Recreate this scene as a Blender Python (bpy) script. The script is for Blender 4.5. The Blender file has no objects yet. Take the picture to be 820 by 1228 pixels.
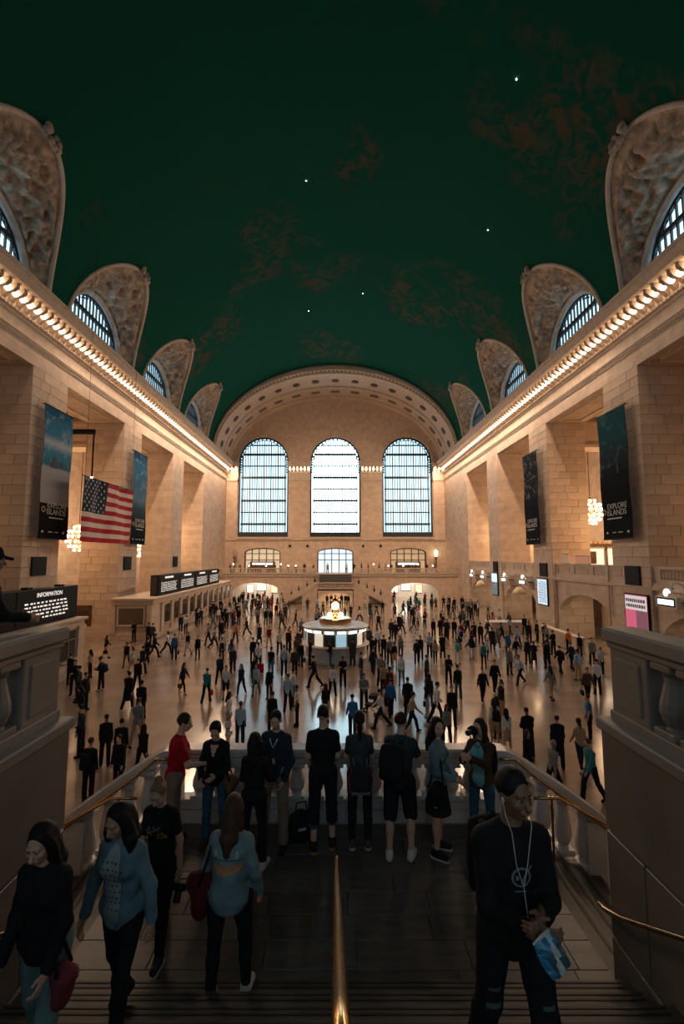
import bpy, math, random
import numpy as np
from mathutils import Vector, Matrix, noise as mnoise
from mathutils.bvhtree import BVHTree

random.seed(7)
S = bpy.context.scene
COL = S.collection
PI = math.pi
def R(a): return math.radians(a)

# ------------------------------------------------------------------ camera
EYE = 7.2                      # eye height above the concourse floor
FPX, PITCH = 546.0, R(5.55)    # focal length in pixels of the 820 x 1228 frame
VPX = 402.0                    # hall axis in the frame
cam_d = bpy.data.cameras.new('camera')
cam_d.sensor_fit = 'VERTICAL'; cam_d.sensor_height = 36.0
cam_d.lens = 36.0 * FPX / 1228.0
cam_d.clip_start = 0.05; cam_d.clip_end = 400
cam_d.shift_x = (410.0 - VPX) / 1228.0
cam = bpy.data.objects.new('camera', cam_d); COL.objects.link(cam)
cam.location = (0, 0, EYE); cam.rotation_euler = (R(90) + PITCH, 0, 0)
S.camera = cam

# ------------------------------------------------------------------ world, exposure
wd = bpy.data.worlds.new('world'); S.world = wd; wd.use_nodes = True
wd.node_tree.nodes['Background'].inputs[0].default_value = (0.55, 0.72, 0.9, 1)
wd.node_tree.nodes['Background'].inputs[1].default_value = 0.35
S.view_settings.view_transform = 'Standard'; S.view_settings.look = 'None'
S.view_settings.exposure = 0.0; S.view_settings.gamma = 1.0
S.view_settings.use_curve_mapping = False

# ------------------------------------------------------------------ large lights (the hall's own lamps)
W = 19.5                       # half width of the hall
DEND = 80.6                    # end wall
def area(name, loc, rot, sx, sy, power, col, spread=180):
    l = bpy.data.lights.new(name, 'AREA'); l.shape = 'RECTANGLE'; l.size = sx; l.size_y = sy
    l.energy = power; l.color = col; l.spread = R(spread)
    o = bpy.data.objects.new(name, l); COL.objects.link(o); o.location = loc; o.rotation_euler = rot
    o['kind'] = 'helper'
    return o
WARM = (1.0, 0.69, 0.47)
CORNICE_W = 1450
for sd in (-1, 1):             # the row of bulbs under each cornice, one long lamp for each bay
    for yc, pw in ((24, .07), (36.7, .48), (49.5, 1.1), (62.2, 1.25), (74, .9)):
        area('cornice_lamp_glow', (sd * (W - 1.15), yc, 22.55), (0, R(sd * 32), 0), .3, 12.0, CORNICE_W * pw, WARM)
AISLE_W = 950
for sd in (-1, 1):             # chandeliers in the side aisles
    for yc, zc in ((24, 10), (37.5, 10), (44.0, 11), (56.5, 10.5), (64.5, 10)):
        l = bpy.data.lights.new('chandelier_glow', 'POINT'); l.energy = AISLE_W * (.25 if yc < 30 else 1); l.color = (1.0, .60, .30); l.shadow_soft_size = .9
        o = bpy.data.objects.new('chandelier_glow', l); COL.objects.link(o); o.location = (sd * 25.2, yc, zc); o['kind'] = 'helper'
for sd in (-1, 1):             # shop lights inside the two passages below the far balcony
    area('passage_lamp', (sd * 12.4, 77.0, 3.6), (0, 0, 0), 6, 5, 420, (1.0, .86, .70))
area('passage_lamp', (0, 69.3, 2.2), (0, 0, 0), 4, 5, 330, (1.0, .72, .45))
for yc in (23.9, 36.7, 49.5, 62.2):   # lamps in the gate passages on the right
    area('gate_lamp', (W + 2.2, yc, 4.2), (0, 0, 0), 2, 5, 130 if yc > 30 else 60, (1.0, .72, .45))

# ------------------------------------------------------------------ pixel helpers
def ray(px, py):
    v = Vector(((px - VPX) / FPX, 1.0, -(py - 614.0) / FPX))
    c, s = math.cos(PITCH), math.sin(PITCH)
    return Vector((v.x, v.y * c - v.z * s, v.y * s + v.z * c))
def on_floor(px, py, z=0.0):
    d = ray(px, py); t = (z - EYE) / d.z
    return Vector((d.x * t, d.y * t, z))
def to_px(p):
    c, s = math.cos(PITCH), math.sin(PITCH)
    y, z = p[1], p[2] - EYE
    dep = y * c + z * s; up = -y * s + z * c
    return VPX + FPX * p[0] / dep, 614 - FPX * up / dep

# ------------------------------------------------------------------ materials
_M = {}
def mat(name, col, rough=.6, metal=0., var=0., scale=2.5, bump=0., bscale=25., spec=None, stretch=None):
    if spec is None: spec = .5 if rough < .55 else .18
    if name in _M: return _M[name]
    m = bpy.data.materials.new(name); m.use_nodes = True; _M[name] = m
    nt = m.node_tree; b = nt.nodes['Principled BSDF']
    b.inputs['Base Color'].default_value = (*col, 1); b.inputs['Roughness'].default_value = rough
    b.inputs['Metallic'].default_value = metal; b.inputs['Specular IOR Level'].default_value = spec
    if var or bump:
        tc = nt.nodes.new('ShaderNodeTexCoord'); out = tc.outputs['Object']
        if stretch:
            mp = nt.nodes.new('ShaderNodeMapping'); mp.inputs['Scale'].default_value = stretch
            nt.links.new(out, mp.inputs[0]); out = mp.outputs[0]
    if var:
        n = nt.nodes.new('ShaderNodeTexNoise'); n.inputs['Scale'].default_value = scale; n.inputs['Detail'].default_value = 5
        nt.links.new(out, n.inputs['Vector'])
        r = nt.nodes.new('ShaderNodeValToRGB')
        r.color_ramp.elements[0].position = .3; r.color_ramp.elements[1].position = .72
        r.color_ramp.elements[0].color = (*[c * (1 - var) for c in col], 1)
        r.color_ramp.elements[1].color = (*[min(1, c * (1 + var)) for c in col], 1)
        nt.links.new(n.outputs[0], r.inputs[0]); nt.links.new(r.outputs[0], b.inputs['Base Color'])
    if bump:
        n2 = nt.nodes.new('ShaderNodeTexNoise'); n2.inputs['Scale'].default_value = bscale; n2.inputs['Detail'].default_value = 4
        nt.links.new(out, n2.inputs['Vector'])
        bp = nt.nodes.new('ShaderNodeBump'); bp.inputs['Strength'].default_value = bump; bp.inputs['Distance'].default_value = .03
        nt.links.new(n2.outputs[0], bp.inputs['Height']); nt.links.new(bp.outputs[0], b.inputs['Normal'])
    return m
def emis(name, col, strength):
    if name in _M: return _M[name]
    m = bpy.data.materials.new(name); m.use_nodes = True; _M[name] = m
    b = m.node_tree.nodes['Principled BSDF']
    b.inputs['Base Color'].default_value = (*[c * .5 for c in col], 1); b.inputs['Roughness'].default_value = .4
    b.inputs['Emission Color'].default_value = (*col, 1); b.inputs['Emission Strength'].default_value = strength
    return m
def masonry(name, axis, col, bw=1.4, bh=.65, var=.16, mortar=.55, rough=.7, msize=.012):
    """coursed stone for far surfaces; axis picks the wall's own horizontal (x or y)"""
    if name in _M: return _M[name]
    m = bpy.data.materials.new(name); m.use_nodes = True; _M[name] = m
    nt = m.node_tree; b = nt.nodes['Principled BSDF']; b.inputs['Roughness'].default_value = rough; b.inputs['Specular IOR Level'].default_value = .2
    tc = nt.nodes.new('ShaderNodeTexCoord'); sp = nt.nodes.new('ShaderNodeSeparateXYZ'); cb = nt.nodes.new('ShaderNodeCombineXYZ')
    nt.links.new(tc.outputs['Object'], sp.inputs[0])
    nt.links.new(sp.outputs[0 if axis == 'x' else 1], cb.inputs[0]); nt.links.new(sp.outputs[2], cb.inputs[1])
    br = nt.nodes.new('ShaderNodeTexBrick'); nt.links.new(cb.outputs[0], br.inputs['Vector'])
    br.inputs['Scale'].default_value = 1; br.inputs['Brick Width'].default_value = bw; br.inputs['Row Height'].default_value = bh
    br.inputs['Mortar Size'].default_value = msize; br.inputs['Mortar Smooth'].default_value = .3
    br.inputs['Color1'].default_value = (*[c * (1 + var) for c in col], 1); br.inputs['Color2'].default_value = (*[c * (1 - var) for c in col], 1)
    br.inputs['Mortar'].default_value = (*[c * mortar for c in col], 1)
    n = nt.nodes.new('ShaderNodeTexNoise'); n.inputs['Scale'].default_value = 1.3; n.inputs['Detail'].default_value = 6
    nt.links.new(tc.outputs['Object'], n.inputs['Vector'])
    mx = nt.nodes.new('ShaderNodeMixRGB'); mx.blend_type = 'OVERLAY'; mx.inputs[0].default_value = .35
    nt.links.new(br.outputs['Color'], mx.inputs[1]); nt.links.new(n.outputs[0], mx.inputs[2]); nt.links.new(mx.outputs[0], b.inputs['Base Color'])
    bp = nt.nodes.new('ShaderNodeBump'); bp.inputs['Strength'].default_value = .35; bp.inputs['Distance'].default_value = .02; bp.invert = True
    nt.links.new(br.outputs['Fac'], bp.inputs['Height']); nt.links.new(bp.outputs[0], b.inputs['Normal'])
    return m
STONE = (.53, .42, .335)
M_stone = mat('caen_stone', STONE, .7, var=.10, scale=.8, bump=.15)
M_stone_v = [mat('caen_stone_%s' % n, tuple(c * k for c, k in zip(STONE, kk)), .68, var=.10, scale=1.1, bump=.15)
             for n, kk in (('light', (1.07, 1.06, 1.04)), ('mid', (1, 1, 1)), ('warm', (1.0, .96, .90)), ('dark', (.91, .90, .88)))]
M_stone_x = masonry('coursed_stone_x', 'x', tuple(c * k for c, k in zip(STONE, (1.08, 1.03, .98))), var=.05, mortar=.82)
M_stone_y = masonry('coursed_stone_y', 'y', STONE, var=.08, mortar=.75)
M_plaster = mat('ornament_plaster', (.40, .31, .235), .75, var=.42, scale=2.2, bump=.9, bscale=5)
M_trim = mat('moulding_stone', (.52, .42, .33), .65, var=.12, scale=2)
M_trimdark = mat('bronze_dark_moulding', (.15, .11, .08), .6)
M_grey = mat('grey_marble', (.42, .41, .40), .35, var=.18, scale=2.2, bump=.05)
M_pier = mat('dark_grey_stone', (.25, .232, .215), .5, var=.16, scale=2.0, bump=.05)  # darker grey for the near balustrade piers, ledges and balcony floor
M_greylt = mat('pale_grey_marble', (.52, .51, .50), .32, var=.14, scale=3)
M_stepdk = mat('dark_stone_step', (.085, .075, .065), .42, var=.25, scale=4)
M_nosing = mat('dark_nosing_strip', (.02, .019, .018), .5)
M_brass = mat('brass', (.62, .40, .18), .25, 1.0)
M_bronze = mat('bronze', (.16, .11, .06), .4, .8)
M_black = mat('black_metal', (.008, .009, .010), .6)
M_iron = mat('window_iron', (.02, .026, .03), .5)
M_wood = mat('dark_wood', (.10, .05, .025), .45, var=.3, scale=4, stretch=(1, 1, 8))
M_tile_v = [mat('landing_slab_%s' % n, (.085 * k, .075 * k, .066 * k), .34, var=.30, scale=2.2, stretch=(1.2, 7, 1), bump=.04) for n, k in (('a', 1.0), ('b', 1.12), ('c', .88), ('d', 1.2))]
M_skywin = emis('window_daylight', (.52, .82, 1.0), 2.2)
M_skywin_c = emis('window_daylight_bright', (.56, .87, 1.0), 9.0)
M_bulb = emis('cornice_bulb', (1.0, .70, .45), 10.0)
M_lampw = emis('lamp_white', (1.0, .90, .78), 8)
M_globe = emis('clock_globe', (1.0, .78, .50), 9)
M_cold = emis('lit_sign_cool', (.78, .90, 1.0), 2.0)
M_text = emis('lit_text', (1.0, .93, .85), .85)
M_print = mat('printed_text', (.55, .57, .58), .8)

# ------------------------------------------------------------------ mesh helpers
class MB:
    def __init__(s): s.v = []; s.f = []; s.mi = []; s.cur = 0
    def add(s, vs, fs):
        o = len(s.v); s.v += [tuple(v) for v in vs]
        for f in fs: s.f.append(tuple(i + o for i in f)); s.mi.append(s.cur)
        return s
    def box(s, x0, x1, y0, y1, z0, z1):
        if x0 > x1: x0, x1 = x1, x0
        if y0 > y1: y0, y1 = y1, y0
        if z0 > z1: z0, z1 = z1, z0
        return s.add([(x0, y0, z0), (x1, y0, z0), (x1, y1, z0), (x0, y1, z0), (x0, y0, z1), (x1, y0, z1), (x1, y1, z1), (x0, y1, z1)],
                     [(0, 3, 2, 1), (4, 5, 6, 7), (0, 1, 5, 4), (1, 2, 6, 5), (2, 3, 7, 6), (3, 0, 4, 7)])
    def cbox(s, x0, x1, y0, y1, z0, z1, b=.01):
        if x0 > x1: x0, x1 = x1, x0
        if y0 > y1: y0, y1 = y1, y0
        if z0 > z1: z0, z1 = z1, z0
        b = min(b, (x1 - x0) * .45, (y1 - y0) * .45, (z1 - z0) * .45)
        X, Y, Z = (x0, x1), (y0, y1), (z0, z1); vs = []; idx = {}
        for i in (0, 1):
            for j in (0, 1):
                for k in (0, 1):
                    p = (X[i], Y[j], Z[k]); si, sj, sk = (b, -b)[i], (b, -b)[j], (b, -b)[k]
                    idx[i, j, k] = len(vs)
                    vs += [(p[0], p[1] + sj, p[2] + sk), (p[0] + si, p[1], p[2] + sk), (p[0] + si, p[1] + sj, p[2])]
        I = lambda i, j, k, a: idx[i, j, k] + a
        fs = [(I(0,0,0,0), I(0,0,1,0), I(0,1,1,0), I(0,1,0,0)), (I(1,0,0,0), I(1,1,0,0), I(1,1,1,0), I(1,0,1,0)),
              (I(0,0,0,1), I(1,0,0,1), I(1,0,1,1), I(0,0,1,1)), (I(0,1,0,1), I(0,1,1,1), I(1,1,1,1), I(1,1,0,1)),
              (I(0,0,0,2), I(0,1,0,2), I(1,1,0,2), I(1,0,0,2)), (I(0,0,1,2), I(1,0,1,2), I(1,1,1,2), I(0,1,1,2))]
        for k in (0, 1):
            fs += [(I(0,0,k,1), I(1,0,k,1), I(1,0,k,2), I(0,0,k,2)), (I(0,1,k,1), I(1,1,k,1), I(1,1,k,2), I(0,1,k,2)),
                   (I(0,0,k,0), I(0,1,k,0), I(0,1,k,2), I(0,0,k,2)), (I(1,0,k,0), I(1,1,k,0), I(1,1,k,2), I(1,0,k,2))]
        for i in (0, 1):
            for j in (0, 1): fs.append((I(i,j,0,0), I(i,j,1,0), I(i,j,1,1), I(i,j,0,1)))
        for i in (0, 1):
            for j in (0, 1):
                for k in (0, 1): fs.append((I(i,j,k,0), I(i,j,k,1), I(i,j,k,2)))
        return s.add(vs, fs)
    def lathe(s, prof, seg=16, c=(0, 0, 0), a0=0., a1=2 * PI, cap=True):
        n = len(prof); full = abs(a1 - a0 - 2 * PI) < 1e-6; m = seg if full else seg + 1; vs = []
        for i in range(m):
            a = a0 + (a1 - a0) * i / seg
            for r, z in prof: vs.append((c[0] + r * math.cos(a), c[1] + r * math.sin(a), c[2] + z))
        fs = []
        for i in range(seg):
            j = (i + 1) % m
            for k in range(n - 1): fs.append((i * n + k, j * n + k, j * n + k + 1, i * n + k + 1))
        if cap and full:
            fs.append(tuple(i * n + n - 1 for i in range(m))); fs.append(tuple(i * n for i in reversed(range(m))))
        return s.add(vs, fs)
    def tube(s, pts, r, seg=8, closed=False):
        pts = [Vector(p) for p in pts]; n = len(pts); vs = []
        rr = r if isinstance(r, (list, tuple)) else [r] * n
        for i, p in enumerate(pts):
            a = pts[(i - 1) % n] if (i > 0 or closed) else p; b = pts[(i + 1) % n] if (i < n - 1 or closed) else p
            t = (b - a); t = t.normalized() if t.length > 1e-9 else Vector((0, 0, 1))
            u = t.cross(Vector((0, 0, 1)))
            if u.length < .05: u = t.cross(Vector((0, 1, 0)))
            u.normalize(); w = u.cross(t)
            for k in range(seg):
                a_ = 2 * PI * k / seg; vs.append(p + (u * math.cos(a_) + w * math.sin(a_)) * rr[i])
        fs = []
        for i in range(n if closed else n - 1):
            j = (i + 1) % n
            for k in range(seg): fs.append((i * seg + k, i * seg + (k + 1) % seg, j * seg + (k + 1) % seg, j * seg + k))
        if not closed: fs += [tuple(reversed(range(seg))), tuple((n - 1) * seg + k for k in range(seg))]
        return s.add(vs, fs)
    def prism(s, poly, to3, a, b):
        n = len(poly)
        vs = [to3(u, v, a) for u, v in poly] + [to3(u, v, b) for u, v in poly]
        fs = [tuple(range(n)), tuple(n + i for i in reversed(range(n)))] + [(i, n + i, n + (i + 1) % n, (i + 1) % n) for i in range(n)]
        return s.add(vs, fs)
    def ball(s, c, r, seg=12, rings=8):
        rx, ry, rz = r if isinstance(r, (tuple, list)) else (r, r, r)
        vs = [(c[0], c[1], c[2] - rz)]; fs = []
        for i in range(1, rings):
            t = PI * i / rings
            for k in range(seg):
                a = 2 * PI * k / seg; vs.append((c[0] + rx * math.sin(t) * math.cos(a), c[1] + ry * math.sin(t) * math.sin(a), c[2] - rz * math.cos(t)))
        vs.append((c[0], c[1], c[2] + rz)); L = len(vs) - 1
        for k in range(seg): fs.append((0, 1 + (k + 1) % seg, 1 + k))
        for i in range(rings - 2):
            for k in range(seg):
                a, b = 1 + i * seg, 1 + (i + 1) * seg; fs.append((a + k, a + (k + 1) % seg, b + (k + 1) % seg, b + k))
        for k in range(seg): fs.append((1 + (rings - 2) * seg + k, 1 + (rings - 2) * seg + (k + 1) % seg, L))
        return s.add(vs, fs)
    def mesh(s, name, smooth=False):
        me = bpy.data.meshes.new(name); me.from_pydata(s.v, [], s.f)
        if any(s.mi): me.polygons.foreach_set('material_index', s.mi)
        if smooth: me.polygons.foreach_set('use_smooth', [True] * len(s.f))
        me.update(); return me
    def build(s, name, m, parent=None, loc=None, smooth=False, rot=None):
        me = s.mesh(name, smooth)
        for x in (m if isinstance(m, (list, tuple)) else [m]): me.materials.append(x)
        return link(name, me, parent, loc, rot)
def link(name, me, parent=None, loc=None, rot=None, m=None):
    o = bpy.data.objects.new(name, me); COL.objects.link(o)
    if parent: o.parent = parent
    if loc is not None: o.location = loc
    if rot is not None: o.rotation_euler = rot
    if m is not None:
        for i, x in enumerate(m if isinstance(m, (list, tuple)) else [m]):
            if len(me.materials) <= i: me.materials.append(None)
            o.material_slots[i].link = 'OBJECT'; o.material_slots[i].material = x
    return o
def empty(name, loc=(0, 0, 0), rz=0.):
    o = bpy.data.objects.new(name, None); COL.objects.link(o); o.location = loc; o.rotation_euler = (0, 0, rz); o.empty_display_size = .2
    return o
def tag(o, label, cat, group=None):
    o['label'] = label; o['category'] = cat
    if group: o['group'] = group
    return o
def struct(o, label=None):
    o['kind'] = 'structure'
    if label: o['label'] = label
    return o
def text(name, body, size, m, parent, loc, rot, extrude=.01, align='CENTER', shear=0.):
    c = bpy.data.curves.new(name, 'FONT'); c.body = body; c.size = size; c.extrude = extrude; c.align_x = align; c.align_y = 'CENTER'; c.shear = shear
    t = bpy.data.objects.new(name, c); COL.objects.link(t)
    me = bpy.data.meshes.new_from_object(t.evaluated_get(bpy.context.evaluated_depsgraph_get())); bpy.data.objects.remove(t)
    me.materials.clear(); me.materials.append(m)
    o = link(name, me, parent, loc, rot); o['kind'] = 'stuff'
    return o
ROT_L = (R(90), 0, R(90)); ROT_R = (R(90), 0, R(-90))

def arch_panel(mb, u0, u1, z0, z1, holes, d0, d1, to3, n=14):
    """a slab between u0..u1, z0..z1 and depths d0..d1 with arched holes (centre, half width, base, spring, rise)"""
    us = {u0, u1}
    for c, hw, b, sp, rise in holes:
        for i in range(n + 1):
            us.add(round(c - hw * math.cos(PI * i / n), 5))
    us = sorted(u for u in us if u0 - 1e-6 <= u <= u1 + 1e-6)
    def top(h, u):
        c, hw, b, sp, rise = h; t = max(-1, min(1, (u - c) / hw)); return sp + rise * math.sqrt(max(0, 1 - t * t))
    for ua, ub in zip(us[:-1], us[1:]):
        um = (ua + ub) / 2; hs = sorted((h for h in holes if abs(um - h[0]) < h[1]), key=lambda h: h[2])
        za = zb = z0
        segs = []
        for h in hs:
            if h[2] > z0 + 1e-6 or za > z0: segs.append((za, zb, h[2], h[2]))
            za, zb = top(h, ua), top(h, ub)
        segs.append((za, zb, z1, z1))
        for a0, b0, a1, b1 in segs:
            mb.add([to3(ua, d0, a0), to3(ub, d0, b0), to3(ub, d0, b1), to3(ua, d0, a1),
                    to3(ua, d1, a0), to3(ub, d1, b0), to3(ub, d1, b1), to3(ua, d1, a1)],
                   [(0, 1, 2, 3), (7, 6, 5, 4), (0, 4, 5, 1), (3, 2, 6, 7)])
    for c, hw, b, sp, rise in holes:      # jambs
        for u in (c - hw, c + hw):
            mb.add([to3(u, d0, b), to3(u, d1, b), to3(u, d1, sp), to3(u, d0, sp)], [(0, 1, 2, 3)])
    mb.add([to3(u0, d0, z0), to3(u0, d1, z0), to3(u0, d1, z1), to3(u0, d0, z1)], [(0, 1, 2, 3)])
    mb.add([to3(u1, d0, z0), to3(u1, d1, z0), to3(u1, d1, z1), to3(u1, d0, z1)], [(0, 1, 2, 3)])
def arch_outline(c, hw, b, sp, rise, n=20):
    return [(c - hw, b)] + [(c - hw * math.cos(PI * i / n), sp + rise * math.sin(PI * i / n)) for i in range(n + 1)] + [(c + hw, b)]
# ================================================================== FLOOR
def floor_mat():
    m = bpy.data.materials.new('tennessee_marble_floor'); m.use_nodes = True; nt = m.node_tree; b = nt.nodes['Principled BSDF']
    tc = nt.nodes.new('ShaderNodeTexCoord')
    br = nt.nodes.new('ShaderNodeTexBrick'); nt.links.new(tc.outputs['Object'], br.inputs['Vector'])
    br.inputs['Scale'].default_value = 1; br.inputs['Brick Width'].default_value = 1.8; br.inputs['Row Height'].default_value = .9
    br.inputs['Mortar Size'].default_value = .006; br.inputs['Color1'].default_value = (.285, .22, .173, 1); br.inputs['Color2'].default_value = (.235, .182, .144, 1)
    br.inputs['Mortar'].default_value = (.185, .14, .112, 1)
    n = nt.nodes.new('ShaderNodeTexNoise'); n.inputs['Scale'].default_value = .5; n.inputs['Detail'].default_value = 7
    nt.links.new(tc.outputs['Object'], n.inputs['Vector'])
    mx = nt.nodes.new('ShaderNodeMixRGB'); mx.blend_type = 'OVERLAY'; mx.inputs[0].default_value = .4
    nt.links.new(br.outputs[0], mx.inputs[1]); nt.links.new(n.outputs[0], mx.inputs[2]); nt.links.new(mx.outputs[0], b.inputs['Base Color'])
    mr = nt.nodes.new('ShaderNodeMapRange'); mr.inputs[3].default_value = .10; mr.inputs[4].default_value = .24; b.inputs['Specular IOR Level'].default_value = .75
    nt.links.new(n.outputs[0], mr.inputs[0]); nt.links.new(mr.outputs[0], b.inputs['Roughness'])
    return m
struct(MB().box(-28, 28, -14, 84, -.3, 0).build('floor', floor_mat()), 'polished tan marble concourse floor')
struct(MB().box(-17.25, -16.95, 29.6, 40, 0, .012).build('trim_1', M_trimdark), 'dark inlay strip in the floor between ticket offices')

# ================================================================== PILLARS AND SIDE WALLS
PIL = [(15.6, 19.4), (28.4, 32.2), (41.2, 45.0), (54.0, 57.8)]
OPEN = [(19.4, 28.4), (32.2, 41.2), (45.0, 54.0), (57.8, 66.8)]
SOF = 19.5
BLOCKS = {}
def block_mesh(L, h, d):
    k = (round(L, 3), round(h, 3), round(d, 3))
    if k not in BLOCKS: BLOCKS[k] = MB().cbox(-L / 2, L / 2, 0, d, -h / 2, h / 2, .014).mesh('stone_block')
    return BLOCKS[k]
def course_blocks(parent, p0, ux, length, z0, nz, h, outn, rz, pats, d=.07):
    """stone blocks laid in courses on a face: p0 start corner, ux horizontal unit vector, outn outward normal"""
    for k in range(nz):
        u = 0; pat = pats[k % len(pats)]
        for L in pat:
            L = L * length
            if L > .02:
                c = Vector(p0) + Vector(ux) * (u + L / 2); c.z = z0 + h * (k + .5)
                j = random.uniform(0, .012); c = c + Vector(outn) * j
                link('stone_block', block_mesh(L - .016, h - .016, d), parent, c, (0, 0, rz), random.choice(M_stone_v))
            u += L
PATS = [(.42, .33, .25), (.18, .40, .42), (.30, .45, .25), (.22, .26, .52)]
for sd in (-1, 1):
    for i, (a, b) in enumerate(PIL):
        x0, x1 = sd * W, sd * (W + 3.5)
        near = i in (1, 2)
        e = .055 if near else 0
        o = MB().box(x0 + sd * e, x1, a + e, b, 0, SOF).build('pillar', M_stone_y if not near else mat('pillar_joint', tuple(c * .7 for c in STONE), .8))
        struct(o, '%s limestone pillar number %d from the stairs' % ('left' if sd < 0 else 'right', i))
        if near:
            # jamb facing the stairs, then the face towards the hall (block local +y points into the pillar)
            course_blocks(o, (min(x0, x1), a, 0), (1, 0, 0), 3.5, 0, 30, .65, (0, -1, 0), 0, PATS)
            course_blocks(o, (x0, a, 0), (0, 1, 0), b - a, 0, 30, .65, (-sd, 0, 0), R(90) if sd < 0 else R(-90), PATS[::-1])
    o = MB().box(sd * W, sd * (W + 3.5), 66.8, DEND + .5, 0, SOF).build('wall_%s' % ('left' if sd < 0 else 'right'), M_stone_y)
    struct(o, 'coursed limestone %s side wall at the far corner' % ('left' if sd < 0 else 'right'))
    if True:   # jamb of the last pier with coarse courses
        pass
    mb = MB().box(sd * W, sd * (W + 3.5), -14, DEND + .5, SOF, 23.4); struct(mb.build('beam', M_stone_y), 'limestone entablature above the %s arcade' % ('left' if sd < 0 else 'right'))
    struct(MB().box(sd * W, sd * (W + 3.5), -14, 15.6, 0, SOF).build('wall_%s_rear' % ('left' if sd < 0 else 'right'), M_stone_y), 'plain limestone side wall beside the near balcony')
    struct(MB().box(sd * 28, sd * 28.6, -14, DEND + .5, 0, 23).build('wall_aisle', M_stone_y), 'back wall of the %s aisle' % ('left' if sd < 0 else 'right'))
    struct(MB().box(sd * (W + 3.5), sd * 28.6, -14, DEND + .5, 20.2, 23).build('ceiling_aisle', M_stone), 'ceiling of the %s aisle' % ('left' if sd < 0 else 'right'))
    # aisle cross beams, pilasters, and coffer frames in the soffits
    for a, b in OPEN:
        fr = MB(); xa, xb = sd * (W + .55), sd * (W + 2.95)
        for t in (0, .22):
            z = SOF - .05 - .04 * (t > 0)
            y0, y1 = a + .6 + t, b - .6 - t; q0, q1 = W + .55 + t, W + 2.95 - t
            for bx in ((q0, q1, y0, y0 + .12), (q0, q1, y1 - .12, y1), (q0, q0 + .12, y0, y1), (q1 - .12, q1, y0, y1)):
                fr.box(sd * bx[0], sd * bx[1], bx[2], bx[3], z, SOF + .02)
        struct(fr.build('trim_soffit', M_trimdark if False else M_trim), 'moulded coffer in an arcade soffit')
        ab = MB().box(sd * 23, sd * 28, b + .6, b + 2.2, 17.6, 20.3).box(sd * 23, sd * 28, b + .4, b + 2.4, 17.3, 17.6).box(sd * 23, sd * 28, b + .3, b + 2.5, 19.4, 19.7)
        struct(ab.build('aisle_beam', M_stone), 'cross beam over the side aisle')
        pl = MB().box(sd * 27.2, sd * 28, b + .5, b + 2.3, 0, 17.3).box(sd * 27.0, sd * 28, b + .3, b + 2.5, 16.4, 17.3)
        struct(pl.build('aisle_pilaster', M_stone_y), 'pilaster on the aisle back wall')

# ================================================================== CORNICES
bracket_me = MB().prism([(0, 0), (-.95, 0), (-.95, -.22), (-.75, -.42), (-.4, -.5), (-.15, -.75), (0, -.8)], lambda u, v, d: (u, d, v), -.13, .13).mesh('bracket')
bracket_me.materials.append(mat('bracket_stone', (.30, .235, .18), .7))
bulb_me = MB().ball((0, 0, 0), (.20, .17, .20), 10, 7).lathe([(.09, .12), (.09, .32)], 8).mesh('bulb', True); bulb_me.materials.append(M_bulb)
n_br = 0
for sd in (-1, 1):
    side = 'left' if sd < 0 else 'right'
    y0, y1 = 8, DEND
    prof = [(-.03, 20.55), (-.06, 20.55), (-.06, 20.75), (-.12, 20.80), (-.12, 21.0), (-.03, 21.05),
            (-.03, 21.75), (-.12, 21.8), (-.18, 22.0), (-.3, 22.1), (-.3, 22.15), (-.06, 22.15), (-.06, 23.05), (-1.35, 23.05), (-1.45, 23.2), (-1.5, 23.55), (-1.62, 23.62), (-1.62, 23.8), (-.7, 23.95), (-.3, 24.2), (1.2, 24.2), (1.2, 20.55)]
    mb = MB(); pts = [(u, v) for u, v in prof]
    mb.prism(pts, lambda u, v, d: (sd * (W + u), d, v), y0, y1)
    cor = mb.build('trim_cornice', M_trim); struct(cor, '%s cornice with a row of brackets and bare bulbs' % side)
    dk = MB()
    for za, zb, dx in ((20.62, 20.67, .08), (20.87, 20.94, .14)):
        dk.box(sd * W, sd * (W - dx), y0, y1, za, zb)
    dk.build('dark_fillet', M_trimdark, cor)
    y = 22.6; k = 0
    while y < DEND - .8:
        link('bracket', bracket_me, cor, (sd * (W - .05), y, 23.05), (0, 0, 0 if sd > 0 else PI))
        link('bulb', bulb_me, cor, (sd * (W - .62), y + .325, 22.66))
        y += .65
    # leaf row under the lamps
    lf = MB(); y = 22.4
    while y < DEND - .6:
        lf.box(sd * (W - .28), sd * (W - .36), y, y + .16, 21.95, 22.12); y += .3
    lf.build('leaf_row', M_trim, cor)['kind'] = 'stuff'

# ================================================================== VAULT WITH LUNETTES
VA, VB, VZ = W, 14.4, 23.4
LUN = [11.1, 23.9, 36.7, 49.5, 62.2]; LA, LZ = 5.38, 7.75
YV0, YV1 = -14.0, 70.4
def lun_z(y):
    for c in LUN:
        t = (y - c) / LA
        if abs(t) < 1: return VZ + LZ * (1 - t * t) ** .45
    return VZ
cols = {YV0, YV1}
for c in LUN:
    for i in range(33): cols.add(round(c - LA * math.cos(PI * i / 32), 4))
cols = sorted(cols); NP = 40
vs, fs = [], []
for y in cols:
    p0 = math.asin(min(.999, (lun_z(y) - VZ) / VB))
    for j in range(NP + 1):
        p = p0 + (PI - 2 * p0) * j / NP
        vs.append((-VA * math.cos(p), y, VZ + VB * math.sin(p)))
for i in range(len(cols) - 1):
    for j in range(NP):
        a = i * (NP + 1) + j; fs.append((a, a + NP + 1, a + NP + 2, a + 1))
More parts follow.
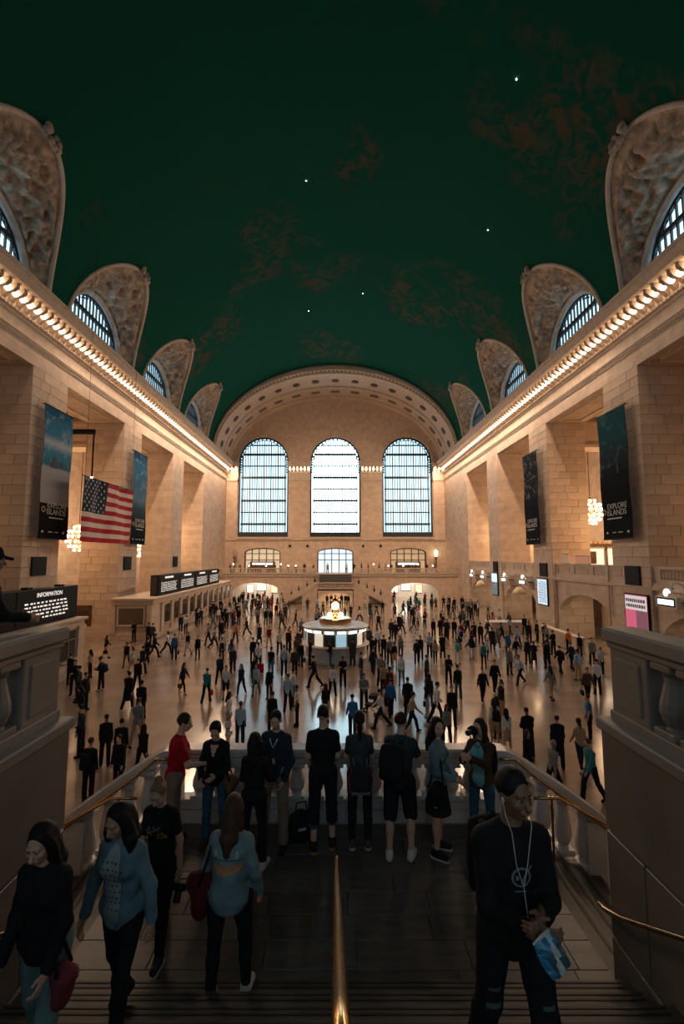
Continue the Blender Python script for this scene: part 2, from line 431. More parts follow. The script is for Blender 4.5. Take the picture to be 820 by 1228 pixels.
def ceiling_mat():
    m = bpy.data.materials.new('painted_sky_ceiling'); m.use_nodes = True; nt = m.node_tree; b = nt.nodes['Principled BSDF']; b.inputs['Roughness'].default_value = .85; b.inputs['Specular IOR Level'].default_value = .08
    tc = nt.nodes.new('ShaderNodeTexCoord'); out = tc.outputs['Object']
    n1 = nt.nodes.new('ShaderNodeTexNoise'); n1.inputs['Scale'].default_value = .10; n1.inputs['Detail'].default_value = 3; nt.links.new(out, n1.inputs['Vector'])
    n2 = nt.nodes.new('ShaderNodeTexNoise'); n2.inputs['Scale'].default_value = .9; n2.inputs['Detail'].default_value = 8; n2.inputs['Distortion'].default_value = 1.2; nt.links.new(out, n2.inputs['Vector'])
    r1 = nt.nodes.new('ShaderNodeValToRGB'); r1.color_ramp.elements[0].position = .54; r1.color_ramp.elements[1].position = .62
    r1.color_ramp.elements[0].color = (0, 0, 0, 1); r1.color_ramp.elements[1].color = (1, 1, 1, 1); nt.links.new(n1.outputs[0], r1.inputs[0])
    r2 = nt.nodes.new('ShaderNodeValToRGB'); r2.color_ramp.elements[0].position = .42; r2.color_ramp.elements[1].position = .62
    r2.color_ramp.elements[0].color = (0, 0, 0, 1); r2.color_ramp.elements[1].color = (.6, .6, .6, 1); nt.links.new(n2.outputs[0], r2.inputs[0])
    mu = nt.nodes.new('ShaderNodeMath'); mu.operation = 'MULTIPLY'; nt.links.new(r1.outputs[0], mu.inputs[0]); nt.links.new(r2.outputs[0], mu.inputs[1])
    mx = nt.nodes.new('ShaderNodeMixRGB'); mx.inputs[1].default_value = (.003, .064, .040, 1); mx.inputs[2].default_value = (.11, .055, .038, 1)
    nt.links.new(mu.outputs[0], mx.inputs[0]); nt.links.new(mx.outputs[0], b.inputs['Base Color'])
    return m
me = bpy.data.meshes.new('ceiling'); me.from_pydata(vs, [], fs); me.polygons.foreach_set('use_smooth', [True] * len(fs)); me.materials.append(ceiling_mat())
ceil_o = struct(link('ceiling', me), 'dark green painted star vault')
star_me = MB().ball((0, 0, 0), .04, 8, 5).mesh('star_lamp'); star_me.materials.append(emis('star', (.9, .95, 1.0), 14))
def vault_hit(px, py):
    d = ray(px, py); t = 5.
    while t < 90:
        p = Vector((0, 0, EYE)) + d * t
        if p.z > VZ and (p.x / VA) ** 2 + ((p.z - VZ) / VB) ** 2 > .992: return p
        t += .05
for px, py, w in ((619, 95, 'highest on the right of the vault'), (367, 217, 'beside the brown figure left of centre'), (585, 276, 'on the right above the lunettes'),
                  (370, 373, 'low over the end arch'), (435, 352, 'faint beside the lowest brown figure')):
    tag(link('ceiling_star', star_me, None, vault_hit(px, py)), 'tiny star lamp in the green ceiling, %s' % w, 'star lamp', 'star lamps in the vault')

# lunettes: window, ornamented shell, rim, cartouche
for sd in (-1, 1):
    for li, yc in enumerate(LUN[1:]):
        side = 'left' if sd < 0 else 'right'
        root = empty('lunette', (sd * W, yc, VZ)); struct(root, '%s lunette %s' % (side, ('nearest the stairs', 'second from the stairs', 'third from the stairs', 'farthest from the stairs')[li]))
        XW, RW, ZS = W + .8, 4.2, 24.8
        NS, NV = 110, 36; vs, fs = [], []
        def P(s_, v):
            a = PI * s_
            wy, wz = yc - RW * math.cos(a), ZS + RW * math.sin(a)
            oy = yc - LA * math.cos(a); oz = lun_z(oy); ph = math.asin(min(.999, (oz - VZ) / VB)); ox = VA * math.cos(ph)
            # the shell leaves the wall level, then climbs to the vault
            k = v ** 1.25
            return Vector((XW + (ox - XW) * v, wy + (oy - wy) * (v ** .8), wz + (oz - wz) * k))
        for i in range(NS + 1):
            for j in range(NV + 1):
                s_, v = i / NS, j / NV; p = P(s_, v)
                e = 1e-2; n = (P(min(1, s_ + e), v) - P(max(0, s_ - e), v)).cross(P(s_, min(1, v + e)) - P(s_, max(0, v - e)))
                if n.length > 1e-6: n.normalize()
                mask = max(0, min(1, (v - .12) / .1)) * max(0, min(1, (.88 - v) / .08)) * max(0, min(1, (s_ - .08) / .08)) * max(0, min(1, (.92 - s_) / .08))
                q = Vector((p.y * 1.6, p.z * 1.6, sd * 7 + yc))
                d = (1 - abs(mnoise.noise(q)) * 3.2) * .35 + (1 - abs(mnoise.noise(q * 2.1)) * 3) * .28
                if s_ > .3 and s_ < .7: d += .35 * max(0, 1 - ((s_ - .5) / .16) ** 2 - ((v - .55) / .3) ** 2)   # oval shield
                p = p - n * d * mask * .85
                vs.append((sd * (p.x - W), p.y - yc, p.z - VZ))
        for i in range(NS):
            for j in range(NV):
                a = i * (NV + 1) + j; fs.append((a, a + 1, a + NV + 2, a + NV + 1))
        me = bpy.data.meshes.new('shell'); me.from_pydata(vs, [], fs); me.polygons.foreach_set('use_smooth', [True] * len(fs)); me.materials.append(M_plaster)
        link('shell', me, root)
        L = lambda p: (sd * (p[0] - W), p[1] - yc, p[2] - VZ)
        rim = MB().tube([L(P(i / 40, 1.0)) for i in range(41)], .16, 6); rim.build('rim', M_trim, root, smooth=True)
        rev = MB().tube([L(P(i / 40, 0.0) + Vector((-.1, 0, 0))) for i in range(41)], .28, 8); rev.build('window_reveal', M_grey, root, smooth=True)
        tip = P(.5, 1.0); ca = MB()
        for k in range(9):
            a = k * 2.4; ca.ball(L(tip + Vector((-.25 + .1 * math.cos(a * 1.7), .62 * math.cos(a), .45 * math.sin(a) - .1))), (.2, .26, .22), 8, 5)
        ca.build('cartouche', M_plaster, root, smooth=True)
        # window
        T3 = lambda u, v, d: (sd * (XW + d - W), u, v - VZ)
        wn = empty('window'); wn.parent = root
        MB().prism(arch_outline(0, RW, ZS - .6, ZS, RW), T3, .30, .34).build('pane', M_skywin, wn)
        fr = MB()
        out_, inn = arch_outline(0, RW, ZS - .6, ZS, RW), arch_outline(0, RW - .34, ZS - .6, ZS, RW - .34)
        for (a, b, c, d) in zip(out_[:-1], out_[1:], inn[:-1], inn[1:]): fr.prism([a, b, d, c], T3, .1, .3)
        fr.build('frame', M_iron, wn)
        for k in range(-7, 8):
            u = k * .52; zt = ZS + math.sqrt(max(.01, (RW - .2) ** 2 - u * u))
            MB().prism([(u - .05, ZS - .6), (u + .05, ZS - .6), (u + .05, zt), (u - .05, zt)], T3, .12, .26).build('mullion', M_iron, wn)
        for zz, hh in ((ZS + 2.35, .16),):
            uu = math.sqrt((RW - .2) ** 2 - (zz - ZS) ** 2)
            MB().prism([(-uu, zz - hh), (uu, zz - hh), (uu, zz + hh), (-uu, zz + hh)], T3, .08, .28).build('transom', M_iron, wn)
        dots = MB()
        for k in range(26):
            a = PI * (k + .5) / 26; u, v = (RW - .55) * math.cos(a), ZS + (RW - .55) * math.sin(a)
            dots.prism([(u - .09, v - .06), (u + .09, v - .06), (u + .09, v + .06), (u - .09, v + .06)], T3, .06, .12)
        dots.build('iron_scroll', M_iron, wn)
    struct(MB().box(sd * (W + 1.6), sd * (W + 2.2), -14, DEND, 23.4, 40).build('wall_upper', M_stone), 'upper %s wall behind the lunettes' % ('left' if sd < 0 else 'right'))

# ================================================================== END WALL
WIN_X = (-12.85, 0, 12.85)
T3E = lambda u, d, z: (u, DEND + d, z)
mb = MB(); holes = []
for c in WIN_X: holes += [(c, 4.45, 10.6, 24.15, 4.45), (c, 3.2, 4.35, 7.8, .85)]
arch_panel(mb, -W - .5, W + .5, 0, 38, holes, 0, 1.0, T3E)
endw = struct(mb.build('wall_end', M_stone_x), 'far end wall of limestone with three tall arched windows')
struct(MB().box(-30, 30, DEND + 4, DEND + 4.6, 0, 40).build('wall_outer', M_stone), 'wall behind the far shops')
struct(MB().box(-W - 3, W + 3, DEND + 1, DEND + 4, 9.2, 9.6).build('ceiling_shops', M_stone), 'ceiling of the rooms behind the far balcony')
P3E = lambda u, v, d: (u, DEND + d, v)
for wi, c in enumerate(WIN_X):
    hw, zb, zs = 4.45, 10.6, 24.15
    root = empty('window_%d' % (wi + 1), (c, DEND, zb)); struct(root, ('left tall arched window with iron grid', 'centre tall arched window, brightest of three', 'right tall arched window with iron grid')[wi])
    Q = lambda u, v, d: (u, d, v - zb)
    rows = [zb + 1.3, 12.9, 15.0, 17.1, 19.2, 21.3, 23.4, 25.5, 27.2]
    pm = M_skywin_c if wi == 1 else M_skywin
    # panes, one for each row between the walkways
    zz = [zb + .9] + rows[1:]
    for a, b in zip(zz[:-1], zz[1:]):
        def hwz(z): return hw - .1 if z <= zs else math.sqrt(max(.05, (hw - .1) ** 2 - (z - zs) ** 2))
        n = 5; pts = [(hwz(a + (b - a) * i / n), a + (b - a) * i / n) for i in range(n + 1)]
        MB().prism(pts + [(-u, v) for u, v in reversed(pts)], Q, .62, .66).build('pane', pm, root)
    a = rows[-1]; ha = math.sqrt((hw - .1) ** 2 - (a - zs) ** 2); a0 = math.atan2(a - zs, ha)
    MB().prism([((hw - .1) * math.cos(a0 + (PI - 2 * a0) * i / 12), zs + (hw - .1) * math.sin(a0 + (PI - 2 * a0) * i / 12)) for i in range(13)], Q, .62, .66).build('pane', pm, root)
    fr = MB(); o_, i_ = arch_outline(0, hw, zb, zs, hw), arch_outline(0, hw - .24, zb, zs, hw - .24)
    for (p, q, r_, t_) in zip(o_[:-1], o_[1:], i_[:-1], i_[1:]): fr.prism([p, q, t_, r_], Q, .2, .62)
    fr.build('frame', M_iron, root)
    fr = MB(); o_, i_ = arch_outline(0, hw - .42, zb, zs, hw - .42), arch_outline(0, hw - .52, zb, zs, hw - .52)
    for (p, q, r_, t_) in zip(o_[:-1], o_[1:], i_[:-1], i_[1:]): fr.prism([p, q, t_, r_], Q, .4, .6)
    for k in range(30):      # little bars of the border
        z = zb + 1 + k * .45; fr.box(-hw + .1, -hw + .5, .45, .6, z, z + .2); fr.box(hw - .5, hw - .1, .45, .6, z, z + .2)
    for k in range(18):
        a = PI * (k + .5) / 18; u, v = (hw - .3) * math.cos(a), zs + (hw - .3) * math.sin(a); fr.box(u - .13, u + .13, .45, .6, v - zb - .1, v - zb + .1)
    fr.build('border', M_iron, root)
    for i, z in enumerate(rows[1:]):
        hx = hw - .4 if z <= zs else math.sqrt(max(.05, (hw - .4) ** 2 - (z - zs) ** 2)); th = .19 if i % 2 == 0 else .10
        MB().box(-hx, hx, .3, .6, z - zb - th, z - zb + th).build('transom', M_iron, root)
    for k in range(-9, 10):
        u = k * .42; zt = zs + math.sqrt(max(.05, (hw - .45) ** 2 - u * u)); wd_ = .085 if k % 3 == 0 else .055
        MB().box(u - wd_, u + wd_, .42, .58, .9, zt - zb).build('mullion', M_iron, root)
    MB().box(-hw, hw, .1, .75, 0, .85).build('bottom_rail', M_iron, root)
    MB().box(-hw - .25, hw + .25, -.35, .8, -.35, 0).box(-hw - .1, hw + .1, -.2, .5, -.6, -.35).build('sill', M_trim, root)
    kb = MB().box(-.55, .55, -.35, .1, 28.75 - zb, 29.5 - zb).box(-.7, .7, -.45, .1, 29.5 - zb, 29.75 - zb); kb.build('keystone', M_trim, root)
    ar = MB(); o_, i_ = arch_outline(0, hw + .45, zs, zs, hw + .45), arch_outline(0, hw, zs, zs, hw)
    for (p, q, r_, t_) in zip(o_[1:-2], o_[2:-1], i_[1:-2], i_[2:-1]): ar.prism([p, q, t_, r_], Q, -.12, .1)
    ar.build('archivolt', M_trim, root)
    # small arched opening on the balcony below it
    r2 = empty('door_%d' % (wi + 1), (c, DEND, 4.35)); struct(r2, ('lit arched shopfront on the far balcony, left', 'glazed arched doorway on the far balcony, centre', 'lit arched restaurant front on the far balcony, right')[wi])
    gm = emis('shop_glow_%d' % wi, ((1, .78, .5), (.75, .9, 1.0), (1, .72, .42))[wi], (.55, 1.0, .35)[wi])
    Q2 = lambda u, v, d: (u, d, v - 4.35)
    MB().prism(arch_outline(0, 3.15, 4.35, 7.8, .85), Q2, .7, .74).build('pane', gm, r2)
    fr = MB()
    for u in (-3.1, -1.9, -.65, .65, 1.9, 3.1): fr.box(u - .07, u + .07, .45, .7, 0, 3.4 + .85 * math.sqrt(max(0, 1 - (u / 3.15) ** 2)))
    for z in (2.2, 3.3): fr.box(-3.1, 3.1, .45, .7, z - .06, z + .06)
    o_, i_ = arch_outline(0, 3.2, 4.35, 7.8, .85), arch_outline(0, 3.0, 4.35, 7.8, .68)
    for (p, q, r_, t_) in zip(o_[:-1], o_[1:], i_[:-1], i_[1:]): fr.prism([p, q, t_, r_], Q2, .3, .7)
    if wi != 1: fr.box(-2.2, 2.2, .3, .68, 0, 1.9)
    fr.build('frame', M_wood, r2)
    if wi != 1:
        MB().box(-1.8, 1.8, .22, .3, 1.35, 1.7).build('lit_sign', emis('shop_sign', (.8, .9, 1.0), 1.6), r2)
# entablature blocks between the windows, with their own bulbs
for x0, x1 in ((-8.4, -4.5), (4.5, 8.4), (-W, -17.35), (17.35, W)):
    o = MB().box(x0, x1, DEND - .35, DEND + .2, 20.6, 21.1).box(x0, x1, DEND - .2, DEND + .2, 21.1, 22.0).box(x0 - .1, x1 + .1, DEND - 1.1, DEND + .2, 23.05, 23.6).box(x0 - .2, x1 + .2, DEND - 1.25, DEND + .2, 23.6, 23.9).box(x0, x1, DEND - .3, DEND + .2, 22.0, 23.05).build('trim_entablature', M_trim)
    struct(o, 'short cornice with bulbs on the far wall')
    n = int((x1 - x0) / .65); p = (x1 - x0) / n
    for k in range(n):
        link('bulb', bulb_me, o, (x0 + p * (k + .5), DEND - .62, 22.66))
        link('bracket', bracket_me, o, (x0 + p * k + .05, DEND - .25, 23.05), (0, 0, R(90)))
    struct(MB().box(x0 + .1, x1 - .1, DEND - .2, DEND + .2, 10.0, 20.6).build('trim_pier', M_stone_x), 'pier between the tall windows')

# the great arch in front of the end wall: stepped soffit with rosettes
prof = [(70.4, .0), (70.2, .35), (70.2, .9), (70.9, 1.0), (70.9, 1.25), (71.6, 1.35), (71.6, 1.2), (75.8, 1.45), (75.8, 1.7), (76.2, 1.7), (76.2, 1.6), (79.0, 1.95), (79.0, 2.2), (79.5, 2.25), (79.5, 2.1), (80.7, 2.2)]
NA = 64; vs, fs = [], []
def arch_pt(a, y, ins, out=0.0):
    return Vector((-(VA - ins * .35 + out) * math.cos(a), y, VZ + (VB - ins + out) * math.sin(a)))
for i in range(NA + 1):
    for y, ins in prof: vs.append(arch_pt(PI * i / NA, y, ins))
n = len(prof)
for i in range(NA):
    for j in range(n - 1): fs.append((i * n + j, i * n + j + 1, (i + 1) * n + j + 1, (i + 1) * n + j))
me = bpy.data.meshes.new('trim_great_arch'); me.from_pydata(vs, [], fs); me.materials.append(M_trim)
arch_o = struct(link('trim_great_arch', me), 'wide coffered arch in front of the far windows')
ros_me = MB().lathe([(.62, 0), (.62, .10), (.5, .12), (.42, .02), (.3, .02), (.22, .16), (.0, .2)], 12).mesh('rosette'); ros_me.materials.append(mat('rosette_bronze', (.10, .07, .045), .5)); 
pan_me = MB().cbox(-.75, .75, -.45, .45, 0, .09, .03).cbox(-.3, .3, -.3, .3, .05, .16, .03).mesh('ornament_panel'); pan_me.materials.append(mat('ornament_dark', (.20, .15, .11), .7))
bead_me = MB().cbox(-.16, .16, -.16, .16, 0, .12, .03).mesh('bead'); bead_me.materials.append(mat('ornament_dark', (.2, .15, .11)))
def place_on_arch(me_, a, y, ins, nm):
    p = arch_pt(a, y, ins); t = (arch_pt(a + .01, y, ins) - arch_pt(a - .01, y, ins)).normalized(); yv = Vector((0, 1, 0)); nrm = t.cross(yv); nrm.normalize()
    if nrm.z > 0: nrm = -nrm
    o = link(nm, me_, arch_o); o.matrix_world = Matrix.Translation(p) @ Matrix((t, nrm.cross(t), nrm)).transposed().to_4x4(); return o
for k in range(17): place_on_arch(ros_me, PI * (k + 1) / 18, 73.7, 1.33, 'rosette')
for k in range(17): place_on_arch(pan_me, PI * (k + .5) / 17, 77.6, 1.78, 'ornament_panel')
for k in range(90): place_on_arch(bead_me, PI * (k + .5) / 90, 70.55, .96, 'bead')
# rear wall behind the photographer
mb = MB(); arch_panel(mb, -30, 30, 0, 40, [(c, 4.45, 10.6, 24.15, 4.45) for c in WIN_X], 0, .6, lambda u, d, z: (u, -14 - d, z))
struct(mb.build('wall_rear', M_stone_x), 'wall behind the near balcony')
for wi, c in enumerate(WIN_X):       # the near wall has the same three windows
    r2 = empty('window_%d' % (wi + 4), (c, -14.3, 10.6)); struct(r2, 'tall arched window in the wall behind the stairs')
    MB().prism([(u, v - 10.6) for u, v in arch_outline(0, 4.4, 10.6, 24.15, 4.4)], lambda u, v, d: (u, d, v), -.2, -.15).build('pane', emis('rear_daylight', (.60, .86, 1.0), 1.1), r2)
    for k in range(-4, 5): MB().box(k * .95 - .06, k * .95 + .06, -.1, .05, 0, 13.5 + math.sqrt(4.4 ** 2 - (k * .95) ** 2)).build('mullion', M_iron, r2)
    for k in range(1, 8): MB().box(-4.3, 4.3, -.1, .05, k * 1.9 - .08, k * 1.9 + .08).build('transom', M_iron, r2)
# ================================================================== BALUSTRADES AND STAIRS
BAL_PROF = [(.115, 0), (.115, .05), (.06, .06), (.055, .09), (.085, .14), (.115, .22), (.105, .30), (.06, .40), (.045, .47), (.06, .50), (.06, .53), (.11, .54), (.11, .60)]
def baluster_mesh(h, k=1.0, seg=12):
    return MB().lathe([(r * k, z * h / .60) for r, z in BAL_PROF], seg).mesh('baluster', True)
HEAVY = [(.085, .06), (.075, .09), (.10, .12), (.128, .20), (.125, .27), (.10, .36), (.08, .44), (.078, .49), (.095, .51), (.095, .54)]
def sq_baluster_mesh(h, k=1.0):
    """heavy stone baluster: square blocks above and below a turned vase"""
    mb = MB().lathe([(r * k, z * h / .60) for r, z in HEAVY], 14, cap=False)
    mb.cbox(-.13 * k, .13 * k, -.13 * k, .13 * k, 0, .06 * h / .6, .01).cbox(-.13 * k, .13 * k, -.13 * k, .13 * k, h - .06 * h / .6, h, .01)
    return mb.mesh('baluster')
def stair_group(nm, label, sgn, yf, yb, zl, hl, tread, rise, end_x, detail):
    """landing with a front balustrade at yf and flights going down to both sides; sgn=+1: front towards +y"""
    root = empty(nm, (0, yf, 0)); struct(root, label)
    Y = lambda d: -d * sgn               # depth behind the front line, local
    mG, mL = M_grey, M_greylt
    width = abs(yf - yb)
    # flights
    n = int(round(zl / rise)); rise = zl / n
    for sd in (-1, 1):
        for k in range(1, n):
            x0 = hl + .3 + tread * (k - 1); z = zl - rise * k
            MB().cbox(sd * x0, sd * (x0 + tread + .03), Y(.28), Y(width), max(0, z - rise * 1.6), z, .012).build('step', M_stepdk, root)
            MB().box(sd * (x0 + tread - .06), sd * (x0 + tread - .02), Y(.35), Y(width - .1), z - .005, z + .006).build('nosing', M_nosing, root)
    # front wall of the landing and the sloping stringers
    fl = [(-hl - .3, 0), (hl + .3, 0), (hl + .3, zl), (-hl - .3, zl)]
    if detail:
        MB().box(-hl - .3, hl + .3, Y(.05), Y(.22), 0, zl - .02).build('front_wall', mG, root)
    else:
        mb = MB(); arch_panel(mb, -hl - 2.0, hl + 2.0, 0, zl - 1.1, [(0, 2.9, 0, .95, .95)] if False else [], Y(0), Y(.3), lambda u, d, z: (u, d, z)) if False else None
    L = end_x - hl
    zend = zl - L / tread * rise
    for sd in (-1, 1):
        pl = [(sd * (hl + .25), 0), (sd * end_x, 0), (sd * end_x, zend + .05), (sd * (hl + .25), zl + .05)]
        if detail: MB().prism(pl, lambda u, v, d: (u, Y(d), v), .03, .27).build('stringer', mL, root)
    return root, Y, zend

# ---- near stairs: the landing in front of the photographer
LZ0 = 3.24; HL = 2.35; YF = 7.42; YB = 4.7
BALC = 5.55
near, YN, zend = stair_group('stairs_near', 'near stone landing and side flights below the photographer', 1, YF, YB, LZ0, HL, .30, .17, 3.95, True)
struct(near)
MB().box(-HL - .28, HL + .28, YN(.2), YN(YF - 4.45), 2.9, LZ0 - .045).build('landing_bed', M_nosing, near)
ty = YN(.24); row = 0
tile_cache = {}
y = YF - .24
while y > 4.46:
    d = .342; x = -HL - .28 - (.5 if row % 2 else .15) + random.uniform(-.1, .1)
    while x < HL + .28:
        Lt = random.choice((.92, 1.02, 1.12)); xa, xb = max(x, -HL - .28), min(x + Lt, HL + .28)
        if xb - xa > .05:
            MB().cbox(xa + .003, xb - .003, y - d + .003, y - .003, LZ0 - .05, LZ0 - random.uniform(0, .002), .003).build('floor_slab', random.choice(M_tile_v), near, loc=(0, -YF, 0))
        x += Lt
    y -= d; row += 1
# middle flight rising towards the photographer
NK = 14; RK = (BALC - LZ0) / NK
for k in range(1, NK + 1):
    y1 = 4.5 - .30 * (k - 1); y0 = y1 - .33 if k < NK else y1 - 16
    z = LZ0 + RK * k
    MB().cbox(-2.65, 2.65, y0 - YF, y1 - YF, z - RK * 1.5, z, .012).build('step', M_stepdk, near)
    for q in (.03, .075):
        MB().box(-2.55, 2.55, y1 - q - .018 - YF, y1 - q - YF, z - .004, z + .004).build('nosing', M_nosing, near)
# plinth of the front balustrade in two courses of blocks
for zc, hh, off in ((LZ0 + .09, .18, 0), (LZ0 + .245, .12, .3)):
    x = -HL - off
    while x < HL:
        xa, xb = max(x, -HL), min(x + .62, HL)
        if xb - xa > .03: MB().cbox(xa + .003, xb - .003, YN(.02), YN(.23 - (.015 if off else 0)), zc - hh / 2 + .003, zc + hh / 2, .006).build('plinth_block', M_greylt, near)
        x += .62
MB().cbox(-HL, HL, YN(.0), YN(.24), LZ0 + .305, LZ0 + .34, .012).build('plinth_cap', M_greylt, near)
bm_ = sq_baluster_mesh(.50, .95); bm_.materials.append(M_greylt)
nb = 15
for k in range(nb):
    x = -HL + .30 + (2 * HL - .6) * k / (nb - 1)
    link('baluster', bm_, near, (x, YN(.12), LZ0 + .34))
MB().cbox(-HL - .02, HL + .02, YN(-.03), YN(.27), LZ0 + .93, LZ0 + 1.06, .03).cbox(-HL, HL, YN(0), YN(.24), LZ0 + .84, LZ0 + .93, .015).build('top_rail', M_greylt, near)
for sd in (-1, 1):
    MB().cbox(sd * (HL - .02), sd * (HL + .28), YN(-.02), YN(.26), LZ0, LZ0 + .86, .012).build('corner_pier', M_greylt, near)
    MB().cbox(sd * (3.72), sd * (4.02), YN(-.02), YN(.26), 0, zend + .93, .015).build('end_pier', M_greylt, near)
    # sloping rail, swept along a soft curve
    pts = [(HL + .02, LZ0 + 1.0), (HL + .22, LZ0 + .985)]
    for i in range(9):
        t = i / 8; x = HL + .3 + (4.05 - HL - .3) * t; pts.append((x, LZ0 + .95 - (LZ0 - zend) * .93 * t - .10 * t * t))
    up = [(sd * x, z + .06) for x, z in pts]; lo = [(sd * x, z - .09) for x, z in reversed(pts)]
    mb = MB()
    for i in range(len(pts) - 1):
        (xa, za), (xb, zb) = pts[i], pts[i + 1]
        mb.prism([(sd * xa, za - .10), (sd * xb, zb - .10), (sd * xb, zb + .06), (sd * xa, za + .06)], lambda u, v, d: (u, YN(d), v), -.03, .27)
    mb.build('sloping_rail', M_greylt, near)
    for k in range(4):
        x = HL + .48 + k * .30; zt = LZ0 + .85 - (LZ0 - zend) * .93 * (x - HL - .3) / (4.05 - HL - .3); zb_ = LZ0 - (LZ0 - zend) * (x - HL - .25) / (3.95 - HL - .25) + .10
        link('baluster', bm_, near, (sd * x, YN(.12), zb_)).scale = (1, 1, max(.5, (zt - zb_) / .5))
    # brass handrails: one on the coping, one lower along the flight
    hr = empty('brass_handrail', (sd * (HL + .1), YF - .33, LZ0)); 
    top = [(sd * (x - HL - .1), 0, z - LZ0 - .02) for x, z in [(HL + .05, LZ0 + .98), (HL + .32, LZ0 + .98)] + [(HL + .3 + t * (4.0 - HL - .3), LZ0 + .93 - (LZ0 - zend) * .93 * t - .1 * t * t) for t in (.25, .5, .75, 1)]]
    MB().tube(top, .022, 10).build('rail', M_brass, hr, smooth=True)
    for p in (top[1], top[3], top[-1]): MB().tube([p, (p[0], .10, p[2] - .02)], .012, 6).build('bracket', M_brass, hr)
    MB().ball(top[0], .032, 10, 7).build('end_knob', M_brass, hr, smooth=True)
    tag(hr, 'brass handrail fixed to the %s sloping balustrade' % ('left' if sd < 0 else 'right'), 'handrail')
    h2 = empty('brass_handrail', (sd * 3.0, YF - .75, LZ0))
    pts2 = [(sd * -.25, 0, .62), (sd * .1, 0, .62), (sd * 1.5, 0, -.12), (sd * 1.62, 0, -.14)]
    MB().tube(pts2, .021, 10).build('rail', M_brass, h2, smooth=True)
    for q, zz in ((.0, .62), (1.35, -.04)):
        zg = -.17 * math.ceil(max(0, q + .35) / .3) ; MB().tube([(sd * q, 0, zz), (sd * q, 0, zg - .05)], .016, 8).build('post', M_bronze, h2)
    tag(h2, 'low brass handrail on posts along the %s flight' % ('left' if sd < 0 else 'right'), 'handrail')

# side walls of the stair opening with the balcony balustrade on top
for sd in (-1, 1):
    side = 'left' if sd < 0 else 'right'
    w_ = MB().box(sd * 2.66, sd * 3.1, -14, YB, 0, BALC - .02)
    o = struct(w_.build('wall_stair_%s' % side, mat('vignetted_wall_stone', (.21, .185, .165), .5, var=.15, scale=1.5, bump=.05)), 'stone wall with vignette-darkened colour flanking the %s of the stairs' % side)  # stone colour lowered to stand in for vignette shade at the frame edge
    # wide slabs proud of the wall face
    for zz0, zz1, offs in ((BALC - .96, BALC - .03, 1.25), (BALC - 1.92, BALC - .98, .55), (LZ0 - .6, BALC - 1.94, 1.5)):
        y = YB
        first = True
        while y > .2:
            y0 = y - (offs if first else 1.9); first = False
            MB().cbox(sd * 2.63, sd * 2.68, y0 + .006, y - .004, zz0, zz1, .008).build('wall_slab', M_pier if False else mat('vignetted_slab_stone', (.19, .17, .15), .42, var=.16, scale=1.4), o)  # slabs carry the same painted-in vignette darkening as the wall
            y = y0
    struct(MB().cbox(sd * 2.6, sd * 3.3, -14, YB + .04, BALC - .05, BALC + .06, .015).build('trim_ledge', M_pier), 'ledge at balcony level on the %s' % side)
    root = empty('balcony_balustrade', (sd * 2.86, YB, BALC)); struct(root, 'stone balcony balustrade beside the stairs, %s' % side)
    MB().cbox(-.09 - .02, .09 + .02, -.56, -.02, .06, .80, .012).build('end_pier', M_pier, root)
    MB().cbox(-.05, .05, -.47, -.11, .2, .66, .01).build('sunk_panel', M_pier, root, loc=(-sd * .075, 0, 0))
    MB().cbox(-.17, .17, -14, .03, .80, .94, .025).cbox(-.13, .13, -14, 0, .74, .80, .012).build('top_rail', M_pier, root)
    MB().cbox(-.13, .13, -14, 0, .0, .14, .012).build('plinth', M_pier, root)
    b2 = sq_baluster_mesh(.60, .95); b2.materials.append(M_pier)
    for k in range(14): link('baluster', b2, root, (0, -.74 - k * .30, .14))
    MB().cbox(-.09, .09, -5.4, -4.9, .06, .80, .012).build('end_pier', M_pier, root)
    struct(MB().box(sd * 2.7, sd * W, -14, YB, BALC - .5, BALC).build('floor_balcony_%s' % side, M_pier), 'near balcony floor on the %s' % side)
    struct(MB().box(sd * 3.1, sd * W, YB - .6, YB - .02, 0, BALC - .3).build('wall_balcony_%s' % side, M_stone_x), 'front wall of the near balcony on the %s' % side)
    # handrail on the stair wall
    hw_ = empty('wall_handrail', (sd * 2.55, 4.75, LZ0 + .62)); q = [(0, 0, 0), (0, -.08, .005)] + [(0, -.35 - .3 * k, .12 + RK * k) for k in range(12)]
    MB().tube(q, .02, 8).build('rail', M_brass, hw_, smooth=True)
    for k in (1, 6, 11): MB().tube([q[k], (sd * .10, q[k][1], q[k][2] - .04)], .012, 6).build('bracket', M_bronze, hw_)
    tag(hw_, 'brass handrail on the darkened %s stair wall' % side, 'handrail')
# centre handrail
ch = empty('center_handrail', (.012, 4.93, LZ0)); q = [(0, .05, .84), (0, .03, .90), (0, -.10, .915)] + [(0, -.42 - .3 * k, 1.06 + RK * k) for k in range(13)]
MB().tube(q, .022, 10).build('rail', M_brass, ch, smooth=True)
MB().tube([(0, 0, .0), (0, 0, .89)], .017, 8).build('post', M_bronze, ch)
MB().lathe([(.075, 0), (.075, .012), (.03, .025)], 14).build('base_plate', M_bronze, ch)
MB().tube([(0, -2.0, RK * 6 - .1), (0, -2.0, 1.06 + RK * 5.3)], .017, 8).build('post', M_bronze, ch)
tag(ch, 'single brass centre handrail standing on the landing', 'handrail')

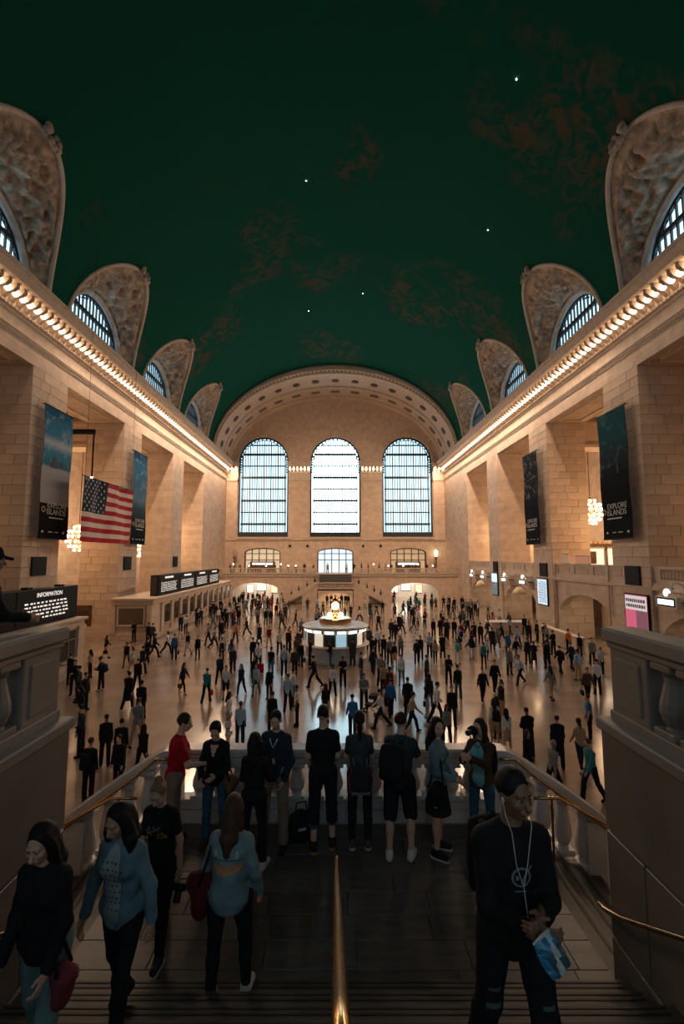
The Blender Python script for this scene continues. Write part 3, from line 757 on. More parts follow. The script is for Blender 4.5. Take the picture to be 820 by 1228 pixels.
# ---- far stairs and far balcony
FB = 73.0; FBZ = 4.35
T3B = lambda u, d, z: (u, FB + d, z)
mb = MB(); arch_panel(mb, -W, W, 0, FBZ, [(-12.6, 3.65, 0, 1.7, 1.3), (12.6, 3.65, 0, 1.7, 1.3)], 0, .7, T3B)
struct(mb.build('wall_balcony_far', M_stone_x), 'wall below the far balcony with low arches')
struct(MB().box(-W, W, FB, DEND, FBZ - .4, FBZ).build('floor_balcony_far', M_stone), 'far balcony floor')
struct(MB().box(-W, W, FB - .18, FB + .1, FBZ - .35, FBZ - .1).build('trim_band', M_trim), 'moulding along the far balcony')
struct(MB().box(-W, W, 79.2, 79.5, 0, FBZ - .4).build('wall_shops', mat('shop_wall', (.75, .68, .58), .6)), 'bright back wall of the far passages')
fb = empty('far_balustrade', (0, FB, FBZ)); struct(fb, 'balustrade along the far balcony')
b3 = baluster_mesh(.55, 1.0, 6); b3.materials.append(M_stone)
for x0, x1 in ((-W, -3.0), (3.0, W)):
    MB().box(x0, x1, -.12, .14, .82, 1.0).build('top_rail', M_trim, fb); MB().box(x0, x1, -.12, .14, 0, .25).build('plinth', M_trim, fb)
    s_ = 1 if x0 > 0 else -1
    ps = [3.0, 6.6, 11.0, 15.2, 19.3]
    for p, q in zip(ps[:-1], ps[1:]):
        MB().box(s_ * p, s_ * (p + .75), -.14, .16, .25, .82).build('pier', M_trim, fb)
        u = p + .95
        while u < q - .1: link('baluster', b3, fb, (s_ * u, 0, .25)); u += .30
far = empty('stairs_far', (0, 66.0, 0)); struct(far, 'far central staircase with an arch below its landing')
FL = 2.5
mb = MB(); arch_panel(mb, -2.6, 2.6, 0, FL, [(0, 2.45, 0, 1.15, .85)], 0, .4, lambda u, d, z: (u, d, z)); mb.build('front_wall', M_stone_x, far)
MB().box(-2.6, 2.6, 0, 7, FL - .2, FL).build('landing', M_grey, far)
MB().box(-2.5, 2.5, -.05, .25, FL + .8, FL + .95).build('top_rail', M_trim, far); MB().box(-2.5, 2.5, -.05, .25, FL, FL + .2).build('plinth', M_trim, far)
for k in range(17): link('baluster', b3, far, (-2.2 + k * .275, .1, FL + .2))
for sd in (-1, 1):
    MB().prism([(sd * 2.5, 0), (sd * 4.5, 0), (sd * 4.5, FL - .9), (sd * 4.3, FL - .6), (sd * 2.5, FL + .95)], lambda u, v, d: (u, d, v), 0, .3).build('parapet', M_stone_x, far)
    MB().prism([(sd * 2.4, FL + .92), (sd * 4.35, FL - .62), (sd * 4.6, FL - .85), (sd * 4.6, FL - .7), (sd * 4.35, FL - .45), (sd * 2.5, FL + 1.04)], lambda u, v, d: (u, d, v), -.08, .38).build('sloping_rail', M_trim, far)
    MB().cbox(sd * 4.3, sd * 4.75, -.06, .36, 0, FL - .75, .03).build('end_pier', M_trim, far)
    for k in range(1, 15):
        z = FL - FL / 15 * k; x0 = 2.6 + .34 * (k - 1)
        MB().box(sd * x0, sd * (x0 + .36), 3.0, 6.95, max(0, z - .3), z).build('step', M_stepdk, far)
    MB().prism([(sd * 2.9, FL + .9), (sd * 7.9, .85), (sd * 8.1, .85), (sd * 8.1, 0), (sd * 7.9, 0), (sd * 2.9, FL)], lambda u, v, d: (u, d, v), 2.75, 3.0).build('flight_parapet', M_stone, far)
for k in range(1, 12):
    z = FL + (FBZ - FL) / 11 * k; y0 = 3.6 + .31 * (k - 1)
    MB().box(-2.5, 2.5, y0, 7.0, z - .17, z).build('step', M_stepdk, far)
# posters and bright shop units inside the far passages
for sd in (-1, 1):
    for k, (dx, zz, ww, hh) in enumerate(((-2.2, 1.7, 1.0, 1.3), (-.3, 1.9, 1.5, 1.0), (1.9, 1.7, 1.1, 1.4))):
        o = empty('shop_display', (sd * 12.4 + dx, 79.1, zz)); MB().box(-ww / 2, ww / 2, -.06, .05, -hh / 2, hh / 2).build('panel', emis('shop_panel_%d' % k, ((1, .85, .65), (.9, .95, 1), (1, .45, .25))[k], 2.2), o)
        MB().box(-ww / 2 - .06, ww / 2 + .06, -.02, .08, -hh / 2 - .06, hh / 2 + .06).build('frame', M_black, o)
        tag(o, 'lit shop display inside the far %s passage, %s' % ('left' if sd < 0 else 'right', ('left of three', 'middle of three', 'right of three')[k]), 'display')

# ================================================================== RIGHT SIDE: GATES AND BALCONY
YB3 = lambda u, d, z: (W + d, u, z)
for i, (a, b) in enumerate(OPEN):
    c = (a + b) / 2
    mb = MB(); arch_panel(mb, a, b, 0, 5.35, [(c, 4.2, 0, 2.0, 2.1)], .25, .9, YB3)
    struct(mb.build('wall_gate', M_stone_y), 'low wall with a wide arch between right pillars, bay %d' % (i + 1))
    struct(MB().box(W + .1, W + 8.5, a, b, 5.3, 5.55).build('floor_balcony_side', M_stone), 'side balcony floor on the right, bay %d' % (i + 1))
    struct(MB().box(W + .02, W + .45, a, b, 5.12, 5.36).build('trim_band_side', M_trim), 'moulding under the right balcony, bay %d' % (i + 1))
    p = empty('side_parapet', (W + .3, c, 5.55)); struct(p, 'panelled stone parapet of the right balcony, bay %d' % (i + 1))
    MB().box(-.14, .16, a - c, b - c, .86, 1.02).build('top_rail', M_trim, p); MB().box(-.10, .14, a - c, b - c, 0, .22).build('plinth', M_trim, p)
    for q in (-4.2, -1.4, 1.4, 4.2): MB().box(-.12, .14, q - .28, q + .28, .22, .86).build('pier', M_trim, p)
    for q in (-2.8, 0, 2.8):
        if i == 0:
            for k in range(8): link('baluster', b3, p, (0, q - .98 + k * .28, .22)).scale = (1, 1, 1.16)
        else: MB().box(-.05, .1, q - 1.1, q + 1.1, .22, .86).box(-.09, -.04, q - .8, q + .8, .34, .74).build('panel', M_trim, p)
    struct(MB().box(W + 4.2, W + 4.6, a, b, 0, 5.3).build('wall_passage', mat('passage_wall', (.52, .40, .28), .7, var=.1)), 'warm wall inside the right passage, bay %d' % (i + 1))
    if i > 0:
        d = empty('dark_doorway', (W + 4.15, b - 2.9 if i == 1 else c + .4, 0)); MB().cbox(-.06, .06, -.55, .55, 0, 3.0, .02).build('door_leaf', M_black, d); MB().box(-.02, .1, -.68, .68, 0, 3.12).build('frame', M_trimdark, d)
        tag(d, 'tall black doorway inside the right passage, %s' % ('nearest one', 'middle one', 'farthest one')[i - 1], 'doorway')
# gate signs
def gate_sign(y, where, big=1.0):
    o = empty('gate_sign', (W - .55, y, 4.6))
    MB().cbox(-.14, .14, -.85, .85, -.32, .30, .03).build('box', mat('sign_cream', (.62, .56, .46), .5), o)
    MB().box(-.17, -.13, -.62, .62, -.15, .15).build('lit_panel', M_cold, o)
    MB().box(-.155, -.12, -.72, .72, -.24, .24).build('panel_frame', M_black, o)
    MB().prism([(-.8, .30), (.8, .30), (.25, .52), (-.25, .52)], lambda u, v, d: (d, u, v), -.12, .12).build('pediment', mat('sign_cream', (.62, .56, .46)), o)
    MB().ball((-.05, 0, .52), (.13, .24, .24), 14, 9).build('globe_lamp', emis('sign_globe', (1, .93, .82), 2.5), o, smooth=True)
    MB().tube([(.5, -.75, 0.5), (.3, -.75, 1.0), (0, -.75, 1.15), (-.25, -.75, 1.05), (-.3, -.75, .85)], .03, 6).build('gooseneck', M_greylt, o)
    MB().lathe([(.03, .1), (.06, .08), (.14, -.05)], 10, c=(-.3, -.75, .8)).build('lamp_shade', M_greylt, o)
    [MB().box(.1, .85, q, q + .08, -.05, .03).build('wall_arm', M_bronze, o) for q in (-.5, .42)]
    tag(o, 'lit cream gate sign with globe lamp, %s' % where, 'sign', 'gate signs along the right wall')
gate_sign(26.3, 'over the near right passage at the frame edge')
gate_sign(46.4, 'nearer of two in the third right bay')
gate_sign(51.4, 'farther of two in the third right bay')
gate_sign(58.9, 'nearer of two in the farthest right bay')
gate_sign(63.6, 'farther of two in the farthest right bay')
# ivory dome shades on the passage mouths
for y, z, w in ((48.0, 3.3, 'below the second nearest gate sign'), (60.6, 3.3, 'in the farthest right bay')):
    o = MB().lathe([(.0, .75), (.25, .7), (.55, .35), (.75, 0), (.7, 0), (.2, .5)], 16, cap=False).build('dome_shade', mat('cream_shade', (.72, .58, .40), .6), None, (W - .35, y, z), smooth=True)
    tag(o, 'cream dome lamp shade on the right wall, %s' % w, 'lamp shade')
# wall screens and posters on right pillars
def wall_panel(nm, x, y, z, w, h, m, label, cat, sd=1):
    o = empty(nm, (x, y, z)); MB().cbox(-.06, .06, -w / 2 - .08, w / 2 + .08, -h / 2 - .08, h / 2 + .08, .01).build('frame', M_black, o)
    MB().box(sd * -.07, sd * -.05, -w / 2, w / 2, -h / 2, h / 2).build('screen', m, o); tag(o, label, cat); return o
def bars(o, x, w, h, rows, m, nm='printed_line', seed=1):
    rnd = random.Random(seed)
    for r_ in range(rows):
        mb = MB(); z = h / 2 - h * (r_ + .5) / rows; u = -w / 2
        while u < w / 2 - .1:
            l = rnd.uniform(.06, .2) * w
            if u + l < w / 2: mb.box(x - .006, x + .006, u, u + l, z - h / rows * .26, z + h / rows * .26)
            u += l + .05 * w
        mb.build(nm, m, o)['kind'] = 'stuff'
scr = emis('screen_pale_blue', (.62, .82, 1.0), 1.0)
o = wall_panel('timetable_screen', W - .1, 43.1, 3.9, 1.9, 2.3, scr, 'pale blue timetable screen on the second right pillar', 'screen'); bars(o, -.075, 1.6, 2.0, 12, mat('screen_ink', (.25, .40, .55), .5), seed=4)
o = wall_panel('advert_screen', W - .1, 55.9, 3.9, 1.9, 2.6, emis('screen_dark', (.12, .22, .3), .5), 'blue and dark advert screen on the third right pillar', 'screen')
MB().box(-.085, -.06, -.9, .9, .2, 1.2).build('picture', emis('screen_blue', (.55, .8, 1.0), 1.1), o); bars(o, -.075, 1.5, 1.0, 4, mat('print_pale', (.6, .6, .6)), seed=9)
o = wall_panel('advert_poster', W - .1, 29.75, 3.35, 2.15, 2.7, emis('poster_pink', (.85, .16, .30), .55), 'pink backlit poster with white heading on the nearest right pillar', 'poster')
pw = empty('heading'); pw.parent = o; pw.location = (0, 0, .85)
MB().box(-.08, -.06, -1.05, 1.05, .4, 1.3).build('heading_field', emis('poster_white', (.85, .80, .84), .6), o)
MB().box(-.082, -.06, -1.05, 0, -.75, .4).build('dark_picture', emis('poster_plum', (.30, .12, .16), .5), o)
for r_, zz in ((0, .98), (1, .64)): bars(o, -.085, 1.8, .3, 1, mat('poster_ink', (.15, .05, .08)), seed=20 + r_) if False else None
for r_, zz in ((0, 1.0), (1, .66)):
    mb = MB(); u = -.9; rnd = random.Random(r_)
    while u < .85: l = rnd.uniform(.10, .2); mb.box(-.09, -.078, u, u + l, zz - .1, zz + .1); u += l + .06
    mb.build('heading_line', mat('poster_ink', (.25, .12, .16)), o)['kind'] = 'stuff'
# black square louvres on the pillar faces
for sd in (-1, 1):
    for i, (a, b) in enumerate(PIL[1:]):
        z = 5.95 if sd > 0 else 6.55
        o = empty('square_louvre', (sd * (W - .065), (a + b) / 2 - .25, z)); MB().cbox(-.05, .05, -.75, .75, -.62, .62, .01).build('panel', M_black, o)
        for k in range(6): MB().box(-sd * .045, -sd * .075, -.68, .68, -.52 + k * .19, -.42 + k * .19).build('slat', M_black, o)
        tag(o, 'black square louvre on the %s %s pillar' % (('nearest', 'second', 'third')[i], 'left' if sd < 0 else 'right'), 'louvre')
# slim pipes beside the pillars on the right
for y, w in ((33.0, 'nearest'), (41.0, 'second')):
    o = MB().tube([(0, 0, 0), (0, 0, 7.6)], .07, 8).build('conduit_pipe', M_trim, None, (W + .08, y, 0), smooth=True); tag(o, 'slim stone-coloured pipe beside the %s right pillar' % w, 'pipe')
# kiosk and boards on the right balcony
ki = empty('balcony_kiosk', (25.2, 43.4, 5.55)); MB().cbox(-2.4, 2.4, -.9, .9, 0, .7, .03).box(-2.5, 2.5, -1.0, 1.0, 2.55, 2.8).box(-2.4, -2.25, -.95, -.8, .7, 2.55).box(2.25, 2.4, -.95, -.8, .7, 2.55).box(-.08, .08, -.95, -.8, .7, 2.55).build('wood_frame', M_wood, ki)
for q in (-1.15, 1.15): MB().box(q - .95, q + .95, -.8, -.72, .85, 2.35).build('lit_pane', emis('kiosk_light', (1, .82, .6), 1.0), ki); MB().box(q - .55, q + .2, -.9, -.82, .95, 2.1).build('dark_goods', M_wood, ki)
for k in range(12): MB().box(-2.5 + k * .42, -2.36 + k * .42, -1.02, -.9, 2.8, 3.05).build('crest_block', M_brass, ki)
tag(ki, 'dark wood kiosk with lit windows on the right balcony', 'kiosk')
for y, w, h, m, l in ((39.6, .9, .8, mat('board_white', (.7, .66, .6)), 'white notice board standing on the right balcony parapet'), (36.9, 2.0, .62, emis('board_orange', (.75, .32, .2), .3), 'orange advert board on the right balcony parapet')):
    o = empty('parapet_board', (W + .42, y, 6.57)); MB().cbox(-.05, .05, -w / 2, w / 2, 0.02, h, .01).build('board', m, o); MB().box(-.03, .05, -w / 2 - .04, w / 2 + .04, 0, .06).box(-.03, .03, -w / 2 - .04, w / 2 + .04, h, h + .04).build('frame', M_black, o); tag(o, l, 'board')

# ================================================================== LEFT SIDE: TICKET OFFICES AND BOARDS
def ticket_office(y0, y1, xf, h, nwin, label, end_window):
    r_ = empty('ticket_office', (xf, y0, 0)); n = y1 - y0; xw = -W - xf
    MB().box(xw, 0, 0, n, 0, h - .55).build('body', M_stone_y, r_)
    MB().box(xw, .12, -.12, n, h - .55, h - .45).box(xw, .06, -.06, n, h - .45, h - .15).box(xw, .28, -.28, n + .05, h - .15, h).build('cornice', M_trim, r_)
    MB().box(xw, .10, -.10, n, 0, .45).build('base', M_trim, r_)
    p = (n - 2.6) / nwin
    for k in range(nwin):
        y = 2.2 + p * (k + .5)
        w = MB().box(.0, .05, y - p * .30, y + p * .30, 1.1, 2.75).build('window', mat('ticket_dark', (.012, .012, .012), .3), r_)
        MB().box(.05, .08, y - p * .30, y + p * .30, 2.2, 2.25).box(.05, .08, y - .03, y + .03, 1.1, 2.2).build('bar', M_brass, w)
        MB().box(.0, .32, y - p * .34, y + p * .34, 1.0, 1.1).build('ledge', M_trim, r_)
    for k in range(nwin + 1):
        y = 2.2 + p * k; MB().box(.0, .14, y - p * .13, y + p * .13, .45, 2.95).box(.0, .2, y - p * .16, y + p * .16, 2.75, 2.95).build('pilaster', M_trim, r_)
    if end_window:
        MB().box(.7 + xw, -.7, -.06, .02, 1.3, 2.7).build('end_window', mat('office_glass', (.10, .08, .05), .15), r_)
        MB().box(.6 + xw, -.6, -.09, -.03, 1.15, 1.3).box(.6 + xw, -.6, -.09, -.03, 2.7, 2.82).box(.6 + xw, .72 + xw, -.09, -.03, 1.3, 2.7).box(-.72, -.6, -.09, -.03, 1.3, 2.7).build('window_frame', M_trim, r_)
        for q in (xw + .25, -.22): MB().box(q - .2, q + .2, -.14, 0, .45, 2.95).build('pilaster', M_trim, r_)
    tag(r_, label, 'ticket office'); return r_
ticket_office(40.2, 70.0, -15.9, 3.55, 11, 'far stone ticket office with a row of dark windows', True)
ticket_office(9.0, 29.3, -15.9, 3.42, 7, 'near stone ticket office under the departures board at left edge', False)
def board(y0, y1, z0, z1, x, panels, label, near):
    n = y1 - y0; r_ = empty('departure_board', (x, y0, z0)); h = z1 - z0; p = n / panels
    MB().cbox(-.7, 0, 0, n, 0, h, .03).build('case', mat('board_black', (.006, .0065, .007), .6), r_)
    if not near: MB().box(-.6, -.1, -.02, .0, .1, h - .1).build('end_panel', mat('board_bronze', (.035, .03, .024), .5), r_)
    for k in range(panels):
        c = p * (k + .5)
        s_ = MB().box(0, .03, c - p * .46, c + p * .46, .12, h - .1).build('panel', mat('board_face', (.006, .007, .008), .6), r_)
        rnd = random.Random(k + 5 * near)
        if near:
            text('heading', ('DEPARTURES', 'INFORMATION')[k], .34, M_text, r_, (.05, c, h - .34), ROT_L, .004)
        else:
            mb = MB(); u = -p * .2
            while u < p * .2: l = rnd.uniform(.12, .22); mb.box(.03, .04, c + u, c + u + l, h - .36, h - .18); u += l + .05
            mb.build('heading', M_text, r_)['kind'] = 'stuff'
        rows = 5 if near else 6
        for q in range(rows):
            z = h - .75 - q * (h - .95) / rows; mb = MB(); u = -p * .36
            lim = p * (.36 if not near else (-.05 if k == 0 else .30))
            while u < lim:
                l = rnd.uniform(.10, .30)
                mb.box(.03, .04, c + u, min(c + u + l, c + p * .4), z - .03 - .012 * near, z + .03 + .012 * near); u += l + rnd.uniform(.05, .22)
            mb.build('text_row', M_text, r_)['kind'] = 'stuff'
    for k in range(panels * 2): 
        if near: MB().cbox(-.5, -.1, n * (k + .4) / (panels * 2), n * (k + .55) / (panels * 2), h, h + .12, .02).build('vent_cap', M_black, r_)
    tag(r_, label, 'board')
board(42.3, 64.5, 3.56, 5.45, -16.3, 4, 'long black four-panel board above the far ticket windows', 0)
board(17.6, 29.2, 3.43, 5.4, -16.3, 2, 'black departures and information board at the left edge', 1)
o = empty('wall_sconce', (-16.25, 29.36, 2.3)); MB().ball((0, .22, 0), .16, 12, 8).build('globe', M_lampw, o, smooth=True); MB().tube([(0, -.04, .25), (0, .2, .3), (0, .22, .15)], .025, 6).build('arm', M_bronze, o); tag(o, 'glowing round sconce on the near ticket office corner', 'sconce')
o = empty('aisle_door', (-22.4, 41.18, 0)); MB().cbox(-.55, .55, -.08, 0, 0, 2.7, .02).build('leaf', M_wood, o); MB().box(-.42, .42, -.1, -.07, .9, 2.4).build('pane', mat('door_glass', (.05, .04, .03), .1), o); MB().box(-.7, -.55, -.1, .02, 0, 2.85).box(.55, .7, -.1, .02, 0, 2.85).box(-.7, .7, -.1, .02, 2.7, 2.85).build('frame', M_bronze, o); tag(o, 'dark glazed door beside the flag pillar base', 'door')
struct(MB().box(-W + .12, -W - 3.5, 41.05, 45.1, 0, 1.0).box(-W + .2, -W - 3.5, 40.98, 45.1, 0, .55).build('trim_pillar_base', M_stone), 'moulded base of the flag pillar')

# ================================================================== BANNERS AND FLAG
def banner_mat(nm, stops, nscale, namt, ncol):
    m = bpy.data.materials.new(nm); m.use_nodes = True; nt = m.node_tree; b = nt.nodes['Principled BSDF']; b.inputs['Roughness'].default_value = .85; b.inputs['Specular IOR Level'].default_value = .1
    tc = nt.nodes.new('ShaderNodeTexCoord'); sp = nt.nodes.new('ShaderNodeSeparateXYZ'); nt.links.new(tc.outputs['Object'], sp.inputs[0])
    mr = nt.nodes.new('ShaderNodeMapRange'); mr.inputs[1].default_value = 0; mr.inputs[2].default_value = 9.4; nt.links.new(sp.outputs[2], mr.inputs[0])
    n = nt.nodes.new('ShaderNodeTexNoise'); n.inputs['Scale'].default_value = nscale; n.inputs['Detail'].default_value = 6; n.inputs['Distortion'].default_value = .8; nt.links.new(tc.outputs['Object'], n.inputs['Vector'])
    r_ = nt.nodes.new('ShaderNodeValToRGB'); cr = r_.color_ramp
    while len(cr.elements) < len(stops): cr.elements.new(.5)
    for e, (p, c) in zip(cr.elements, stops): e.position = p; e.color = (*c, 1)
    nt.links.new(mr.outputs[0], r_.inputs[0])
    r2 = nt.nodes.new('ShaderNodeValToRGB'); r2.color_ramp.elements[0].position = .52; r2.color_ramp.elements[1].position = .68
    r2.color_ramp.elements[0].color = (0, 0, 0, 1); r2.color_ramp.elements[1].color = (namt, namt, namt, 1); nt.links.new(n.outputs[0], r2.inputs[0])
    gt = nt.nodes.new('ShaderNodeMath'); gt.operation = 'GREATER_THAN'; gt.inputs[1].default_value = .47; nt.links.new(mr.outputs[0], gt.inputs[0])
    mu = nt.nodes.new('ShaderNodeMath'); mu.operation = 'MULTIPLY'; nt.links.new(gt.outputs[0], mu.inputs[0]); nt.links.new(r2.outputs[0], mu.inputs[1])
    mx = nt.nodes.new('ShaderNodeMixRGB'); mx.inputs[2].default_value = (*ncol, 1); nt.links.new(mu.outputs[0], mx.inputs[0]); nt.links.new(r_.outputs[0], mx.inputs[1]); nt.links.new(mx.outputs[0], b.inputs['Base Color'])
    return m
BK = (.005, .007, .010)
def banner(sd, y0, y1, z0, z1, m, label, figs=False):
    w = y1 - y0; r_ = empty('banner', (sd * (W - .55), (y0 + y1) / 2, z0)); h = z1 - z0
    N = 10; vs, fs = [], []
    for k in range(N + 1):
        zz = h * k / N; xx = .04 * math.sin(k * 1.1)
        for q in (-.5, .5):
            for dx in (-.012, .012): vs.append((xx + dx, q * w, zz))
    for k in range(N):
        a, b = k * 4, k * 4 + 4
        fs += [(a, a + 2, b + 2, b), (a + 1, b + 1, b + 3, a + 3), (a, b, b + 1, a + 1), (a + 2, a + 3, b + 3, b + 2)]
    fs += [(0, 1, 3, 2), (N * 4, N * 4 + 2, N * 4 + 3, N * 4 + 1)]
    me = bpy.data.meshes.new('cloth'); me.from_pydata(vs, [], fs); me.materials.append(m); c_ = link('cloth', me, r_); c_.scale = (1, 1, 1)
    MB().tube([(0, -w / 2 - .1, h), (0, w / 2 + .1, h)], .05, 8).build('top_pole', M_black, r_); MB().tube([(0, -w / 2 - .05, 0), (0, w / 2 + .05, 0)], .04, 8).build('bottom_pole', M_black, r_)
    for q in (-w * .4, w * .4): MB().tube([(0, q, h), (sd * .50, q, h + .15)], .02, 6).build('bracket', M_black, r_)
    rot = ROT_L if sd < 0 else ROT_R
    text('lettering', 'EXPLORE', w * .165, M_print, r_, (-sd * .06, w * .02 * -sd + .12 * -sd, 2.22), rot, .004); text('lettering', 'ISLANDS', w * .175, M_print, r_, (-sd * .06, .12 * -sd, 1.78), rot, .004)
    lg = MB().lathe([(.12, 0), (.2, 0), (.2, .02), (.12, .02)], 14, cap=False).build('emblem', mat('emblem_mark', (.5, .30, .18)), r_, (-sd * .05, w * .40 * sd, 1.9), rot=(0, R(90), 0))
    MB().box(-.006, .006, -w * .42, -w * .36, .38, .52).box(-.006, .006, -w * .2, -w * .06, .42, .48).box(-.006, .006, w * .02, w * .14, .42, .48).box(-.006, .006, w * .3, w * .36, .38, .52).build('small_print', M_print, r_, (-sd * .05, 0, 0))['kind'] = 'stuff'
    MB().box(-.006, .006, -w * .2, w * .3, 1.36, 1.44).build('small_print', M_print, r_, (-sd * .05, 0, 0))['kind'] = 'stuff'
    if figs:
        for q, zz, s_ in ((-.35, 4.75, 1.0), (.55, 4.85, .6)):
            MB().prism([(-.35 * s_, 0), (.35 * s_, 0), (.1 * s_, .55 * s_), (-.05 * s_, .9 * s_), (-.2 * s_, .5 * s_)], lambda u, v, d: (d, u, v), -.006, .006).build('printed_figure', mat('print_dark', (.06, .05, .05)), r_, (-sd * .05, q, zz))
    tag(r_, label, 'banner', 'long banners on the pillars'); return r_
MB_L1 = banner_mat('banner_beach', [(0, BK), (.245, BK), (.25, (.30, .30, .32)), (.50, (.34, .35, .38)), (.52, (.03, .16, .26)), (.62, (.05, .22, .34)), (.68, (.35, .42, .48)), (.74, (.03, .17, .30)), (1, (.015, .09, .17))], 1.3, .35, (.5, .55, .6))
MB_L2 = banner_mat('banner_city', [(0, BK), (.245, BK), (.26, (.015, .03, .04)), (.36, (.03, .06, .08)), (.45, (.10, .20, .28)), (.75, (.03, .17, .32)), (1, (.01, .12, .26))], 1.6, .55, (.35, .45, .52))
MB_R1 = banner_mat('banner_underwater', [(0, BK), (.5, BK), (.62, (.012, .03, .04)), (.75, (.012, .07, .09)), (1, (.012, .06, .08))], 1.1, .5, (.06, .20, .23))
MB_R2 = banner_mat('banner_dark_waves', [(0, BK), (.5, BK), (.8, (.010, .016, .02)), (1, (.012, .03, .04))], 2.0, .45, (.35, .36, .37))
def zat(y, x, py):      # height on a wall plane seen at image row py
    return EYE + y * math.tan(math.atan((614 - py) / FPX) + PITCH)
banner(-1, 29.0, 32.15, 8.35, 17.15, MB_L1, 'blue and white beach banner on the nearest left pillar', True)
banner(-1, 42.2, 45.3, 8.35, 17.15, MB_L2, 'blue skyline banner on the left pillar beside the flag')
banner(1, 29.0, 32.15, 8.35, 17.15, MB_R1, 'dark teal underwater banner on the nearest right pillar')
banner(1, 42.2, 45.3, 8.35, 17.15, MB_R2, 'black banner with pale wavy lines on the second right pillar')

def flag():
    r_ = empty('flag', (-17.4, 34.9, 8.2)); w, h = 7.6, 4.55
    def wave(u, v): return .16 * math.sin(u * 1.5 + v * .5) * (.4 + .6 * u / w) + .05 * math.sin(u * 3.7 - v)
    def P(u, v): return (wave(u, v), u - w / 2, v - .12 * math.sin(u / w * PI) * 0 - .35 * (u / w) * (1 - v / h) * 0)
    nu, nv = 40, 26; vs, fs, mi = [], [], []
    for i in range(nu + 1):
        for j in range(nv + 1):
            p = P(w * i / nu, h * j / nv); vs.append((p[0] - .012, p[1], p[2])); 
    for i in range(nu):
        for j in range(nv):
            a = i * (nv + 1) + j; fs.append((a, a + nv + 1, a + nv + 2, a + 1))
            stripe = j // 2          # 13 stripes from the bottom
            mi.append(2 if (i < nu * .41 and stripe >= 6) else (0 if stripe % 2 == 0 else 1))
    me = bpy.data.meshes.new('cloth'); me.from_pydata(vs, [], fs)
    for m in (mat('flag_red', (.42, .018, .032), .8), mat('flag_white', (.66, .58, .52), .8), mat('flag_blue', (.018, .03, .055), .8)): me.materials.append(m)
    me.polygons.foreach_set('material_index', mi); o = link('cloth', me, r_); md = o.modifiers.new('thick', 'SOLIDIFY'); md.thickness = .02
    st = MB()
    for r2 in range(9):
        for c in range(6 if r2 % 2 == 0 else 5):
            u = .41 * w * ((c + .5) / 6 + (0 if r2 % 2 == 0 else 1 / 12)); v = h * (6 / 13) + h * (7 / 13) * (r2 + .6) / 9.2; p = P(u, v)
            pts = []
            for k in range(10):
                a = PI / 2 + k * PI / 5; q = .11 if k % 2 == 0 else .045; pts.append((u - w / 2 + q * math.cos(a), v + q * math.sin(a)))
            for dx in (.03,): st.prism(pts, lambda a_, b_, d: (d, a_, b_), p[0] - .02, p[0] + .035)
    st.build('stars', mat('flag_star', (.62, .60, .58)), r_)['kind'] = 'stuff'
    MB().tube([(0, -w / 2 - .1, h + .02), (0, w / 2 + .1, h + .02)], .04, 8).build('top_pole', M_black, r_)
    for q in (-w / 2 + .2, w / 2 - .2): MB().tube([(0, q, h), (0, q, 21.3)], .012, 5).build('cable', M_black, r_)
    tag(r_, 'large American flag hanging on the left before the arcade', 'flag')
flag()
# lamp bracket arm above the flag, and pendant rods
o = empty('hanging_lamp_arm', (-22.0, 38.6, 17.2)); MB().cbox(-1.6, 1.2, -.15, .15, .5, .95, .05).build('arm', M_black, o); MB().tube([(1.1, 0, .5), (1.1, 0, -3.2)], .07, 8).build('rod', M_black, o); MB().ball((1.1, 0, -3.4), (.14, .14, .22), 10, 7).build('lamp', M_lampw, o, smooth=True); MB().box(-1.6, -1.4, -.2, .2, .2, 3).build('hanger', M_black, o)
tag(o, 'black iron lamp arm hanging above the flag', 'lamp')

# ================================================================== CHANDELIERS
cb_me = MB().ball((0, 0, 0), .13, 8, 6).mesh('bulb', True); cb_me.materials.append(emis('chandelier_bulb', (1, .84, .62), 9))
def chandelier(x, y, z, ztop, label):
    r_ = empty('chandelier', (x, y, z))
    for k, (zz, rr, n) in enumerate(((1.0, .45, 6), (.6, .85, 10), (.15, 1.05, 12), (-.35, 1.05, 12), (-.8, .8, 9), (-1.15, .4, 5))):
        MB().tube([(rr * .9 * math.cos(2 * PI * i / 20), rr * .9 * math.sin(2 * PI * i / 20), zz + .12) for i in range(20)], .045, 6, closed=True).build('ring', M_brass, r_, smooth=True)
        for i in range(n): link('bulb', cb_me, r_, (rr * math.cos(2 * PI * (i + .5 * (k % 2)) / n), rr * math.sin(2 * PI * (i + .5 * (k % 2)) / n), zz))
    MB().tube([(0, 0, -1.2), (0, 0, 1.4)], .09, 8).build('stem', M_brass, r_)
    MB().tube([(0, 0, 1.4), (0, 0, ztop - z)], .03, 6).build('chain', M_black, r_)
    for i in range(8):
        a = 2 * PI * i / 8; MB().tube([(0, 0, 1.3), (.5 * math.cos(a), .5 * math.sin(a), 1.05), (.95 * math.cos(a), .95 * math.sin(a), .2), (.4 * math.cos(a), .4 * math.sin(a), -1.1)], .025, 5).build('arm', M_brass, r_)
    tag(r_, label, 'chandelier', 'globe chandeliers in the side aisles')
chandelier(24.6, 43.7, 11.5, 20.2, 'globe chandelier glowing behind the second right pillar')
chandelier(24.6, 57.6, 10.6, 20.2, 'globe chandelier half hidden beyond the second right banner')
chandelier(-24.6, 43.7, 8.95, 20.2, 'globe chandelier glowing just below left of the flag')
chandelier(-24.6, 56.6, 8.4, 20.2, 'small globe chandelier beside the left skyline banner')

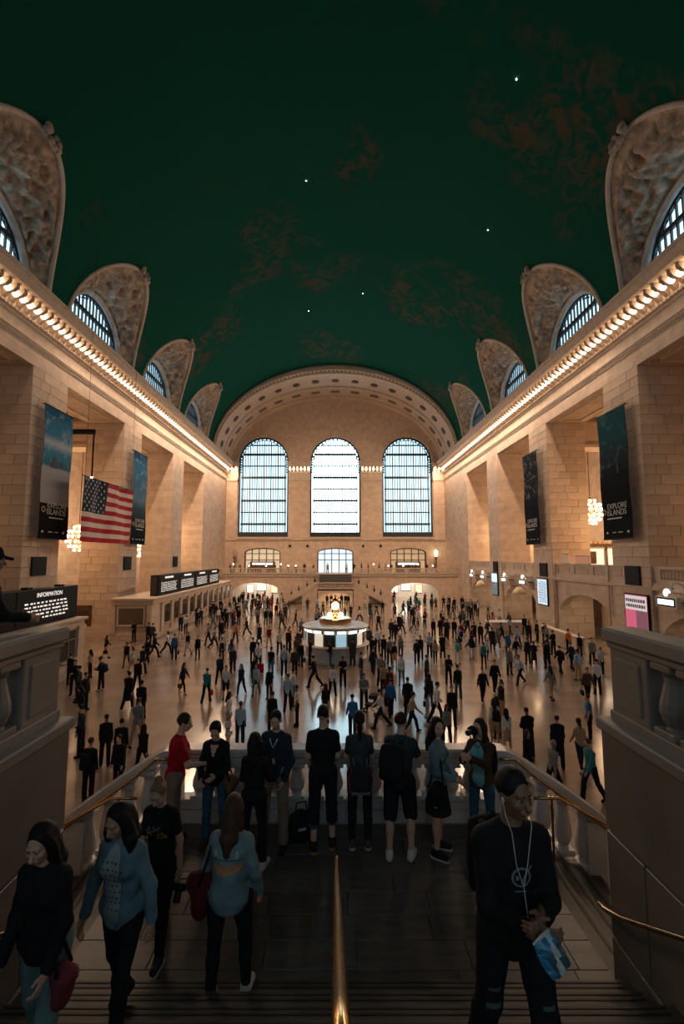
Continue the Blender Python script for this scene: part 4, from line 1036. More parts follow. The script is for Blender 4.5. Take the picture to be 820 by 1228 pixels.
# ================================================================== INFORMATION BOOTH
BX, BY = 0.0, 33.3
ib = empty('information_booth', (BX, BY, 0))
MB().lathe([(2.2, 0), (2.25, 0), (2.25, .18), (2.12, .22), (2.12, .98), (2.2, 1.02)], 40).build('marble_base', M_greylt, ib, smooth=False)
MB().lathe([(1.9, 1.02), (2.42, 1.02), (2.45, 1.06), (2.42, 1.10), (1.9, 1.10)], 40).build('counter', M_stone, ib)
for k in range(16):
    a0, a1 = 2 * PI * (k + .06) / 16, 2 * PI * (k + .94) / 16
    gl = (emis('booth_screen', (.40, .62, .75), .7), mat('booth_glass', (.03, .05, .055), .08), emis('booth_light', (1, .88, .7), .55), mat('booth_glass', (.03, .05, .055), .08))[(k * 7) % 4]
    MB().lathe([(2.02, 1.12), (2.05, 1.12), (2.05, 1.92), (2.02, 1.92)], 4, a0=a0, a1=a1).build('pane', gl, ib)
    am = 2 * PI * k / 16; MB().tube([(2.06 * math.cos(am), 2.06 * math.sin(am), 1.1), (2.06 * math.cos(am), 2.06 * math.sin(am), 2.2)], .045, 6).build('post', M_brass, ib)
    MB().lathe([(2.1, 1.98), (2.2, 1.98), (2.2, 2.16), (2.1, 2.16)], 4, a0=a0 + .03, a1=a1 - .03).build('fascia_light', emis('booth_fascia', (.95, .95, .90), 1.8), ib)
MB().lathe([(0, 2.18), (2.3, 2.18), (2.36, 2.22), (2.36, 2.32), (2.25, 2.38), (.9, 2.52), (0, 2.52)], 48).build('roof', mat('booth_roof', (.40, .40, .40), .35), ib)
MB().lathe([(1.1, 2.5), (1.15, 2.5), (1.15, 2.78), (1.05, 2.82), (0, 2.82)], 32).build('gallery', M_brass, ib)
MB().lathe([(.35, 2.8), (.25, 2.95), (.16, 3.05), (.14, 3.15), (.2, 3.22), (0, 3.22)], 16).build('pedestal', M_brass, ib, smooth=True)
for k in range(4):
    a = PI / 4 + PI / 2 * k; MB().ball((.55 * math.cos(a), .55 * math.sin(a), 2.98), .17, 12, 8).build('globe_lamp', M_globe, ib, smooth=True)
clk = empty('clock', (BX, BY, 3.22)); 
MB().lathe([(.30, .0), (.36, .06), (.36, .1), (.0, .1)], 4).build('foot', M_brass, clk)
for k in range(4):
    a = PI / 2 * k - PI / 2; d = Vector((math.cos(a), math.sin(a), 0)); rot = (R(90), 0, a + PI / 2)
    f = MB().lathe([(.0, 0), (.31, 0), (.31, .03), (0, .03)], 28).build('face', emis('opal_face', (1, .80, .55), 2.6), clk, (d.x * .27, d.y * .27, .44), rot=rot)
    MB().lathe([(.30, 0), (.37, 0), (.37, .06), (.30, .06)], 28, cap=False).build('bezel', M_brass, clk, (d.x * .27, d.y * .27, .44), rot=rot)
    MB().box(-.012, .012, -.02, .24, .032, .04).build('hand', M_black, f); MB().box(-.02, .15, -.014, .014, .032, .04).build('hand', M_black, f)
MB().cbox(-.27, .27, -.27, .27, .1, .78, .06).build('case', M_brass, clk)
MB().lathe([(.42, .78), (.42, .84), (.2, .9), (.1, 1.0), (.06, 1.08), (.09, 1.14), (0, 1.2)], 16).build('finial', M_brass, clk, smooth=True)
tag(ib, 'round marble information booth with lit eave in mid concourse', 'booth'); tag(clk, 'four-faced brass clock on top of the information booth', 'clock')
l = bpy.data.lights.new('booth_glow', 'POINT'); l.energy = 120; l.color = (1, .72, .42); l.shadow_soft_size = .4; o = bpy.data.objects.new('booth_glow', l); COL.objects.link(o); o.location = (BX, BY - .2, 3.5); o['kind'] = 'helper'

# ================================================================== SMALL THINGS ON THE FAR BALCONY AND WALLS
for k, x in enumerate((-16.5, -14.0, -11.2, -8.8, -7.6, -6.4, 6.2, 8.6, 11.0, 13.4, 15.8)):
    o = empty('balcony_lamp', (x, 74.2, FBZ)); MB().lathe([(.42, .70), (.42, .74), (0, .76)], 14).lathe([(.05, .02), (.05, .7)], 8).lathe([(.25, 0), (.25, .03), (0, .04)], 12).build('table', M_wood, o); MB().ball((0, 0, 1.32 if k % 3 else 1.55), (.14, .14, .16), 10, 7).build('shade', emis('table_lamp', (1, .82, .55), 3), o, smooth=True); MB().tube([(0, 0, .76), (0, 0, 1.45)], .03, 6).build('stem', M_brass, o)
    tag(o, 'small lit lamp table on the far balcony, %s from left of eleven' % ('first', 'second', 'third', 'fourth', 'fifth', 'sixth', 'seventh', 'eighth', 'ninth', 'tenth', 'eleventh')[k], 'table lamp', 'lamp tables on the far balcony')
o = empty('torch_lamp', (17.6, 79.9, 4.35)); MB().lathe([(.35, 0), (.3, .2), (.14, .4), (.12, 2.3), (.3, 2.6), (.34, 2.75)], 14).build('standard', M_bronze, o, smooth=True); MB().ball((0, 0, 3.35), (.3, .3, .65), 12, 8).build('flame_globe', emis('torch', (1, .8, .5), 5), o, smooth=True); tag(o, 'tall bronze torch lamp at the right end of far balcony', 'lamp')
o = empty('torch_lamp', (-17.6, 79.9, 4.35)); MB().lathe([(.35, 0), (.3, .2), (.14, .4), (.12, 2.3), (.3, 2.6), (.34, 2.75)], 14).build('standard', M_bronze, o, smooth=True); MB().ball((0, 0, 3.35), (.3, .3, .65), 12, 8).build('flame_globe', mat('unlit_globe', (.4, .33, .25)), o, smooth=True); tag(o, 'tall unlit bronze torch lamp at the left end of far balcony', 'lamp')
for x, s_ in ((-8.0, 'left of the left middle pier'), (-4.9, 'left of the centre window'), (4.9, 'right of the centre window'), (8.0, 'left of the right window')):
    o = empty('wall_speaker', (x, DEND - .06, 9.0)); MB().cbox(-.2, .2, -.1, .06, -.22, .22, .03).build('case', M_black, o); MB().lathe([(.13, 0), (.15, .02), (0, .03)], 12).build('grille', M_iron, o, (0, -.1, 0), rot=(R(90), 0, 0)); tag(o, 'small black wall speaker %s' % s_, 'speaker')
# reception desk by the third right pillar
o = empty('enquiry_desk', (16.2, 44.0, 0)); MB().cbox(-1.6, 1.6, -.6, .6, 0, 1.0, .03).build('body', M_stone, o); MB().cbox(-1.75, 1.75, -.75, .75, 1.0, 1.08, .02).build('top', M_greylt, o); tag(o, 'pale stone enquiry desk near the second right pillar', 'desk')
# low wall and ramp rail in front of the big right arch
o = empty('ramp_wall', (18.2, 37.0, 0)); MB().cbox(-.2, .2, -2.6, 3.6, 0, 1.1, .03).build('wall', M_stone, o); MB().cbox(-.28, .28, -2.7, 3.7, 1.1, 1.22, .03).build('coping', M_trim, o); tag(o, 'low stone ramp wall before the big right archway', 'low wall')
# ================================================================== PEOPLE: surfaces grown from joints
def _unit(v): v = np.asarray(v, float); return v / max(1e-9, np.linalg.norm(v))
class Cone:
    def __init__(s, a, b, ra, rb): s.a = np.array(a, float); s.b = np.array(b, float); s.ra = ra; s.rb = rb
    def bounds(s):
        r = max(s.ra, s.rb); return np.minimum(s.a, s.b) - r, np.maximum(s.a, s.b) + r
    def d(s, X, Y, Z):
        ba = s.b - s.a; L = max(1e-9, ba @ ba)
        px, py, pz = X - s.a[0], Y - s.a[1], Z - s.a[2]
        t = np.clip((px * ba[0] + py * ba[1] + pz * ba[2]) / L, 0, 1)
        return np.sqrt((px - ba[0] * t) ** 2 + (py - ba[1] * t) ** 2 + (pz - ba[2] * t) ** 2) - (s.ra + (s.rb - s.ra) * t)
    def grow(s, g): return Cone(s.a, s.b, s.ra + g, s.rb + g)
class Ell:
    def __init__(s, c, r, rot=None): s.c = np.array(c, float); s.r = np.array(r, float); s.m = None if rot is None else np.array(rot, float)
    def bounds(s):
        R_ = s.r if s.m is None else np.abs(s.m) @ s.r
        return s.c - R_, s.c + R_
    def d(s, X, Y, Z):
        x, y, z = X - s.c[0], Y - s.c[1], Z - s.c[2]
        if s.m is not None:
            m = s.m; x, y, z = m[0, 0] * x + m[1, 0] * y + m[2, 0] * z, m[0, 1] * x + m[1, 1] * y + m[2, 1] * z, m[0, 2] * x + m[1, 2] * y + m[2, 2] * z
        r = s.r; k0 = np.sqrt((x / r[0]) ** 2 + (y / r[1]) ** 2 + (z / r[2]) ** 2); k1 = np.sqrt((x / r[0] ** 2) ** 2 + (y / r[1] ** 2) ** 2 + (z / r[2] ** 2) ** 2)
        return k0 * (k0 - 1) / np.maximum(k1, 1e-6)
    def grow(s, g): return Ell(s.c, s.r + g, s.m)
def polygonise(prims, h, k=.03, cuts=(), fold=0., lo=None, hi=None, seed=0.):
    B = [p.bounds() for p in prims]; mn = np.min([b[0] for b in B], 0) - 2.5 * h; mx = np.max([b[1] for b in B], 0) + 2.5 * h
    if lo is not None: mn = np.maximum(mn, lo)
    if hi is not None: mx = np.minimum(mx, hi)
    n = np.maximum(4, np.ceil((mx - mn) / h).astype(int) + 1); F = np.full(n, 1.0, np.float32)
    ax = [mn[i] + h * np.arange(n[i]) for i in range(3)]
    def sub(p, m):
        b0, b1 = p.bounds(); i0 = np.clip(np.floor((b0 - m - mn) / h).astype(int), 0, n); i1 = np.clip(np.ceil((b1 + m - mn) / h).astype(int) + 1, 0, n)
        if np.any(i1 <= i0): return None
        return tuple(slice(a, b) for a, b in zip(i0, i1))
    for p in prims:
        s = sub(p, max(k, 3 * h))
        if s is None: continue
        X, Y, Z = np.meshgrid(ax[0][s[0]], ax[1][s[1]], ax[2][s[2]], indexing='ij', sparse=True)
        d = p.d(X, Y, Z); f = F[s]; q = np.maximum(k - np.abs(f - d), 0) / k; F[s] = np.minimum(f, d) - q * q * k * .25
    if fold:
        X, Y, Z = np.meshgrid(*ax, indexing='ij', sparse=True)
        F += fold * (np.sin(X * 31 + Z * 23 + 3 * np.sin(Y * 17 + seed) + seed) * .6 + np.sin(Z * 47 - X * 19 + 2 * np.sin(X * 29 + Z * 11) + seed * 2) * .4)
    for p in cuts:
        s = sub(p, 3 * h)
        if s is None: continue
        X, Y, Z = np.meshgrid(ax[0][s[0]], ax[1][s[1]], ax[2][s[2]], indexing='ij', sparse=True); F[s] = np.maximum(F[s], -p.d(X, Y, Z))
    return nets(F, mn, h)
def nets(F, mn, h):
    S_ = F < 0
    c = np.zeros(np.array(F.shape) - 1, np.int8)
    for i in (0, 1):
        for j in (0, 1):
            for k in (0, 1): c += S_[i:F.shape[0] - 1 + i, j:F.shape[1] - 1 + j, k:F.shape[2] - 1 + k]
    act = (c > 0) & (c < 8); ci = np.argwhere(act)
    if len(ci) == 0: return np.zeros((0, 3)), np.zeros((0, 4), int)
    idx = np.full(act.shape, -1, np.int64); idx[act] = np.arange(len(ci))
    acc = np.zeros((len(ci), 3)); cnt = np.zeros(len(ci))
    CR = [(i, j, k) for i in (0, 1) for j in (0, 1) for k in (0, 1)]
    for a in CR:
        for ax in range(3):
            if a[ax]: continue
            b = list(a); b[ax] = 1
            fa = F[ci[:, 0] + a[0], ci[:, 1] + a[1], ci[:, 2] + a[2]]; fb = F[ci[:, 0] + b[0], ci[:, 1] + b[1], ci[:, 2] + b[2]]
            m = (fa < 0) != (fb < 0); t = np.where(m, fa / np.where(m, fa - fb, 1), 0)
            for q in range(3): acc[:, q] += m * (a[q] + (t if q == ax else 0))
            cnt += m
    V = mn + h * (ci + acc / cnt[:, None]); Q = []
    for ax in range(3):
        sl0 = [slice(None)] * 3; sl1 = [slice(None)] * 3; sl0[ax] = slice(0, -1); sl1[ax] = slice(1, None)
        s0, s1 = S_[tuple(sl0)], S_[tuple(sl1)]; e = np.argwhere(s0 != s1); u, v = [(1, 2), (2, 0), (0, 1)][ax]
        ok = (e[:, u] > 0) & (e[:, v] > 0) & (e[:, u] < F.shape[u] - 1) & (e[:, v] < F.shape[v] - 1); e = e[ok]
        if not len(e): continue
        def cell(du, dv): q = e.copy(); q[:, u] -= du; q[:, v] -= dv; return idx[q[:, 0], q[:, 1], q[:, 2]]
        quad = np.stack([cell(1, 1), cell(0, 1), cell(0, 0), cell(1, 0)], 1)
        fl = ~s0[e[:, 0], e[:, 1], e[:, 2]]; quad[fl] = quad[fl][:, ::-1]; Q.append(quad)
    return V, np.concatenate(Q)
def np_mesh(name, V, Q, mi=None, tris=None):
    me = bpy.data.meshes.new(name); nq = len(Q)
    me.vertices.add(len(V)); me.vertices.foreach_set('co', np.asarray(V, np.float32).ravel())
    me.loops.add(nq * 4); me.loops.foreach_set('vertex_index', np.asarray(Q, np.int32).ravel())
    me.polygons.add(nq); me.polygons.foreach_set('loop_start', np.arange(nq, dtype=np.int32) * 4); me.polygons.foreach_set('loop_total', np.full(nq, 4, np.int32))
    if mi is not None: me.polygons.foreach_set('material_index', np.asarray(mi, np.int32))
    me.polygons.foreach_set('use_smooth', np.ones(nq, bool)); me.update(calc_edges=True); me.validate(); return me

def adir(f, o, side): f, o = R(f), R(o); return np.array([side * math.sin(o), math.cos(o) * math.sin(f), -math.cos(o) * math.cos(f)])
def rotz(a): c, s = math.cos(a), math.sin(a); return np.array([[c, -s, 0], [s, c, 0], [0, 0, 1.]])
def rotx(a): c, s = math.cos(a), math.sin(a); return np.array([[1, 0, 0], [0, c, -s], [0, s, c]])
REST = dict(lean=2, twist=0, arms=[(4, 6, 14, 2), (4, 6, 14, 2)], legs=[(2, 3, 0, 1), (-2, 3, -3, 1)], head=(0, 0))
POSES = {
    'stand': REST,
    'walk': dict(lean=5, twist=4, arms=[(24, 7, 38, 3), (-20, 8, -6, 6)], legs=[(-16, 1, -30, 1), (24, 1, 8, 1)], head=(0, -4)),
    'stride': dict(lean=7, twist=-5, arms=[(-26, 8, -8, 6), (26, 7, 48, 3)], legs=[(32, 1, 12, 1), (-20, 1, -42, 1)], head=(0, -4)),
    'phone': dict(lean=3, twist=0, arms=[(14, 10, 92, -22), (18, 8, 106, -24)], legs=[(3, 4, 0, 2), (-3, 3, -5, 1)], head=(0, -22)),
    'fold': dict(lean=1, twist=0, arms=[(20, 14, 80, -52), (20, 14, 86, -50)], legs=[(0, 5, -2, 3), (4, 4, -2, 1)], head=(12, -4)),
}
class Rig:
    """joint positions of a 1.75 m figure facing +y"""
    def __init__(s, pose, fem=False, wide=1.0):
        s.fem, s.w = fem, wide
        p = {**REST, **pose}; s.p = p
        T = rotz(R(p['twist'])); up = np.array([0, math.sin(R(p['lean'])), math.cos(R(p['lean']))])
        s.up = up; hips = .092 * wide; sh = (.132 if fem else .150) * (1 + .6 * (wide - 1))
        legs = []
        for i, sd in enumerate((-1, 1)):
            tf, to, sf, so = p['legs'][i]; hip = np.array([sd * hips, 0, 0]); kn = hip + .43 * adir(tf, to, sd); an = kn + .425 * adir(sf, so, sd); legs.append((hip, kn, an))
        low = min(l[2][2] for l in legs); z0 = .085 - low
        s.P = np.array([0, 0, z0]); s.legs = [tuple(q + s.P for q in l) for l in legs]
        s.N = s.P + up * .53; s.C = s.P + up * .33
        s.S = [s.P + up * .455 + T @ np.array([sd * sh, 0, 0]) for sd in (-1, 1)]
        s.arms = []
        for i, sd in enumerate((-1, 1)):
            uf, uo, ff, fo = p['arms'][i]; e = s.S[i] + .285 * (T @ adir(uf, uo, sd)); w = e + .25 * (T @ adir(ff, fo, sd)); s.arms.append((s.S[i], e, w, _unit(w - e)))
        yaw, pit = p['head']; s.HR = T @ rotz(R(yaw)) @ rotx(R(pit))
        s.H = s.N + up * .068 + s.HR @ np.array([0, .022, .115])
        s.T = T
    def hp(s, x, y, z): return s.H + s.HR @ np.array([x, y, z])
    def torso(s, g=0.):
        w = s.w; f = s.fem; u, P = s.up, s.P; rot = s.T
        chest = [Ell(P + u * .37, np.array([(.145 if f else .165) * w, .105 * w, .17]) + g, rot), Ell(P + u * .20, np.array([(.125 if f else .14) * w, .10 * w, .15]) + g, rot), Ell(P + u * .02, np.array([(.16 if f else .15) * w, .115 * w, .12]) + g, rot),
                 Cone(s.S[0], s.S[1], .040 + g * .7, .040 + g * .7)] + [Cone(s.N - u * .022, s.S[q] + u * .006, .056 + g * .3, .040 + g * .7) for q in (0, 1)]
        if f: chest += [Ell(P + u * .36 + s.T @ np.array([q * .065 * w, .075 * w, 0]), np.array([.065 * w, .06, .065]) + g * .8) for q in (-1, 1)]
        return chest
    def arm(s, i, a=0., b=1., g=0.):
        """from shoulder (0) through the elbow (.5) to the wrist (1)"""
        S0, e, w, d = s.arms[i]; out = []; r0, r1, r2 = (.041, .035, .026) if s.fem else (.047, .040, .030); r0 *= s.w ** .5
        if a < .5:
            t1 = min(b, .5) * 2; out.append(Cone(S0, S0 + (e - S0) * t1, r0 + g, r0 + (r1 - r0) * t1 + g))
        if b > .5:
            t1 = (b - .5) * 2; out.append(Cone(e, e + (w - e) * t1, r1 + g, r1 + (r2 - r1) * t1 + g))
        return out
    def leg(s, i, b=1., g=0., g2=None, flare=0.):
        h, kn, an = s.legs[i]; g2 = g if g2 is None else g2; r0, r1, r2 = (.086 * s.w, .054, .036)
        out = [Cone(h + np.array([0, 0, .02]), h + (kn - h) * min(1, b * 2), r0 + g, r0 + (r1 - r0) * min(1, b * 2) + g2 * (1 if b <= .5 else .8))]
        if b > .5: t = (b - .5) * 2; out += [Cone(kn, kn + (an - kn) * t, r1 + g2 * .8, r1 + (r2 - r1) * t + g2 + flare), Ell(kn * .68 + an * .32 - np.array([0, .012, 0]), (.05 + g2, .052 + g2, .11))]
        return out
    def foot(s, i):
        an = s.legs[i][2]; sh = s.legs[i][2] - s.legs[i][1]; pitch = math.atan2(sh[1], -sh[2]); k = min(.7, max(-.35, pitch * .75)) if an[2] > .10 or pitch > .15 else 0
        f = rotx(k) @ np.array([0, 1, 0]); f = rotz(R((-1, 1)[i] * -7)) @ f; return an, f
    def shoe(s, i, sole=0.):
        an, f = s.foot(i); dn = np.array([0, 0, -.045]); a = an + dn * .9 - f * .045; return [Cone(a, an + dn + f * .135, .043, .038), Cone(an + f * -.01, an + dn * .8 + f * .05, .044, .042), Cone(an + dn * .9, an + np.array([0, 0, .015]), .044, .043)]
    def hand_prims(s, i, curl=.5, fine=True):
        S0, e, w, d = s.arms[i]; sd = (-1, 1)[i]; n = s.T @ np.array([-sd, 0, 0.]) ; 
        if abs(d @ n) > .8: n = np.array([0, 0, -1.])
        n = _unit(n - d * (n @ d)); b = np.cross(d, n); 
        th = b if (b @ np.array([0, 1., 0])) > (b @ np.array([0, -1., 0])) else -b
        if abs(b[1]) < .3 and abs(b[2]) > .4: th = b if b[2] > 0 else -b
        sz = .92 if s.fem else 1.0
        M = np.stack([th, n, d], 1); pr = [Ell(w + d * .05 * sz, np.array([.038, .016, .052]) * sz, M), Cone(w - d * .02, w + d * .03, .025, .024)]
        for k in range(4):
            off = (.027 - .018 * k) * sz; L = (.072, .08, .075, .06)[k] * sz; base = w + d * .088 * sz + th * off
            c1, c2 = curl * 38, curl * 85; d1 = d * math.cos(R(c1)) + n * math.sin(R(c1)); d2 = d * math.cos(R(c1 + c2)) + n * math.sin(R(c1 + c2))
            m1 = base + d1 * L * .5; pr += [Cone(base, m1, .0092, .0085), Cone(m1, m1 + d2 * L * .55, .0085, .0065)]
        tb = w + d * .025 * sz + th * .03 * sz; t1 = tb + _unit(d * .75 + th * .75 + n * .3) * .035 * sz; pr += [Cone(tb, t1, .013, .0105), Cone(t1, t1 + _unit(d + n * .45 + th * .15) * .032 * sz, .0105, .0085)]
        return pr
    def head_prims(s, fine=True):
        p = [Ell(s.hp(0, -.012, .03), (.073, .092, .095), s.HR), Ell(s.hp(0, .022, -.035), (.056, .066, .075), s.HR), Cone(s.hp(0, .04, -.085), s.hp(0, .058, -.088), .026, .022)]
        if fine:
            p += [Cone(s.hp(0, .088, .0), s.hp(0, .108, -.032), .010, .0145), Ell(s.hp(0, .082, -.058), (.027, .016, .014), s.HR), Cone(s.hp(-.035, .074, .028), s.hp(.035, .074, .028), .014, .014)]
            p += [Ell(s.hp(q * .075, -.008, -.008), (.011, .02, .031), s.HR) for q in (-1, 1)] + [Ell(s.hp(q * .04, .058, -.022), (.024, .024, .022), s.HR) for q in (-1, 1)]
        return p
    def neck(s): return [Cone(s.N - s.up * .04, s.hp(0, -.015, -.06), .058 if not s.fem else .05, .05 if not s.fem else .044)]

def hair_prims(g, kind):
    cap = [Ell(g.hp(0, -.022, .042), (.086, .100, .099), g.HR)]; cuts = [Ell(g.hp(0, .122, -.03), (.104, .108, .152), g.HR)]
    if kind == 'short':
        cap = [Ell(g.hp(0, -.018, .042), (.080, .097, .092), g.HR)]; cuts = [Ell(g.hp(0, .128, -.035), (.105, .102, .150), g.HR)] + [Ell(g.hp(0, .05, -.12), (.13, .09, .11), g.HR), Ell(g.hp(0, -.02, -.17), (.13, .13, .10), g.HR)]
    elif kind == 'long':
        b = g.P + g.up * .40; cap += [Cone(g.hp(0, -.055, 0), g.N - g.up * .02 + np.array([0, -.085, 0]), .085, .085), Cone(g.N - g.up * .02 + np.array([0, -.085, 0]), b + np.array([0, -.125, 0]), .078, .04)]
        cap += [Cone(g.hp(q * .07, -.01, .0), g.hp(q * .085, -.02, -.17), .03, .026) for q in (-1, 1)]
    elif kind == 'wavy':
        cap += [Cone(g.hp(q * .07, -.01, .01), g.hp(q * .105, .0, -.13), .045, .055) for q in (-1, 1)] + [Cone(g.hp(q * .105, .0, -.13), g.hp(q * .11, .03, -.26), .055, .03) for q in (-1, 1)] + [Cone(g.hp(0, -.06, .0), g.hp(0, -.08, -.2), .10, .085)]
    elif kind == 'bun':
        cap = [Ell(g.hp(0, -.018, .04), (.079, .097, .092), g.HR), Ell(g.hp(0, -.05, .135), (.045, .045, .04), g.HR)]; cuts += [Ell(g.hp(0, -.0, -.16), (.13, .13, .10), g.HR)]
    elif kind == 'pony':
        cap += [Cone(g.hp(0, -.10, .02), g.hp(0, -.13, -.06), .03, .035), Cone(g.hp(0, -.13, -.06), g.hp(0, -.12, -.24), .035, .015)]; cuts += [Ell(g.hp(0, -.0, -.16), (.13, .13, .10), g.HR)]
    elif kind == 'cap':
        cap = [Ell(g.hp(0, -.015, .05), (.088, .103, .085), g.HR), Cone(g.hp(-.03, .08, .035), g.hp(-.03, .15, .02), .016, .012), Cone(g.hp(.03, .08, .035), g.hp(.03, .15, .02), .016, .012)]; cuts = [Ell(g.hp(0, 0, -.12), (.14, .14, .13), g.HR)]
    elif kind == 'bald':
        cap = [Ell(g.hp(0, -.04, -.005), (.079, .08, .05), g.HR)]; cuts += [Ell(g.hp(0, .06, 0), (.14, .08, .14), g.HR)]
    return cap, cuts
def hem(g, z): return Ell(g.P + np.array([0, 0, z - 3.0]), (3., 3., 3.))
def top_prims(g, kind):
    p, k, c = _top_prims(g, kind)
    return p, k, c + [hem(g, {'tee': -.075, 'long': -.085, 'jacket': -.10, 'open': -.11, 'wide_open': -.11, 'coat': -.44}.get(kind, -.08))]
def _top_prims(g, kind):
    if kind == 'tee': return g.torso(.016) + [q for i in (0, 1) for q in g.arm(i, 0, .30, .018)], .035, []
    if kind == 'long': return g.torso(.017) + [q for i in (0, 1) for q in g.arm(i, 0, .97, .013)], .03, []
    if kind == 'jacket': return g.torso(.020) + [Cone(g.P + g.up * .30, g.P - g.up * .06, .112 * g.w, .128 * g.w), Cone(g.P + g.up * .02 + g.T @ np.array([-.05, 0, 0]), g.P + g.up * .02 + g.T @ np.array([.05, 0, 0]), .125 * g.w, .125 * g.w)] + [q for i in (0, 1) for q in g.arm(i, 0, .96, .017)], .032, []
    if kind == 'coat': return g.torso(.028) + [Cone(g.P + g.up * .1, g.P - np.array([0, 0, .38]), .15 * g.w, .20 * g.w)] + [q for i in (0, 1) for q in g.arm(i, 0, .96, .019)], .06, []
    if kind == 'open': return g.torso(.022) + [Cone(g.P + g.up * .30, g.P - g.up * .05, .112 * g.w, .125 * g.w), Cone(g.P + g.up * .02 + g.T @ np.array([-.05, 0, 0]), g.P + g.up * .02 + g.T @ np.array([.05, 0, 0]), .122 * g.w, .122 * g.w)] + [q for i in (0, 1) for q in g.arm(i, 0, .95, .017)], .035, [Ell(g.P + g.up * .22 + g.T @ np.array([0, .19, 0]), (.075 * g.w, .13, .46))]
    if kind == 'wide_open': return g.torso(.022) + [Cone(g.P + g.up * .30, g.P - g.up * .05, .112 * g.w, .125 * g.w), Cone(g.P + g.up * .02 + g.T @ np.array([-.05, 0, 0]), g.P + g.up * .02 + g.T @ np.array([.05, 0, 0]), .122 * g.w, .122 * g.w)] + [q for i in (0, 1) for q in g.arm(i, 0, .95, .017)], .035, [Ell(g.P + g.up * .22 + g.T @ np.array([0, .19, 0]), (.125 * g.w, .15, .5))]
    if kind == 'tank': return g.torso(.012), .03, []
    raise KeyError(kind)
def bottom_hem(g, kind):
    if kind == 'skirt': return [hem(g, -.40)]
    if kind == 'shorts': return [Ell((g.legs[i][1][0], g.legs[i][1][1], g.legs[i][1][2] - .5), (.13, .3, .5)) for i in (0, 1)]
    return []
def bottom_prims(g, kind):
    hip = [Ell(g.P + g.up * .01, (.165 * g.w, .122 * g.w, .115), None), Ell(g.P + g.up * .08, (.128 * g.w, .097 * g.w, .075), None)]
    if kind == 'trousers': return hip + [q for i in (0, 1) for q in g.leg(i, .97, .014, .018, .012)], .03
    if kind == 'slim': return hip + [q for i in (0, 1) for q in g.leg(i, .95, .006, .007, .004)], .03
    if kind == 'shorts': return hip + [q for i in (0, 1) for q in g.leg(i, .50, .022, .034)], .03
    if kind == 'capri': return hip + [q for i in (0, 1) for q in g.leg(i, .66, .014, .022)], .03
    if kind == 'skirt': return hip + [Cone(g.P + g.up * .02, g.P - np.array([0, -.01, .42]), .13 * g.w, .19 * g.w)], .05
    raise KeyError(kind)
def body_parts(g, h, hh, fine=True, top='long', bottom='trousers', hair='short', curls=(.5, .5), fold=0.):
    """(part name -> vertices, quads, material index); the body is whole, the clothes lie over it"""
    out = {}
    prims = g.torso(0) + g.neck() + [q for i in (0, 1) for q in g.arm(i) + g.leg(i)]
    for i in (0, 1): an, f = g.foot(i); prims.append(Cone(an - np.array([0, 0, .04]), an - np.array([0, 0, .045]) + f * .11, .034, .028))
    if not fine: prims += [q for i in (0, 1) for q in g.hand_prims(i, curls[i])[:2]] + [Cone(g.arms[i][2] + g.arms[i][3] * .06, g.arms[i][2] + g.arms[i][3] * .14, .03, .018) for i in (0, 1)] + g.head_prims(False) + [Cone(g.hp(0, .085, .0), g.hp(0, .105, -.03), .014, .018)]
    V, Q = polygonise(prims, h, .03); V, Q, mi = [V], [Q], [np.zeros(len(Q), int)]
    def addp(v, q, m): o = sum(len(a) for a in V); V.append(v); Q.append(q + o); mi.append(np.full(len(q), m, int))
    if fine:
        addp(*polygonise(g.head_prims() + [Cone(g.hp(0, -.01, -.09), g.hp(0, -.015, -.06), .05, .05)], hh, .018), 0)
        for i in (0, 1): addp(*polygonise(g.hand_prims(i, curls[i]), hh * .85, .008), 0)
        for q in (-1, 1):
            addp(*polygonise([Ell(g.hp(q * .031, .0745, .008), (.0155, .0105, .0065), g.HR)], .003, .002), 1)
            addp(*polygonise([Ell(g.hp(q * .031, .0835, .008), (.0075, .005, .0068), g.HR)], .0025, .002), 2)
            addp(*polygonise([Cone(g.hp(q * .016, .087, .028), g.hp(q * .048, .078, .031), .0055, .004)], .004, .002), 2)
        addp(*polygonise([Ell(g.hp(0, .0925, -.053), (.023, .008, .0065), g.HR), Ell(g.hp(0, .0925, -.063), (.020, .009, .0075), g.HR)], .0035, .002), 3)
    out['person'] = (np.concatenate(V), np.concatenate(Q), np.concatenate(mi))
    if top:
        p, k, c = top_prims(g, top); out['top'] = (*polygonise(p, h, k, c, fold), None)
    if bottom:
        p, k = bottom_prims(g, bottom); out['bottom'] = (*polygonise(p, h, k, bottom_hem(g, bottom), fold * .8, seed=2.), None)
    if hair:
        p, c = hair_prims(g, hair); out['hair'] = (*polygonise(p, hh * 1.3, .03, c, .006 if fine else 0, seed=1.), None)
    for i in (0, 1): out['shoe%d' % i] = (*polygonise(g.shoe(i), h * .8 if not fine else .008, .02), None)
    return out

